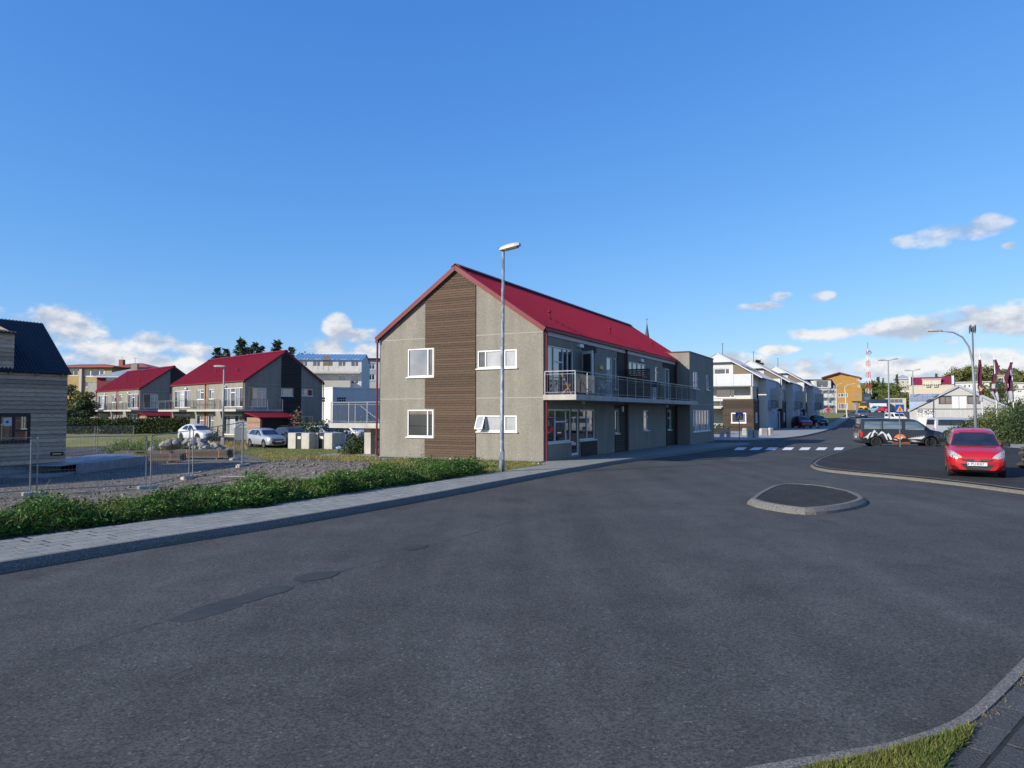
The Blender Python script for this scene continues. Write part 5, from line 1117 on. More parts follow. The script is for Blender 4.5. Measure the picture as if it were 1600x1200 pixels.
o = gp(1276, 669); e = empty('bollard', o, 0, 'short white bollard on dark foot between the parked cars', 'bollard'); mb = MB(); mb.tube([(0,0,0),(0,0,.75)], [.14,.12], 10); mb.build('post', concrete_light, e); MB().box(-.1,.4,-.15,.15,-.02,.12).build('foot', rubber, e)
# flags
def flag(pxt, pyt, Y, outline, label, i):
    t = dp(pxt, pyt, Y); b = Vector((t.x+.15, t.y, 0)); b.z = G(b.x, b.y); e = empty('flagpole', b, 0, label, 'flag', 'maroon flags'); mb = MB(); mb.tube([(0,0,-.1),(t.x-b.x,0,t.z-b.z)], [.06,.035], 8); mb.build('pole', white, e, smooth=True)
    mb = MB(); mb.tube([(t.x-b.x,0,t.z-b.z),(t.x-b.x,0,t.z-b.z+.12)], .06, 8); mb.build('finial', white, e)
    # cloth: rows between the hoist and the free edge, folded in depth
    rows = 26; cols = 7; V = []; bands = []
    for r in range(rows+1):
        f = r/rows; x0, x1, z = [np.interp(f, [q[0] for q in outline], [q[k] for q in outline]) for k in (1, 2, 3)]
        for c in range(cols+1):
            g = c/cols; p = dp(x0+(x1-x0)*g, z, Y); V.append((p.x-b.x, -.05-.22*math.sin(g*7+f*5+i)*min(1, g*2+.1), p.z-b.z))
    def part(nm, m, f0, f1, c0=0, c1=cols, dy=0.0, par=None):
        mb = MB(); idx = {}
        for r in range(rows):
            if not (f0 <= (r+.5)/rows < f1): continue
            for c in range(c0, c1): mb.add([(V[k][0], V[k][1]+dy, V[k][2]) for k in (r*(cols+1)+c, r*(cols+1)+c+1, (r+1)*(cols+1)+c+1, (r+1)*(cols+1)+c)], [(0,1,2,3)])
        return mb.build(nm, m, par or e, smooth=False)
    cl = part('flag_cloth', flag_m, 0, .78); part('flag_hem', flag_white, .78, 1.01)
    part('emblem', flag_white, .47, .62, 1, 4, -.012, cl); part('emblem_centre', flag_orange, .50, .58, 3, 5, -.02, cl)
Yf = 60
flag(1531, 555, Yf, [(0,1530.8,1530.5,562),(.25,1526,1531.5,585),(.5,1528.5,1532.5,606),(.75,1530,1533,617),(1,1529.5,1533.5,626)], 'maroon flag folded close to its white pole, nearest the curved lamp', 0)
flag(1553.3, 557.5, Yf, [(0,1552.8,1553.6,562),(.18,1551,1563,580),(.26,1550,1555,588),(.55,1548,1556,605),(.8,1547,1557,613),(1,1555,1557.5,625)], 'maroon flag with a corner blown to the right, between the other two flags', 2)
flag(1580, 560, Yf, [(0,1579,1579.8,566),(.3,1568,1579.6,590),(.55,1572,1579.3,605),(.8,1571,1579,612),(1,1577.5,1579,626)], 'maroon flag spread wide to the left, beside the tall bushes', 4)
# concrete posts and planter in front of the terrace
for k, (x, w, hh) in enumerate(((211,.34,.62),(288,.34,.75),(475,.4,.72),(540,.4,.85),(605,.42,.7),(695,.7,.7),(778,.42,.75))):
    o = gp(1100+x/7.5, 540+(1082 if k not in (2,5,6) else 1050)/7.5); lab = ['squat concrete post nearest the dark planter', 'concrete post second from the dark planter', 'concrete post at left of the middle cluster, set back', 'tallest concrete post, middle of the cluster of three', 'concrete post at right of the middle cluster', 'wide concrete block next to the last post', 'concrete post farthest from the dark planter'][k]
    e = empty('concrete_post', o, ANG+rad(8*k), lab, 'post', 'concrete posts by the terrace'); MB().bbox(-w/2,w/2,-.2,.2,-.1,hh*.93,.04).build('shaft', concrete, e); MB().bbox(-w/2+.05,w/2-.05,-.15,.15,hh*.93,hh,.03).build('cap', concrete_grey, e)
o = gp(1123, 678); e = empty('planter', o, ANG, 'dark wooden planter with leafy green plant beside the end block', 'planter'); MB().bbox(-1.0,1.0,-.5,.5,-.1,.62,.03).build('box', wood_black, e)
for z in (.05,.25,.45): MB().box(-1.03,1.03,-.53,-.5,z,z+.16).build('board', wood_black, e)
leaf_cloud('foliage', RNG.normal(size=(500,3))*np.array([.4,.25,.16])+np.array([0,0,.75]), .16, .07, leaf_hedge, e)
# bin enclosures
def X0(px): return gp(px, 701.5)
def bin_box(pxs, label, side_px=None):
    a, b = gp(pxs[0], 701.3), gp(pxs[-1], 702.2); d = b-a; L = d.length; e = empty('bin_enclosure', a, math.atan2(d.y, d.x), label, 'bin enclosure', 'concrete bin enclosures'); f = [(p-pxs[0])/(pxs[-1]-pxs[0])*L for p in pxs]; H = 1.34
    for k in (0, 2): MB().bbox(f[k], f[k+1]-.01, 0, 1.7, -.2, H, .03).build('concrete_wall', concrete_light, e)
    MB().box(f[1]+.02, f[2]-.02, .1, 1.65, -.1, H-.1).build('door', black_plastic, e); MB().box(f[1]+.12, f[2]-.14, .085, .1, H-.5, H-.28).build('door_notice', white_p, e)
    MB().box(f[1]-.01, f[2]+.01, 1.55, 1.7, -.2, H-.02).build('back_wall', concrete_light, e)
bin_box([449.5,462,470.5,483], 'concrete bin enclosure with black door next to the silver car')
bin_box([484,496.5,506,519], 'concrete bin enclosure with black door next to the stair landing')
e = empty('rubbish_bag', gp(530,702), 0, 'small pale blue bag lying beside the bin enclosure', 'bag')
bm = bmesh.new(); bmesh.ops.create_icosphere(bm, subdivisions=2, radius=.22)
for v in bm.verts: v.co = Vector((v.co.x*1.3, v.co.y, max(-.02, v.co.z*.7+.1)))*random.uniform(.85,1.1)
me = bpy.data.meshes.new('bag_body'); bm.to_mesh(me); bm.free(); me.materials.append(mat('bag_blue', (.25,.40,.55), None, 5, .5)); link(bpy.data.objects.new('bag_body', me), e)
mb = MB(); mb.tube([(0,0,.2),(.03,0,.28)], [.03,.06], 6); mb.build('knot', mat('bag_blue', (.25,.40,.55)), e)
# grey cabinet by the hedge
o = gp(361, 692); o = Vector((o.x, o.y+3, 0)); o.z = G(o.x, o.y); e = empty('utility_cabinet', o, rad(10), 'grey utility cabinet with pale bands between lamp post and fence return', 'cabinet'); MB().bbox(-.7,.7,-.4,.4,-.1,1.75,.04).build('body', slate_wall, e)
for z in (1.15,1.45): MB().box(-.25,.5,-.42,-.4,z,z+.14).build('label_band', white_p, e)

# ================================================================== BUILDING SITE: FENCE, STACKS, ROCKS
def fence_panel(a, b, label, H=2.0, sign=None, pitch=.115):
    a = Vector(a); b = Vector(b); d = b-a; d.z = 0; L = d.length; dz = (b.z-a.z)/L
    e = empty('site_fence', a, math.atan2(d.y, d.x), label, 'fence', 'temporary site fence'); P = lambda x, z: (x, 0, z+dz*x)
    for x in (.06, L-.06): mb = MB(); mb.tube([P(x,-.02), P(x,H)], .024, 8); mb.build('upright', steel, e)
    for z in (H-.02, .16): mb = MB(); mb.tube([P(.06,z), P(L-.06,z)], .019, 6); mb.build('rail', steel, e)
    mb = MB()
    for k in range(1, int(L/pitch)): x = .06+k*pitch; mb.tube([P(x,.16), P(x,H-.02)], .0028, 3, cap=False)
    for k in range(1, 8): z = .16+k*(H-.2)/8; mb.tube([P(.06,z), P(L-.06,z)], .0028, 3, cap=False)
    mb.build('wire_mesh', wire_m, e)
    for (x, z, m) in sign or ():
        s = MB().box(x-.2, x+.2, -.03, -.02, z-.07+dz*x, z+.07+dz*x).build('warning_plate', m, e); MB().box(x-.13, x+.13, -.034, -.031, z-.018+dz*x, z+.018+dz*x).build('plate_print', black_p if m is plate_yellow else plate_yellow, s)
    return e
FA, FB, FC, FD, FE = gp(54,773.5), gp(230.5,763.5), gp(296.5,747.5), gp(380,729), gp(366,719)
FZ = FA+(FA-FB)*.98+Vector((-.6,-1.1,0)); FZ.z = G(FZ.x, FZ.y)
fence_panel(FZ, FA-Vector((.07,.03,0)), 'site fence panel with yellow plate in front of the timber house', sign=[(3.1,1.35,plate_yellow)])
fence_panel(FA, FB, 'site fence panel with black plate, right of the timber house window', sign=[(.62,1.4,black_p),(3.25,1.35,plate_yellow)])
fence_panel(FB+Vector((.05,.05,0)), FC, 'site fence panel in front of the stacked timber')
fence_panel(FC+Vector((.04,.06,0)), FD, 'site fence panel in front of the rock heap and dry grass')
fence_panel(FE, FD-Vector((.0,.02,0)), 'short return panel of the site fence beside the silver car', sign=[(.5,1.5,plate_yellow)], pitch=.42)
G1, G2, G3 = gp(60,716), gp(148.5,708), gp(209,703)
fence_panel(G1, G2, 'rear site fence panel behind the metal sheets'); fence_panel(G2+Vector((.1,0,0)), G3, 'rear site fence panel in front of the clipped hedge and lawn', sign=[(2.6,1.5,blue_p)])
for k, (p, lab) in enumerate(((FA,'pale concrete fence foot below the yellow and black plates'),(FB,'pale concrete fence foot in front of the timber stacks'),(FC,'pale concrete fence foot in front of the rock heap'),(FD,'pale concrete fence foot at the fence corner'),(FE,'pale concrete fence foot at the far end of the return panel'))):
    e = empty('fence_ballast', p, ANG+rad(70+9*k), lab, 'fence foot', 'concrete fence feet'); MB().bbox(-.36,.36,-.12,.12,-.03,.12,.025).build('block', concrete_light, e)
    for s in (-.08, .08): mb = MB(); mb.tube([(s,0,.115),(s,0,.15)], .035, 8); mb.build('socket', concrete_grey, e)
def bundle(c, rz, L, nx, nz, label):
    e = empty('timber_bundle', c, rz, label, 'timber bundle', 'strapped timber bundles'); q = MB(); q.box(-L/2, L/2, 0, .14, 0, .055); me = bpy.data.meshes.new('board'); me.from_pydata(q.v, [], q.f); me.materials.append(mat('stack_wood', (.085,.065,.055), (.14,.11,.09), 6, .9, vec=(.5,5,5), per_object=.3))
    for i in range(nx):
        for j in range(nz): o = bpy.data.objects.new('board', me); link(o, e); o.location = (random.uniform(-.05,.05), (i-nx/2)*.15, .1+j*.062)
    for x in (-L*.3, L*.3): MB().box(x-.04, x+.04, -nx*.075-.02, nx*.075+.0, 0, .1).build('bearer', wood_brown, e); mb = MB(); mb.box(x+.12,x+.16,-nx*.075-.012,nx*.075,.09,.1+nz*.062+.01); mb.build('strap', strap_m, e)
a = gp(238, 722.5); bundle(a, ANG+rad(30), 3.6, 6, 7, 'dark strapped timber bundle nearest the fence foot')
b = gp(228, 714); bundle(b, ANG+rad(24), 3.8, 6, 5, 'dark timber bundle lying behind the nearest bundle by the weeds')
c = gp(318, 717); bundle(c, ANG+rad(28), 3.4, 6, 8, 'tall dark timber bundle in front of the rock heap')
def rock_mesh(seed):
    r = random.Random(seed); bm = bmesh.new(); bmesh.ops.create_icosphere(bm, subdivisions=2, radius=1)
    pl = [(Vector((r.gauss(0,1), r.gauss(0,1), r.gauss(0,1))).normalized(), r.uniform(.5,.85)) for _ in range(11)]
    for v in bm.verts:
        for n, d in pl:
            k = v.co.dot(n)
            if k > d: v.co -= n*(k-d)
        v.co *= r.uniform(.96, 1.03)
    me = bpy.data.meshes.new('rock'); bm.to_mesh(me); bm.free(); me.materials.append(rock_m); return me
RM = [rock_mesh(i) for i in range(8)]
rp = gp(293, 710); n = 0
for k in range(74):
    t = random.random(); x = random.uniform(-2.6, 2.6); y = random.uniform(-1.0, 1.5); hh = max(0, 1.25*(1-(x/2.8)**2)*(1-(y/1.9)**2)); r_ = random.uniform(.17,.36)*(1.15 if hh > .7 else 1)
    o = bpy.data.objects.new('rock', RM[k % 8]); link(o); P = rp+UX*x*.75+UY*y+Vector((x*.35,0,0)); o.location = (P.x, P.y, G(P.x,P.y)+hh*.85); o.scale = (r_*random.uniform(.8,1.35), r_, r_*random.uniform(.6,.9)); o.rotation_euler = (random.uniform(-.5,.5), random.uniform(-.5,.5), random.uniform(0,6.3))
    tag(o, 'angular grey rock in the heap behind the timber bundles', 'rock', 'rocks in the heap')
# field stones of the little wall at the right edge
RMD = [m.copy() for m in RM]
for m in RMD: m.materials.clear(); m.materials.append(dark_stone)
sw = gp(1598, 731); e = empty('stone_wall', sw, rad(15), 'dry stone wall end of dark rough stones beside the red car', 'stone wall')
for i in range(6):
    for j in range(4):
        o = bpy.data.objects.new('stone', RMD[(i*3+j) % 8]); link(o, e); o.location = (i*.42+(j%2)*.2, random.uniform(-.05,.05), .1+j*.2); o.scale = (.24,.2,.13)
# loose stones and pebbles of the gravel lot
V = []; F = []; base = np.array([(1,0,0),(-1,0,0),(0,1,0),(0,-1,0),(0,0,1),(0,0,-1)], float); fc = np.array([(0,2,4),(2,1,4),(1,3,4),(3,0,4),(2,0,5),(1,2,5),(3,1,5),(0,3,5)])
cnt = 0; Vs = []; Fs = []
while cnt < 9000:
    u = -1.2-abs(RNG.normal())*6.5; t = RNG.uniform(-24, 1) if RNG.random() < .85 else RNG.uniform(1, 6)
    if t > -.6 and u > -9: continue
    P = LW(u, t); s = .015+.05*RNG.random()**3+(.07*RNG.random()**2 if RNG.random() < .12 else 0); sc3 = s*(.6+.8*RNG.random(3)); sc3[2] *= .7
    a = RNG.uniform(0, 6.3); R = np.array([[math.cos(a),-math.sin(a),0],[math.sin(a),math.cos(a),0],[0,0,1]])
    Vs.append((base*sc3*(.8+.4*RNG.random((6,1))))@R.T+np.array([P.x, P.y, G(P.x,P.y)+s*.15])); Fs.append(fc+6*cnt); cnt += 1
tag(fast_mesh('loose_stones', np.concatenate(Vs), np.concatenate(Fs), pebble_m), 'loose grey stones strewn over the gravel lot', 'stones', kind='stuff')
p = gp(380, 745); e = empty('plank', p, ANG+rad(35), 'pale thin plank lying on the gravel beyond the weeds', 'plank'); MB().box(-.9,.9,-.05,.05,0,.04).build('timber', concrete_light, e); MB().box(-.88,-.6,-.06,.06,.041,.05).build('end_wrap', strap_m, e)
# ================================================================== VEHICLES
def tabf(T):
    T = sorted(T); xs = [t[0] for t in T]; ys = [t[1] for t in T]; return lambda x: float(np.interp(x, xs, ys))
KIND = {
 'hatch': dict(L=3.57, W=1.60, H=1.54, zb=.19, r=.285, ax=(1.10,-1.27), roofw=.70,
    top=[(1.785,.60),(1.76,.70),(1.70,.755),(1.55,.83),(1.3,.90),(1.0,.965),(.92,.985),(.30,1.40),(.1,1.47),(-.3,1.535),(-.9,1.52),(-1.35,1.44),(-1.5,1.36),(-1.70,1.0),(-1.76,.75),(-1.785,.6)],
    sh=[(-1.8,.98),(-1,.96),(0,.92),(1,.87),(1.5,.78),(1.8,.62)], plan=[(-1.785,.66),(-1.7,.73),(-1.4,.79),(0,.80),(1.1,.80),(1.5,.76),(1.7,.68),(1.785,.56)],
    swin=[[(-1.28,.99),(-.42,.95),(-.42,1.40),(-.95,1.39),(-1.2,1.3)],[(-.36,.95),(.62,.93),(.25,1.30),(.05,1.40),(-.36,1.41)]], ws=[(.665,.985),(.535,1.405)], rw=[(.52,1.05),(.46,1.36)]),
 'suv': dict(L=4.55, W=1.86, H=1.67, zb=.24, r=.345, ax=(1.36,-1.33), roofw=.75,
    top=[(2.27,.66),(2.24,.86),(2.15,.95),(1.8,1.02),(1.1,1.09),(.95,1.11),(.2,1.54),(-.1,1.63),(-.6,1.67),(-1.5,1.62),(-1.85,1.54),(-2.15,1.15),(-2.24,.95),(-2.27,.6)],
    sh=[(-2.3,1.10),(-1,1.05),(.8,1.0),(1.8,.92),(2.3,.7)], plan=[(-2.27,.78),(-2.1,.87),(-1.6,.93),(0,.92),(1.5,.92),(2.0,.87),(2.2,.76),(2.27,.62)],
    swin=[[(-1.75,1.14),(-.5,1.08),(-.5,1.50),(-1.3,1.50)],[(-.42,1.08),(.72,1.06),(.18,1.44),(-.1,1.52),(-.42,1.52)]], ws=[(.72,1.12),(.58,1.50)], rw=[(.60,1.18),(.52,1.48)]),
 'ev': dict(L=4.75, W=1.92, H=1.62, zb=.20, r=.35, ax=(1.45,-1.42), roofw=.70,
    top=[(2.37,.58),(2.33,.72),(2.2,.80),(1.7,.93),(1.2,1.02),(.2,1.50),(-.2,1.60),(-.6,1.62),(-1.2,1.53),(-1.9,1.22),(-2.25,1.06),(-2.34,.9),(-2.37,.6)],
    sh=[(-2.4,1.02),(-1,1.0),(.8,.95),(1.8,.82),(2.3,.64)], plan=[(-2.37,.75),(-2.1,.88),(-1.5,.96),(0,.95),(1.5,.95),(2.0,.88),(2.25,.76),(2.37,.58)],
    swin=[[(-1.45,1.10),(-.45,1.04),(-.45,1.46),(-1.0,1.44)],[(-.38,1.04),(.85,1.02),(.15,1.40),(-.1,1.48),(-.38,1.49)]], ws=[(.74,1.05),(.58,1.44)], rw=[(.6,1.15),(.5,1.42)]),
 'van': dict(L=5.3, W=1.92, H=1.96, zb=.26, r=.36, ax=(1.68,-1.60), roofw=.90,
    top=[(2.65,.72),(2.62,.90),(2.5,1.02),(2.2,1.12),(1.75,1.22),(1.66,1.26),(1.0,1.78),(.8,1.88),(.3,1.94),(-1.5,1.96),(-2.4,1.93),(-2.52,1.85),(-2.58,1.5),(-2.63,1.1),(-2.65,.5)],
    sh=[(-2.7,1.16),(1.2,1.13),(1.9,1.05),(2.4,.92),(2.7,.75)], plan=[(-2.65,.90),(-2.5,.95),(0,.96),(1.5,.96),(2.1,.92),(2.45,.84),(2.6,.72),(2.65,.60)],
    swin=[[(-2.35,1.24),(-1.28,1.24),(-1.28,1.74),(-2.3,1.74)],[(-1.18,1.24),(-.06,1.24),(-.06,1.74),(-1.18,1.74)],[(.16,1.20),(1.48,1.18),(1.0,1.62),(.82,1.73),(.16,1.74)]], ws=[(.82,1.28),(.72,1.76)], rw=[(.74,1.28),(.68,1.76)]),
}
MESHC = {}
def wheel(parent, x, y, r, rimm, width=.2):
    key = ('tyre', r, width)
    if key not in MESHC:
        n = 20; prof = [(.62*r,-.5),(.86*r,-.5),(.97*r,-.42),(r,-.25),(r,.25),(.97*r,.42),(.86*r,.5),(.62*r,.5)]; vs = []; fs = []
        for k in range(n):
            t = 2*math.pi*k/n
            for (rr, h) in prof: vs.append((math.cos(t)*rr, h*width, math.sin(t)*rr))
        m = len(prof)
        for k in range(n):
            j = (k+1) % n
            for i in range(m): fs.append((k*m+i, j*m+i, j*m+(i+1)%m, k*m+(i+1)%m))
        me = bpy.data.meshes.new('tyre'); me.from_pydata(vs, [], fs); me.materials.append(rubber); me.polygons.foreach_set('use_smooth', [True]*len(fs)); MESHC[key] = me
        q = MB(); q.tube([(0,-width*.36,0),(0,width*.36,0)], .63*r, 20); me = bpy.data.meshes.new('disc'); me.from_pydata(q.v, [], q.f); me.materials.append(black_plastic); MESHC[('disc', r, width)] = me
    t = bpy.data.objects.new('wheel', MESHC[key]); link(t, parent); t.location = (x, y, r)
    s = 1 if y > 0 else -1
    link(bpy.data.objects.new('brake_disc', MESHC[('disc', r, width)]), t)
    mb = MB()
    for k in range(5):
        a = k*2*math.pi/5; d = Vector((math.cos(a),0,math.sin(a))); mb.obox(d*(r*.33)+Vector((0,s*width*.40,0)), d*(r*.30), d.cross(Vector((0,1,0)))*(r*.085), Vector((0,.02,0)))
    n = 20
    for k in range(n):
        a, b = 2*math.pi*k/n, 2*math.pi*(k+1)/n; R0, R1 = r*.56, r*.65; yy = s*width*.42
        mb.add([(math.cos(a)*R0,yy,math.sin(a)*R0),(math.cos(b)*R0,yy,math.sin(b)*R0),(math.cos(b)*R1,yy,math.sin(b)*R1),(math.cos(a)*R1,yy,math.sin(a)*R1)], [(0,1,2,3)])
    mb.tube([(0,s*width*.38,0),(0,s*width*.46,0)], r*.13, 10); mb.build('rim', rimm, t); return t
def vehicle(kind, name, label, cat, loc, heading, paintm, winm=None, group=None, rimm=None, plate=None, lower=None, roofbar=False, detail=True, scale=1.0):
    K = KIND[kind]; e = empty(name, loc, heading, label, cat, group); e.scale = (scale,)*3; top, sh, plan = tabf(K['top']), tabf(K['sh']), tabf(K['plan']); L, H, zb, r = K['L'], K['H'], K['zb'], K['r']; R = r+.065
    xs = sorted(set([round(v, 3) for v in np.linspace(-L/2, L/2, 44)]+[round(t[0], 3) for t in K['top']]+[round(a+R*math.cos(t), 3) for a in K['ax'] for t in np.linspace(0, math.pi, 13)]))
    xs = [x for x in xs if -L/2 <= x <= L/2]; rings = []
    for x in xs:
        zt = top(x); zs = min(sh(x), zt-.015); w = plan(x); cabf = max(0, min(1, (zt-zs)/(H-sh(0)))); wr = w*(.90-(.90-K['roofw'])*cabf); b = zb+(.06 if abs(x) > L/2-.12 else 0)
        P = [(0,b),(w*.8,b),(w*.97,b+.06),(w,b+.36*(zs-b)),(w*.992,b+.76*(zs-b)),(w*.955,zs),None,(wr,zt-.02-.055*cabf),(wr*.9,zt-.008-.02*cabf),(wr*.5,zt),(0,zt+.008)]
        P[6] = ((P[5][0]+P[7][0])/2+.012*cabf, (P[5][1]+P[7][1])/2)
        for a in K['ax']:
            dx = abs(x-a)
            if dx < R-1e-6:
                za = r+math.sqrt(R*R-dx*dx)
                for i, q in ((1,0),(2,.004),(3,.02)): P[i] = (P[i][0], max(P[i][1], za+q))
                P[4] = (P[4][0], max(P[4][1], za+.05)); P[4] = (P[4][0], min(P[4][1], zs-.01))
        ring = [(x, y, z) for y, z in P]+[(x, -y, z) for y, z in reversed(P[1:-1])]; rings.append(ring)
    n = len(rings[0]); vs = [p for q in rings for p in q]; fs = []
    for i in range(len(rings)-1):
        for k in range(n): j = (k+1) % n; fs.append((i*n+k, (i+1)*n+k, (i+1)*n+j, i*n+j))
    fs += [tuple(range(n)), tuple((len(rings)-1)*n+k for k in range(n-1,-1,-1))]
    mb = MB(); mb.add(vs, fs); body = mb.build('body', paintm, e, smooth=True)
    bm = bmesh.new(); bm.from_mesh(body.data); bmesh.ops.recalc_face_normals(bm, faces=bm.faces[:]); bm.to_mesh(body.data); bm.free(); body.data.set_sharp_from_angle(angle=rad(38))
    tree = BVHTree.FromPolygons([Vector(v) for v in vs], fs)
    ORG = {'F': (lambda a, b: (Vector((9,a,b)), Vector((-1,0,0)))), 'R': (lambda a, b: (Vector((-9,a,b)), Vector((1,0,0)))), 'l': (lambda a, b: (Vector((a,9,b)), Vector((0,-1,0)))), 'r': (lambda a, b: (Vector((a,-9,b)), Vector((0,1,0)))), 'T': (lambda a, b: (Vector((a,b,9)), Vector((0,0,-1))))}
    def decal(nm, polys, side, m, off=.007, step=.12, parent=None):
        bm = bmesh.new()
        for poly in (polys if isinstance(polys[0][0], (tuple, list)) else [polys]):
            bm.faces.new([bm.verts.new((p[0], p[1], 0)) for p in poly])
        bmesh.ops.triangulate(bm, faces=[f for f in bm.faces if len(f.verts) > 4])
        co = [v.co.copy() for v in bm.verts]; lo = [min(c[i] for c in co) for i in (0,1)]; hi = [max(c[i] for c in co) for i in (0,1)]
        for ax_, nn in ((0,(1,0,0)),(1,(0,1,0))):
            for t in np.arange(lo[ax_]+step, hi[ax_], step): bmesh.ops.bisect_plane(bm, geom=bm.verts[:]+bm.edges[:]+bm.faces[:], plane_co=(t,t,0), plane_no=nn)
        for v in bm.verts:
            o_, d_ = ORG[side](v.co.x, v.co.y); h = tree.ray_cast(o_, d_); hit = h[0]
            if hit is None:
                hit, nr, _, _ = tree.find_nearest(o_+d_*(9-(L/2 if side in 'FR' else plan(v.co.x))))
            v.co = hit-d_*off
        bmesh.ops.recalc_face_normals(bm, faces=bm.faces[:])
        o_, d_ = ORG[side](0, 0)
        if sum((f.normal.dot(d_) for f in bm.faces)) > 0: bmesh.ops.reverse_faces(bm, faces=bm.faces[:])
        me = bpy.data.meshes.new(nm); bm.to_mesh(me); bm.free(); me.materials.append(m); me.polygons.foreach_set('use_smooth', [True]*len(me.polygons)); return link(bpy.data.objects.new(nm, me), parent or e)
    for s in 'lr':
        for p in K['swin']: decal('side_window', p, s, winm or carglass)
    (b, zb0), (t, zt0) = K['ws']; decal('windscreen', [(-b,zb0),(b,zb0),(t,zt0),(-t,zt0)], 'F', carglass, off=.012)
    (b, zb0), (t, zt0) = K['rw']; decal('rear_window', [(-b,zb0),(b,zb0),(t,zt0),(-t,zt0)], 'R', carglass, off=.012)
    for a in K['ax']:
        for sy in (-1, 1): wheel(e, a, sy*(plan(a)-.115), r, rimm or rim_m, .2)
    zl = sh(L/2-.3)-.05; W = K['W']
    for sy in (-1, 1):
        if kind != 'hatch':
            decal('headlight', [(sy*W*.45,zl-.10),(sy*W*.45,zl+.02),(sy*W*.26,zl-.04),(sy*W*.26,zl-.13)], 'F', lamp_clear, off=.012)
        decal('tail_light', [(sy*W*.46,zl-.05),(sy*W*.46,zl+.28),(sy*W*.38,zl+.28),(sy*W*.38,zl-.05)], 'R', lamp_red, off=.012)
        m_ = MB(); y0 = plan(.6)*.95; xm = K['swin'][-1][1][0]-.12; zm = K['swin'][-1][1][1]+.02
        m_.bbox(xm-.07, xm+.07, sy*(y0-.02), sy*(y0+.22), zm+.0, zm+.15, .045); m_.box(xm-.03, xm+.03, sy*(y0-.16), sy*(y0+.0), zm+.01, zm+.06); m_.build('mirror', black_plastic if kind in ('hatch','van') else paintm, e)
        decal('door_handle', [(-.32,sh(0)-.10),(-.12,sh(0)-.10),(-.12,sh(0)-.065),(-.32,sh(0)-.065)], 'l' if sy > 0 else 'r', black_plastic if kind in ('van',) else paintm, off=.02)
        xd = K['swin'][-1][0][0]-.03
        decal('door_gap', [(xd-.006,zb+.12),(xd+.006,zb+.12),(xd+.006,sh(0)-.01),(xd-.006,sh(0)-.01)], 'l' if sy > 0 else 'r', black_plastic, off=.004)
        decal('sill_trim', [(K['ax'][1]+R+.02,zb+.02),(K['ax'][0]-R-.02,zb+.02),(K['ax'][0]-R-.02,zb+.10),(K['ax'][1]+R+.02,zb+.10)], 'l' if sy > 0 else 'r', lower or black_plastic, off=.006)
    if kind != 'hatch':
        if kind == 'ev': decal('lower_grille', [(-.5,.26),(.5,.26),(.6,.36),(-.6,.36)], 'F', black_plastic, off=.012)
        else:
            decal('grille', [(-W*.27,zl-.16),(W*.27,zl-.16),(W*.3,zl-.04),(-W*.3,zl-.04)], 'F', black_plastic, off=.01); decal('lower_grille', [(-W*.36,zb+.06),(W*.36,zb+.06),(W*.3,zl-.2),(-W*.3,zl-.2)], 'F', black_plastic, off=.009)
        decal('number_plate', [(-.26,zl-.28),(.26,zl-.28),(.26,zl-.17),(-.26,zl-.17)], 'F', white_p, off=.02)
    decal('number_plate', [(-.26,.62),(.26,.62),(.26,.73),(-.26,.73)], 'R', white_p, off=.02)
    if roofbar:
        for sy in (-1,1): m_ = MB(); m_.tube([(-1.3,sy*.62,H-.03),(-1.2,sy*.62,H+.06),(.1,sy*.62,H+.06),(.25,sy*.62,H-.06)], .018, 6); m_.build('roof_rail', black_plastic, e)
    return e, decal, K
def place(px, py, off=0.0): p = gp(px, py, off); p.z = G(p.x, p.y)+off; return p
HB = math.atan2(-.868, -.496)
# the red hatchback
fr = (gp(1484,742.5)+gp(1568,746))/2; hd = Vector((math.cos(HB), math.sin(HB), 0)); c = fr-hd*1.10; c.z = G(c.x, c.y)-.008
red_p = paint('red_paint', (.40,.006,.012), .3)
e, decal, K = vehicle('hatch', 'red_car', 'bright red small hatchback parked facing the road on the dark forecourt', 'car', c, HB, red_p)
for sy in (-1, 1):
    hl = decal('headlight', [(sy*.745,.69),(sy*.725,.825),(sy*.66,.84),(sy*.46,.71),(sy*.39,.635),(sy*.55,.60),(sy*.69,.635)], 'F', lamp_clear, off=.014, step=.06)
    decal('indicator', [(sy*.54,.655),(sy*.55,.635),(sy*.42,.648),(sy*.46,.68)], 'F', lamp_amber, off=.018, step=.06, parent=hl); decal('lamp_bowl', [(sy*(.60+.06*math.cos(a)),.735+.045*math.sin(a)) for a in np.linspace(0,6.28,11)[:-1]], 'F', slate_wall, off=.018, step=.05, parent=hl)
    decal('fog_recess', [(sy*.715,.43),(sy*.70,.31),(sy*.56,.285),(sy*.50,.315)], 'F', black_plastic, off=.012, step=.06)
decal('grille', [(-.42,.59),(.42,.59),(.38,.535),(.2,.515),(-.2,.515),(-.38,.535)], 'F', black_plastic, off=.012); decal('grille_bar', [(-.38,.568),(.38,.568),(.34,.55),(-.34,.55)], 'F', chrome, off=.020)
decal('emblem', [(.10*math.cos(a),.555+.034*math.sin(a)) for a in np.linspace(0,6.28,17)[:-1]], 'F', chrome, off=.026, step=.05)
for q in ([(-.052,.53),(-.032,.53),(-.012,.58),(-.032,.58)], [(.012,.53),(.032,.53),(.052,.58),(.032,.58)], [(-.02,.549),(.02,.549),(.028,.561),(-.012,.561)]): decal('emblem_letter', q, 'F', red_p, off=.03)
decal('intake', [(-.45,.445),(.45,.445),(.40,.37),(.27,.25),(-.27,.25),(-.40,.37)], 'F', black_plastic, off=.010); decal('bumper_lip', [(-.66,.215),(.66,.215),(.62,.235),(-.62,.235)], 'F', black_plastic, off=.01)
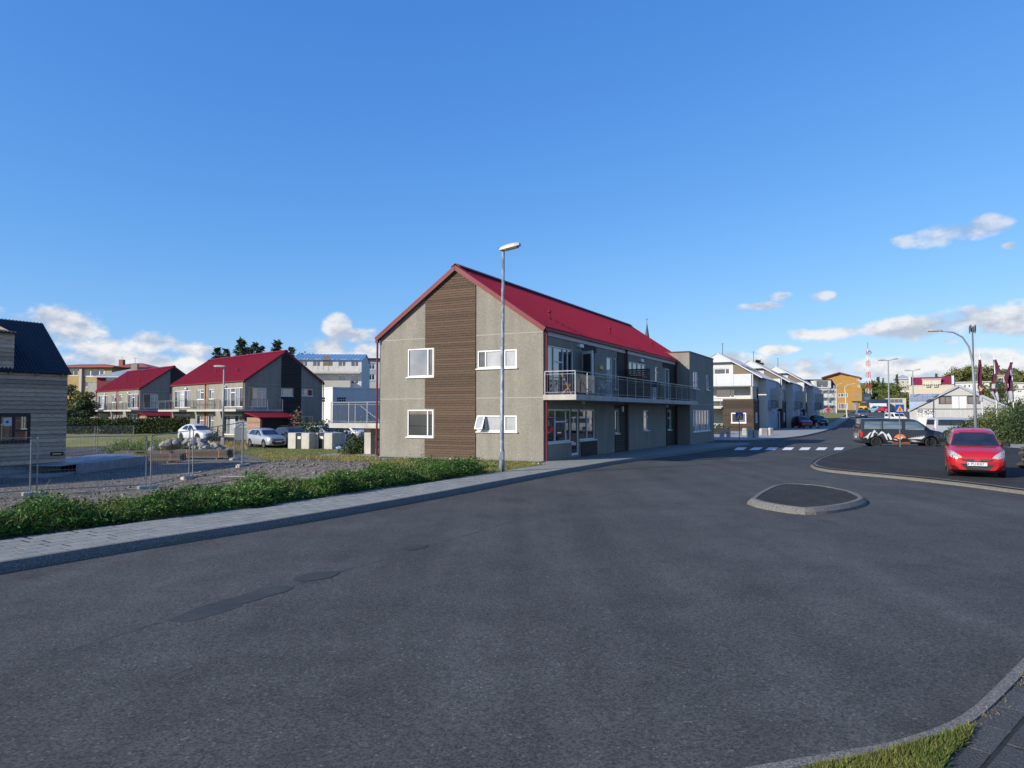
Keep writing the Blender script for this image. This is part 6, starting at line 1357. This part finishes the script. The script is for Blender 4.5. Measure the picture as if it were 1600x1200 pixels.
npl = decal('number_plate', [(-.26,.385),(.26,.385),(.26,.495),(-.26,.495)], 'F', white_p, off=.03)
fx = max(v.co.x for v in npl.data.vertices)
for v in npl.data.vertices: v.co.x = fx
text_mesh('plate_text', 'PU R87', .115, blue_p, npl, Matrix(((0,0,1,fx+.004),(1,0,0,0),(0,1,0,.44),(0,0,0,1))))
MB().box(fx+.002, fx+.004, -.018, .018, .405, .475).build('plate_sticker', orange_p, npl); MB().box(fx+.002, fx+.004, -.245, -.222, .41, .47).build('plate_flag', sign_blue, npl)
decal('bonnet_gap', [(-.44,.668),(.44,.668),(.44,.676),(-.44,.676)], 'F', black_plastic, off=.006, step=.05)
for sy in (-1, 1): decal('bumper_gap', [(sy*.72,.52),(sy*.728,.52),(sy*.735,.65),(sy*.727,.65)], 'F', black_plastic, off=.006, step=.05)
m_ = MB(); m_.box(.98,1.02,-.55,.55,.985,1.0); m_.build('wiper', black_plastic, e); m_ = MB(); m_.tube([(.15,0,1.48),(-.12,0,1.66)], .006, 5); m_.build('aerial', black_plastic, e)
# black camper van
a, b = dp(1358, 650, 48.6), dp(1446, 650, 47.6); d = b-a; d.z = 0; hv = math.atan2(-.24, .97); mid = (a+b)/2; mid.x += .1; mid.z = G(mid.x, mid.y)-.13
van_p = paint('black_paint', (.020,.021,.024), .22)
e, decal, K = vehicle('van', 'camper_van', 'black camper van with white mountain graphics and orange sun on its side', 'van', mid, hv, van_p, winm=van_glass, rimm=black_plastic)
vx = lambda x: (x-790)/245.0
vz = lambda y: (525-y)/218.0
def vp(pts): return [(vx(x), vz(y)) for x, y in pts]
mt = [[(190,392),(245,358),(300,305),(325,300),(290,345),(265,405),(245,380),(205,378)], [(305,380),(340,300),(370,265),(395,300),(372,292),(350,325),(345,365)], [(372,292),(395,300),(428,330),(400,318)], [(385,360),(430,330),(470,288),(490,315),(462,310),(440,345),(430,385)],
      [(470,288),(500,298),(545,340),(565,420),(540,400),(515,345)], [(545,340),(575,310),(600,345),(630,402),(600,415),(572,365)], [(640,395),(700,405),(715,420),(660,410)], [(700,385),(760,375),(790,360),(770,395),(740,405)]]
mt2 = []
for p in mt:
    q = vp(p); c_ = (sum(t[0] for t in q)/len(q), sum(t[1] for t in q)/len(q)); mt2 += [[c_, q[i], q[(i+1) % len(q)]] for i in range(len(q))]
gr = decal('mountain_graphic', mt2, 'r', white_p, off=.008, step=.3)
decal('sun_graphic', [(vx(745)+.36*math.cos(t), vz(392)+.29*math.sin(t)) for t in np.linspace(.12, 3.02, 14)], 'r', orange_p, off=.006, step=.3)
tl = [[(860,388),(1110,362),(1060,398),(860,392)]]+[[(900+k*26,386-k*2.6),(910+k*26,372-k*4.5),(920+k*26,385-k*2.6)] for k in range(8)]
decal('treeline_graphic', [vp(p) for p in tl], 'r', white_p, off=.008, step=.3)
decal('shore_graphic', [vp(p) for p in ([(865,405),(960,410),(930,414)],[(880,425),(1060,432),(960,438)],[(900,415),(1000,418),(950,424)])], 'r', white_p, off=.008, step=.3)
decal('stripe', vp([(490,436),(640,436),(640,441),(490,441)]), 'r', white_p, off=.008, step=.3)
ry = min(v.co.y for v in gr.data.vertices)
text_mesh('lettering', 'COZY CAMPERS', .15, orange_p, gr, Matrix(((1,0,0,vx(757)),(0,0,-1,ry-.004),(0,1,0,vz(456)),(0,0,0,1))))
m_ = MB(); m_.box(-.7,.2,-.80,-.68,1.93,1.985); m_.build('roof_awning', white, e)
decal('window_trim', [(-2.4,1.19),(-.02,1.19),(-.02,1.225),(-2.4,1.225)], 'r', black_plastic, off=.006)
decal('tail_light_side', vp([(155,300),(192,300),(188,370),(152,370)]), 'r', lamp_red, off=.01)
# silver van in front of the pale hall
a = dp(1471, 650, 66.5); a.z = G(a.x, a.y)-.13; hv2 = rad(-6); c = a+Vector((math.cos(hv2)*1.6+.0, math.sin(hv2)*1.6, 0))
e, decal, K = vehicle('van', 'silver_van', 'silver passenger van with long dark window behind the red hatchback', 'van', c, hv2, paint('silver_paint', (.46,.48,.50), .3, .3), rimm=rim_m)
decal('window_band', [(-2.3,1.22),(-.02,1.22),(.0,1.3),(.0,1.70),(-.06,1.76),(-2.2,1.76),(-2.32,1.6)], 'r', carglass, off=.012)
# parked cars down the street
vehicle('hatch', 'dark_red_car', 'dark red parked hatchback in front of the far terrace house', 'car', place(1253, 668.6), HB+rad(28), paint('wine_paint', (.16,.012,.03), .28), scale=1.1)
vehicle('suv', 'dark_car', 'black parked car with its nose towards the road beside the grass bank', 'car', place(1279, 665.6), HB+rad(22), paint('dark_paint', (.016,.018,.022), .25))
vehicle('suv', 'oncoming_car', 'dark grey blue car driving down the far road towards the crossing', 'car', Vector((dp(1346,650,140).x, 140, G(0,140)-.12)), HB+rad(10), paint('steel_blue_paint', (.06,.08,.12), .25, .3))
p = Vector((dp(1379,650,190).x, 190, G(0,190)-.1)); vehicle('suv', 'far_red_car', 'red car seen from behind on the far car park', 'car', p, rad(85), paint('far_red_paint', (.30,.012,.018), .3))
p = Vector((dp(1368.5,650,193).x, 193, G(0,193)-.1)); vehicle('hatch', 'far_blue_car', 'light blue car on the far car park beside the red one', 'car', p, rad(100), paint('sky_paint', (.16,.28,.42), .3), scale=1.15)
p = Vector((dp(1400,650,120).x, 120, G(0,120)-.1)); vehicle('van', 'white_van', 'small white van parked behind the crossing sign and camper roof', 'van', p, rad(-95), paint('white_paint_car', (.68,.69,.70), .3), scale=.95)
# cars in the yard
c = (place(303,690)+place(338,690))/2; hw_ = math.atan2(-.60,.80); c = c-Vector((math.cos(hw_),math.sin(hw_),0))*1.2; c.z = G(c.x,c.y)
vehicle('ev', 'white_car', 'white electric car stopped beside the hedge and rock heap', 'car', c, hw_, paint('pearl_paint', (.50,.51,.53), .25), rimm=black_plastic)
c = (place(410,700)+place(443,700))/2; hw_ = math.atan2(-.72,.69); c = c-Vector((math.cos(hw_),math.sin(hw_),0))*1.25; c.z = G(c.x,c.y)
vehicle('suv', 'silver_car', 'silver crossover car with black grille beside the bin enclosures', 'car', c, hw_, paint('metallic_paint', (.42,.44,.47), .28, .5))
c = Vector((dp(459,650,63).x,63,0)); c.z = G(c.x,c.y); vehicle('suv', 'dark_crossover', 'dark blue crossover with roof rails parked behind the silver car', 'car', c, math.atan2(-.75,.66), paint('navy_paint', (.028,.034,.045), .28), roofbar=True, scale=1.04)
c = Vector((dp(507,650,66).x,66,0)); c.z = G(c.x,c.y); vehicle('ev', 'pale_car', 'pale silver car mostly hidden behind the bin enclosures', 'car', c, math.atan2(-.6,.8), paint('pale_paint', (.55,.57,.60), .28, .4))
c = Vector((dp(548,650,68).x,68,0)); c.z = G(c.x,c.y); vehicle('hatch', 'small_white_car', 'white car partly hidden under the stair landing', 'car', c, math.atan2(-.5,.86), paint('pearl_paint', (.74,.75,.77)), scale=1.05)
# yellow loader at the street end
o = dp(1349, 650, 205); o.z = G(o.x, o.y)-.1; e = empty('yellow_loader', o, rad(-20), 'small yellow wheel loader standing in front of the white shed', 'loader'); yl = paint('loader_yellow', (.62,.33,.02), .4)
MB().bbox(-1.0,.9,-.7,.7,.6,1.4,.08).build('body', yl, e); MB().bbox(-.3,.7,-.6,.6,1.4,2.5,.1).build('cab', carglass, e); MB().box(-.35,.75,-.65,.65,2.5,2.62).build('cab_roof', yl, e)
for x in (-.65,.65):
    for y in (-.75,.75): mb = MB(); mb.tube([(x,y-.15,.5),(x,y+.15,.5)], .5, 14); mb.build('wheel', rubber, e)
mb = MB(); mb.beam((.8,-.3,1.1),(1.7,-.3,.5),.12,.16); mb.beam((.8,.3,1.1),(1.7,.3,.5),.12,.16); mb.build('arm', yl, e); MB().box(1.6,2.1,-.8,.8,.15,.75).build('bucket', dark_metal, e)
# red hydrant-like drum beside the scaffold
o = dp(1294, 645, 180); o.z = G(o.x, o.y); e = empty('hydrant', o, 0, 'red hydrant on the grass in front of the scaffolded house', 'hydrant'); mb = MB(); mb.tube([(0,0,0),(0,0,1.0),(0,0,1.3)], [.3,.3,.1], 10); mb.build('barrel', red_p, e); MB().box(-.55,.55,-.15,.15,.65,.9).build('outlet', red_p, e)
# ================================================================== VEGETATION
def inpoly(pts, poly):
    x, y = pts[:,0], pts[:,1]; c = np.zeros(len(pts), bool); n = len(poly); j = n-1
    for i in range(n):
        xi, yi = poly[i]; xj, yj = poly[j]; c ^= ((yi > y) != (yj > y)) & (x < (xj-xi)*(y-yi)/(yj-yi+1e-12)+xi); j = i
    return c
def scatter(poly, n):
    lo = np.min(poly, 0); hi = np.max(poly, 0); P = lo+(hi-lo)*RNG.random((int(n*2.5), 2)); P = P[inpoly(P, poly)][:n]; return np.array([(x, y, G(x, y)) for x, y in P])
def blades(name, poly, n, h, m, label, w=.012, cat='grass'):
    P = scatter(poly, n); o = leaf_cloud(name, P, h, w, m, None, up=1.6); tag(o, label, cat, kind='stuff'); return o
# weed belt between pavement and gravel: individual leaves on many stems
P_ = []; D_ = []
for k in range(11000):
    t = RNG.uniform(-30, -6.2); inn = lerp_tab(inner_u, t); wid = 2.0 if t < -12 else 2.0+(-12-t)*-.02
    v = RNG.random(); u = inn-.05-v*wid; P = LW(u, t); g = G(P.x, P.y)
    cl = .5+.5*math.sin(t*1.9+u*2.3)*math.sin(t*.7-1)+.25*math.sin(t*4.1)
    hh = (.20+.30*max(0, cl))*(1 if v > .1 else .55)*(1 if v < .85 else .6)*RNG.uniform(.7,1.2)
    if t > -8: hh *= 1.25
    m = 13
    zz = RNG.random(m)**.7*hh; an = RNG.random(m)*6.28; rr = .05+.07*RNG.random(m)
    P_.append(np.stack([P.x+np.cos(an)*rr*.4, P.y+np.sin(an)*rr*.4, g+zz], 1)); D_.append(np.stack([np.cos(an), np.sin(an), .25+0*an], 1))
P_ = np.concatenate(P_); D_ = np.concatenate(D_)
tag(leaf_cloud('weed_belt', P_, .075, .034, leaf_weed, None, D=D_), 'dense green weeds growing along the pavement edge', 'weeds', kind='stuff')
S_ = P_[RNG.random(len(P_)) < .06]; tag(leaf_cloud('weed_grass', S_, .22, .007, leaf_grass, None, up=2.2), 'long grass blades among the pavement weeds', 'grass', kind='stuff')
S_ = P_[RNG.random(len(P_)) < .012]; tag(leaf_cloud('dry_stalks', S_, .26, .006, leaf_dry, None, up=2.5), 'thin dry stalks among the pavement weeds', 'weeds', kind='stuff')
S_ = P_[RNG.random(len(P_)) < .0009]; S_[:,2] += .06; tag(leaf_cloud('weed_flowers', S_, .03, .022, leaf_flower, None), 'tiny pale flowers among the pavement weeds', 'flowers', kind='stuff')
vb = L2([(.85,-8.5),(.85,-2.1),(0.2,-.8),(-6.5,-.8),(-6.5,-3.4),(-2.2,-7.5)])
blades('verge_grass', vb, 15000, .085, leaf_grass, 'short grass of the verge round the lamp post', .012)
blades('verge_dry_grass', vb, 5000, .12, leaf_dry, 'dry yellow grass in the verge round the lamp post', .008)
S_ = scatter(vb, 70); S_[:,2] += .1; tag(leaf_cloud('verge_flowers', S_, .05, .04, leaf_flower, None), 'small white flowers in the verge grass', 'flowers', kind='stuff')
P_ = []
for cx, cy in ((-1.2,-5.2),(-.6,-4.3),(-1.8,-3.5),(-.2,-6.3),(-3.1,-4.6),(-4.1,-3.2)):
    c = LW(cx, cy); q = RNG.normal(size=(170,3))*np.array([.26,.26,.11]); q[:,2] = np.abs(q[:,2]); P_.append(q+np.array([c.x,c.y,G(c.x,c.y)]))
tag(leaf_cloud('verge_weeds', np.concatenate(P_), .10, .05, leaf_weed, None), 'low green weed clumps in the verge near the wall', 'weeds', kind='stuff')
# grassy bank between the gravel and the bin enclosures
bk = P2([(350,704),(420,699.5),(520,702.5),(590,703),(590,720),(545,724),(480,719),(395,713)])
blades('bank_grass', bk, 24000, .09, leaf_grass, 'uneven grass on the bank below the bin enclosures', .02); blades('bank_dry_grass', P2([(395,709),(480,713),(560,714.5),(590,717),(600,728),(545,724),(480,721),(400,716)]), 8000, .16, leaf_dry, 'dry yellow grass fringe above the gravel', .014)
blades('dry_grass_patch', P2([(322,693),(385,692),(385,705),(350,709),(325,704)]), 6000, .32, leaf_dry, 'tall dry yellow grass round the yard lamp', .025)
q = gp(235, 712); P_ = []
for k in range(42):
    c = gp(180+RNG.random()*112, 700+RNG.random()*10); hh = .25+.6*RNG.random(); w = RNG.normal(size=(150,3))*np.array([.45,.45,.5*hh]); w[:,2] = np.abs(w[:,2]); P_.append(w+np.array([c.x,c.y,G(c.x,c.y)]))
tag(leaf_cloud('weed_mound', np.concatenate(P_), .26, .05, mat('mound_leaf', (.07,.13,.02), (.14,.18,.04), 1.2, .7, per_island=.45, transl=.25), None, up=.8), 'bright green weed mound behind the timber bundles', 'weeds', kind='stuff')
blades('corner_tuft', np.array(GRASS_TONGUE), 9000, .055, leaf_grass, 'short grass in the paved corner by the kerb', .006); blades('corner_dry', np.array(GRASS_TONGUE), 1800, .05, leaf_dry, 'dry blades in the paved corner by the kerb', .004)
P_ = []
for a, b in zip(inner_nk, inner_nk[1:]):
    for k in range(3):
        if RNG.random() < .35 and 2.6 < a[0] < 5: f = RNG.random(); P_.append(np.array([a[0]+(b[0]-a[0])*f, a[1]+(b[1]-a[1])*f, 0])+RNG.normal(size=(14,3))*np.array([.03,.03,0]))
if P_: tag(leaf_cloud('kerb_tufts', np.concatenate(P_), .03, .004, leaf_dry, None, up=1.2), 'dry grass tufts along the near kerb', 'grass', kind='stuff')
# hedges and shrubs
def shrub(name, c, rad3, n, m, label, leaf=.14, cat='bush', group=None, stem=True, lumps=9):
    e = empty(name, c, 0, label, cat, group); P_ = []
    for k in range(lumps):
        q = RNG.normal(size=3); q /= np.linalg.norm(q); q[2] = abs(q[2]); ctr = q*np.array(rad3)*.55; w = RNG.normal(size=(n//lumps, 3)); w /= np.linalg.norm(w, axis=1)[:,None]; w *= (RNG.random((len(w),1))**.4)*np.array(rad3)*.55; P_.append(w+ctr)
    P_ = np.concatenate(P_); P_[:,2] = np.abs(P_[:,2]); leaf_cloud('foliage', P_, leaf, leaf*.5, m, e)
    if stem:
        for k in range(4): a = RNG.random()*6.3; mb = MB(); mb.tube([(0,0,-.1),(math.cos(a)*rad3[0]*.3,math.sin(a)*rad3[1]*.3,rad3[2]*.8)], [.04,.015], 5); mb.build('stem', bark, e)
    return e
def hedge(name, a, b, w, h, m, label, n, leaf=.12):
    a = Vector(a); b = Vector(b); d = b-a; d.z = 0; L = d.length; e = empty(name, (a.x,a.y,G(a.x,a.y)), math.atan2(d.y,d.x), label, 'hedge'); P_ = RNG.random((n,3))*np.array([L,w,h]); f = RNG.random(n)
    P_[f < .45, 1] = RNG.normal(size=(f < .45).sum())*.08; P_[f > .7, 2] = h+RNG.normal(size=(f > .7).sum())*.1
    P_[:,1] -= w/2; P_[:,2] += np.sin(P_[:,0]*2.1)*.08; leaf_cloud('foliage', P_, leaf, leaf*.55, m, e)
    for k in range(max(3, int(L/2.5))): mb = MB(); mb.tube([(k*2.5+.6,0,-.3),(k*2.5+.8,.1,h*.8)], [.05,.02], 5); mb.build('stem', bark, e)
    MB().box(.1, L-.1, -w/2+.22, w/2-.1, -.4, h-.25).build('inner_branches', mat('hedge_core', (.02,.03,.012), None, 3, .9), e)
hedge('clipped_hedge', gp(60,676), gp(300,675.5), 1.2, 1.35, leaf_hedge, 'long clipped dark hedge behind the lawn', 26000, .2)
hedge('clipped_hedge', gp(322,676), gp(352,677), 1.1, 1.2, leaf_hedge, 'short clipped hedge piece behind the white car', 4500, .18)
c = at_depth(492, 66); shrub('dark_shrub', c, (3.0,1.8,2.6), 5200, leaf_hedge, 'large dark shrub against the gable of the red roofed house', .26)
c = at_depth(464, 68.5); shrub('reddish_shrub', c, (.9,.8,3.1), 900, mat('reddish_leaf', (.12,.07,.045), (.2,.13,.08), 2, .8, per_island=.4), 'thin brownish shrub beside the black timber store', .22)
c = at_depth(560, 50); shrub('dark_shrub', c, (1.5,1.0,1.75), 2600, leaf_hedge, 'round dark shrub beside the landing column', .16)
c = at_depth(600-28, 62); shrub('bare_shrub', c, (1.4,1.2,3.4), 500, mat('brownish_leaf', (.10,.09,.06), None, 2, .8), 'thin half bare shrub behind the stair railing', .16)
for px, Y, s, lab in ((252,84,1.0,'slim shrub in front of the hedge house, by the brown panel'),(268,84.5,1.2,'leafy shrub in front of the hedge house, by the lean-to store'),(228,86,.9,'small shrub in front of the hedge house balcony'),(305,69,.9,'slim dark shrub behind the white car'),(338,66,1.0,'slim shrub beside the yard lamp')):
    c = at_depth(px-60 if px in (252,268,228) else px, Y); shrub('yard_shrub', c, (.8*s,.7*s,1.9*s), 420, leaf_hedge, lab, .17, group='shrubs in the yard')
# bush bank on the right
def bank(x, y): return 0
cnt = 0
for px, py, r3, m, lab in ((1520,688,(2.2,1.6,1.5),leaf_hedge,'low green bush at the foot of the curved lamp'),(1545,689,(2.6,1.8,2.1),leaf_hedge,'wide green bush right behind the red hatchback'),(1572,690,(2.6,1.9,2.5),leaf_tree,'bright green bush at the middle of the bank'),(1600,691,(2.6,2.0,2.9),leaf_hedge,'tall dark bush at the end of the bank'),(1632,694,(3,2.2,3.4),leaf_hedge,'dark bush beyond the end of the bank'),
                       (1560,683,(3.0,2.0,3.0),leaf_hedge,'dark bush at the top of the bank below the flags'),(1596,682,(2.6,2.2,3.0),leaf_olive,'dry brownish bush in the upper bank'),(1606,676,(2.6,2.4,4.4),leaf_hedge,'tallest dark bush at the top of the bank')):
    c = gp(px, py); shrub('bank_bush', c, r3, 6500, m, lab, .16, group='bushes on the bank', lumps=16)
bkp = P2([(1500,690.5),(1545,692),(1600,694),(1640,698),(1640,685),(1560,683),(1510,686)])
sheet('bush_bank', bkp, .03, soil_m, step=2, jitter=.05); blades('bank_verge', P2([(1503,690.5),(1545,692),(1600,694.5),(1640,698),(1640,690),(1560,688)]), 9000, .22, leaf_olive, 'rough olive grass along the foot of the bush bank', .03)
# trees
def conifer(px, pt, Y, w, label, base=None, n=1500, m=None):
    t = dp(px, pt, Y); b = Vector((t.x, t.y, G(t.x, t.y)-.2 if base is None else base)); H = t.z-b.z; e = empty('conifer', b, 0, label, 'tree', 'conifers'); mb = MB(); mb.tube([(0,0,0),(0,0,H*.97)], [H*.018+.08,.02], 7); mb.build('trunk', bark, e)
    P_ = []; D_ = []; levels = int(16+H*.9)
    for i in range(levels):
        f = .08+.92*i/levels; z = H*f; R = w*(1-f)*(.8+.4*RNG.random())+.06
        for k in range(8):
            a = RNG.random()*6.3; mlen = R*(.65+.5*RNG.random()); q = np.linspace(.1, 1, 9); dr = -.18*mlen*q+.10*mlen*q**2
            P_.append(np.stack([np.cos(a)*mlen*q, np.sin(a)*mlen*q, z+dr], 1)+RNG.normal(size=(9,3))*.03*w); D_.append(np.tile([math.cos(a), math.sin(a), -.25], (9,1)))
    P_ = np.concatenate(P_); D_ = np.concatenate(D_); leaf_cloud('crown', P_, .15*w+.1, .05*w+.04, m or leaf_conifer, e, D=D_); return e
tl_ = [(340,541,138,3.6),(354,543,140,3.1),(377,528,136,4.8),(398,533,140,4.0),(408,538,142,3.4),(433,530,138,4.3),(456,540,145,3.1),(388,540,150,3.4)]
tlab = ['slim dark conifer of the pair at the low end of the red ridge']*2+['tallest dark conifer behind the red ridge']+['dark conifer close beside the tallest conifer behind the red ridge']*2+['lone dark conifer close to the peak of the red gable', 'small dark conifer between the red gable peak and the round pale tree', 'short conifer half hidden behind the tallest conifer and red ridge']
for (px, pt, Y, w), lb in zip(tl_, tlab): conifer(px, pt, Y, w, lb, base=1.0)
conifer(1185.5, 561, 150, 4.0, 'dark conifer rising behind the terrace roofs', base=0)
conifer(204, 573, 135, 1.4, 'tiny conifer tip beside the grey square chimney', base=1)
def broadleaf(px, pt, Y, w, label, m=None, n=1800, base=None, group='trees on the hill', crown=.72):
    t = dp(px, pt, Y); b = Vector((t.x, t.y, (G(t.x, t.y)-.2) if base is None else base)); H = t.z-b.z; e = empty('leafy_tree', b, 0, label, 'tree', group)
    mb = MB(); mb.tube([(0,0,0),(.05*H,0,H*.4),(0,0,H*.85)], [H*.022+.05,H*.016+.03,.03], 7)
    for k in range(4): a = RNG.random()*6.3; mb.tube([(0,0,H*(.3+.1*k)),(math.cos(a)*w*.6,math.sin(a)*w*.6,H*(.55+.1*k))], [.09,.03], 5)
    mb.build('trunk', bark, e); P_ = []
    for k in range(14):
        a = RNG.random()*6.3; rr = RNG.random()**.6*w*.62; z = H*(1-crown)+H*crown*(.15+.7*RNG.random()); rr *= 1.15-.6*abs(z/H-.6); q = RNG.normal(size=(n//14,3)); q /= np.linalg.norm(q, axis=1)[:,None]; q *= (RNG.random((len(q),1))**.45)*w*.38; q[:,2] *= .8; P_.append(q+np.array([math.cos(a)*rr, math.sin(a)*rr, z]))
    P_ = np.concatenate(P_); leaf_cloud('crown', P_, .13*w+.08, .09*w+.04, m or leaf_tree, e); return e
broadleaf(478, 536, 150, 3.2, 'round pale green tree rising behind the blue roofed block', leaf_olive, base=1)
broadleaf(127, 612, 112, 2.2, 'leafy tree in front of the yellow house', leaf_olive, base=-.3, n=2600, group='trees by the yellow house'); broadleaf(110, 596, 114, 1.9, 'leafy tree at the left corner of the yellow house', leaf_olive, base=-.3, n=2200, group='trees by the yellow house'); broadleaf(135, 622, 104, 1.9, 'dark bushy tree below the yellow house', leaf_hedge, base=-.3, n=2200, group='trees by the yellow house'); broadleaf(118, 642, 99, 2.3, 'low bushy tree between hedge and yellow house', leaf_hedge, base=-.4, n=2200, group='trees by the yellow house')
hl = [(1362,596,255,3.2,0),(1372,588,262,2.6,1),(1384,600,246,3.0,0),(1380,590,272,1.5,1),(1395,604,250,3.6,0),(1401,584,285,2.4,1),(1410,612,238,3.0,2),(1369,612,240,3.4,0),(1387,618,232,3.2,2),(1404,620,228,3.4,0),(1420,616,236,2.6,2),(1436,594,300,2.6,1),(1463,583,300,2.4,1),
      (1478,590,290,3.2,0),(1494,570,265,4.2,2),(1505,578,270,3.6,0),(1514,570,268,3.8,0),(1524,585,262,3.2,2),(1541,570,262,4.2,2),(1549,580,270,3.0,0),(1566,575,285,3.2,0),(1584,574,285,3.0,1),(1595,576,275,3.6,0),(1545,600,225,3.0,0),(1562,606,215,3.4,1),(1572,600,222,3.0,0),(1590,585,255,3.4,2),(1604,578,262,3.8,0),
      (1470,598,260,3.0,0),(1484,604,250,2.8,2),(1355,602,242,2.2,1),(1350,606,238,2.6,2),(1430,604,270,2.6,0),(1446,600,285,2.6,2),(1455,592,310,3.0,0)]
for k, (px, pt, Y, w, c) in enumerate(hl):
    where = 'behind the ochre house and mast' if px < 1400 else 'behind the mansard house' if px < 1490 else 'behind the flags and tall mast'
    if c == 1: conifer(px, pt, Y, w*.8, 'dark pointed conifer on the hillside '+where, n=900)
    else: broadleaf(px, pt, Y, w*1.15, ('bright green' if c == 0 else 'olive green')+' leafy tree on the hillside '+where, leaf_tree if c == 0 else leaf_olive, n=1300)
# far wood along the hilltop and shrubs that read as one mass
P_ = []
for k in range(900):
    px = RNG.uniform(1345, 1640); Y = RNG.uniform(225, 330); x = dp(px, 650, Y).x; g = G(x, Y); w = RNG.normal(size=(22,3))*np.array([1.3,1.3,.9]); w[:,2] = np.abs(w[:,2]); P_.append(w+np.array([x, Y, g]))
tag(leaf_cloud('hillside_scrub', np.concatenate(P_), .75, .5, leaf_tree, None), 'green scrub covering the hillside', 'scrub', kind='stuff')
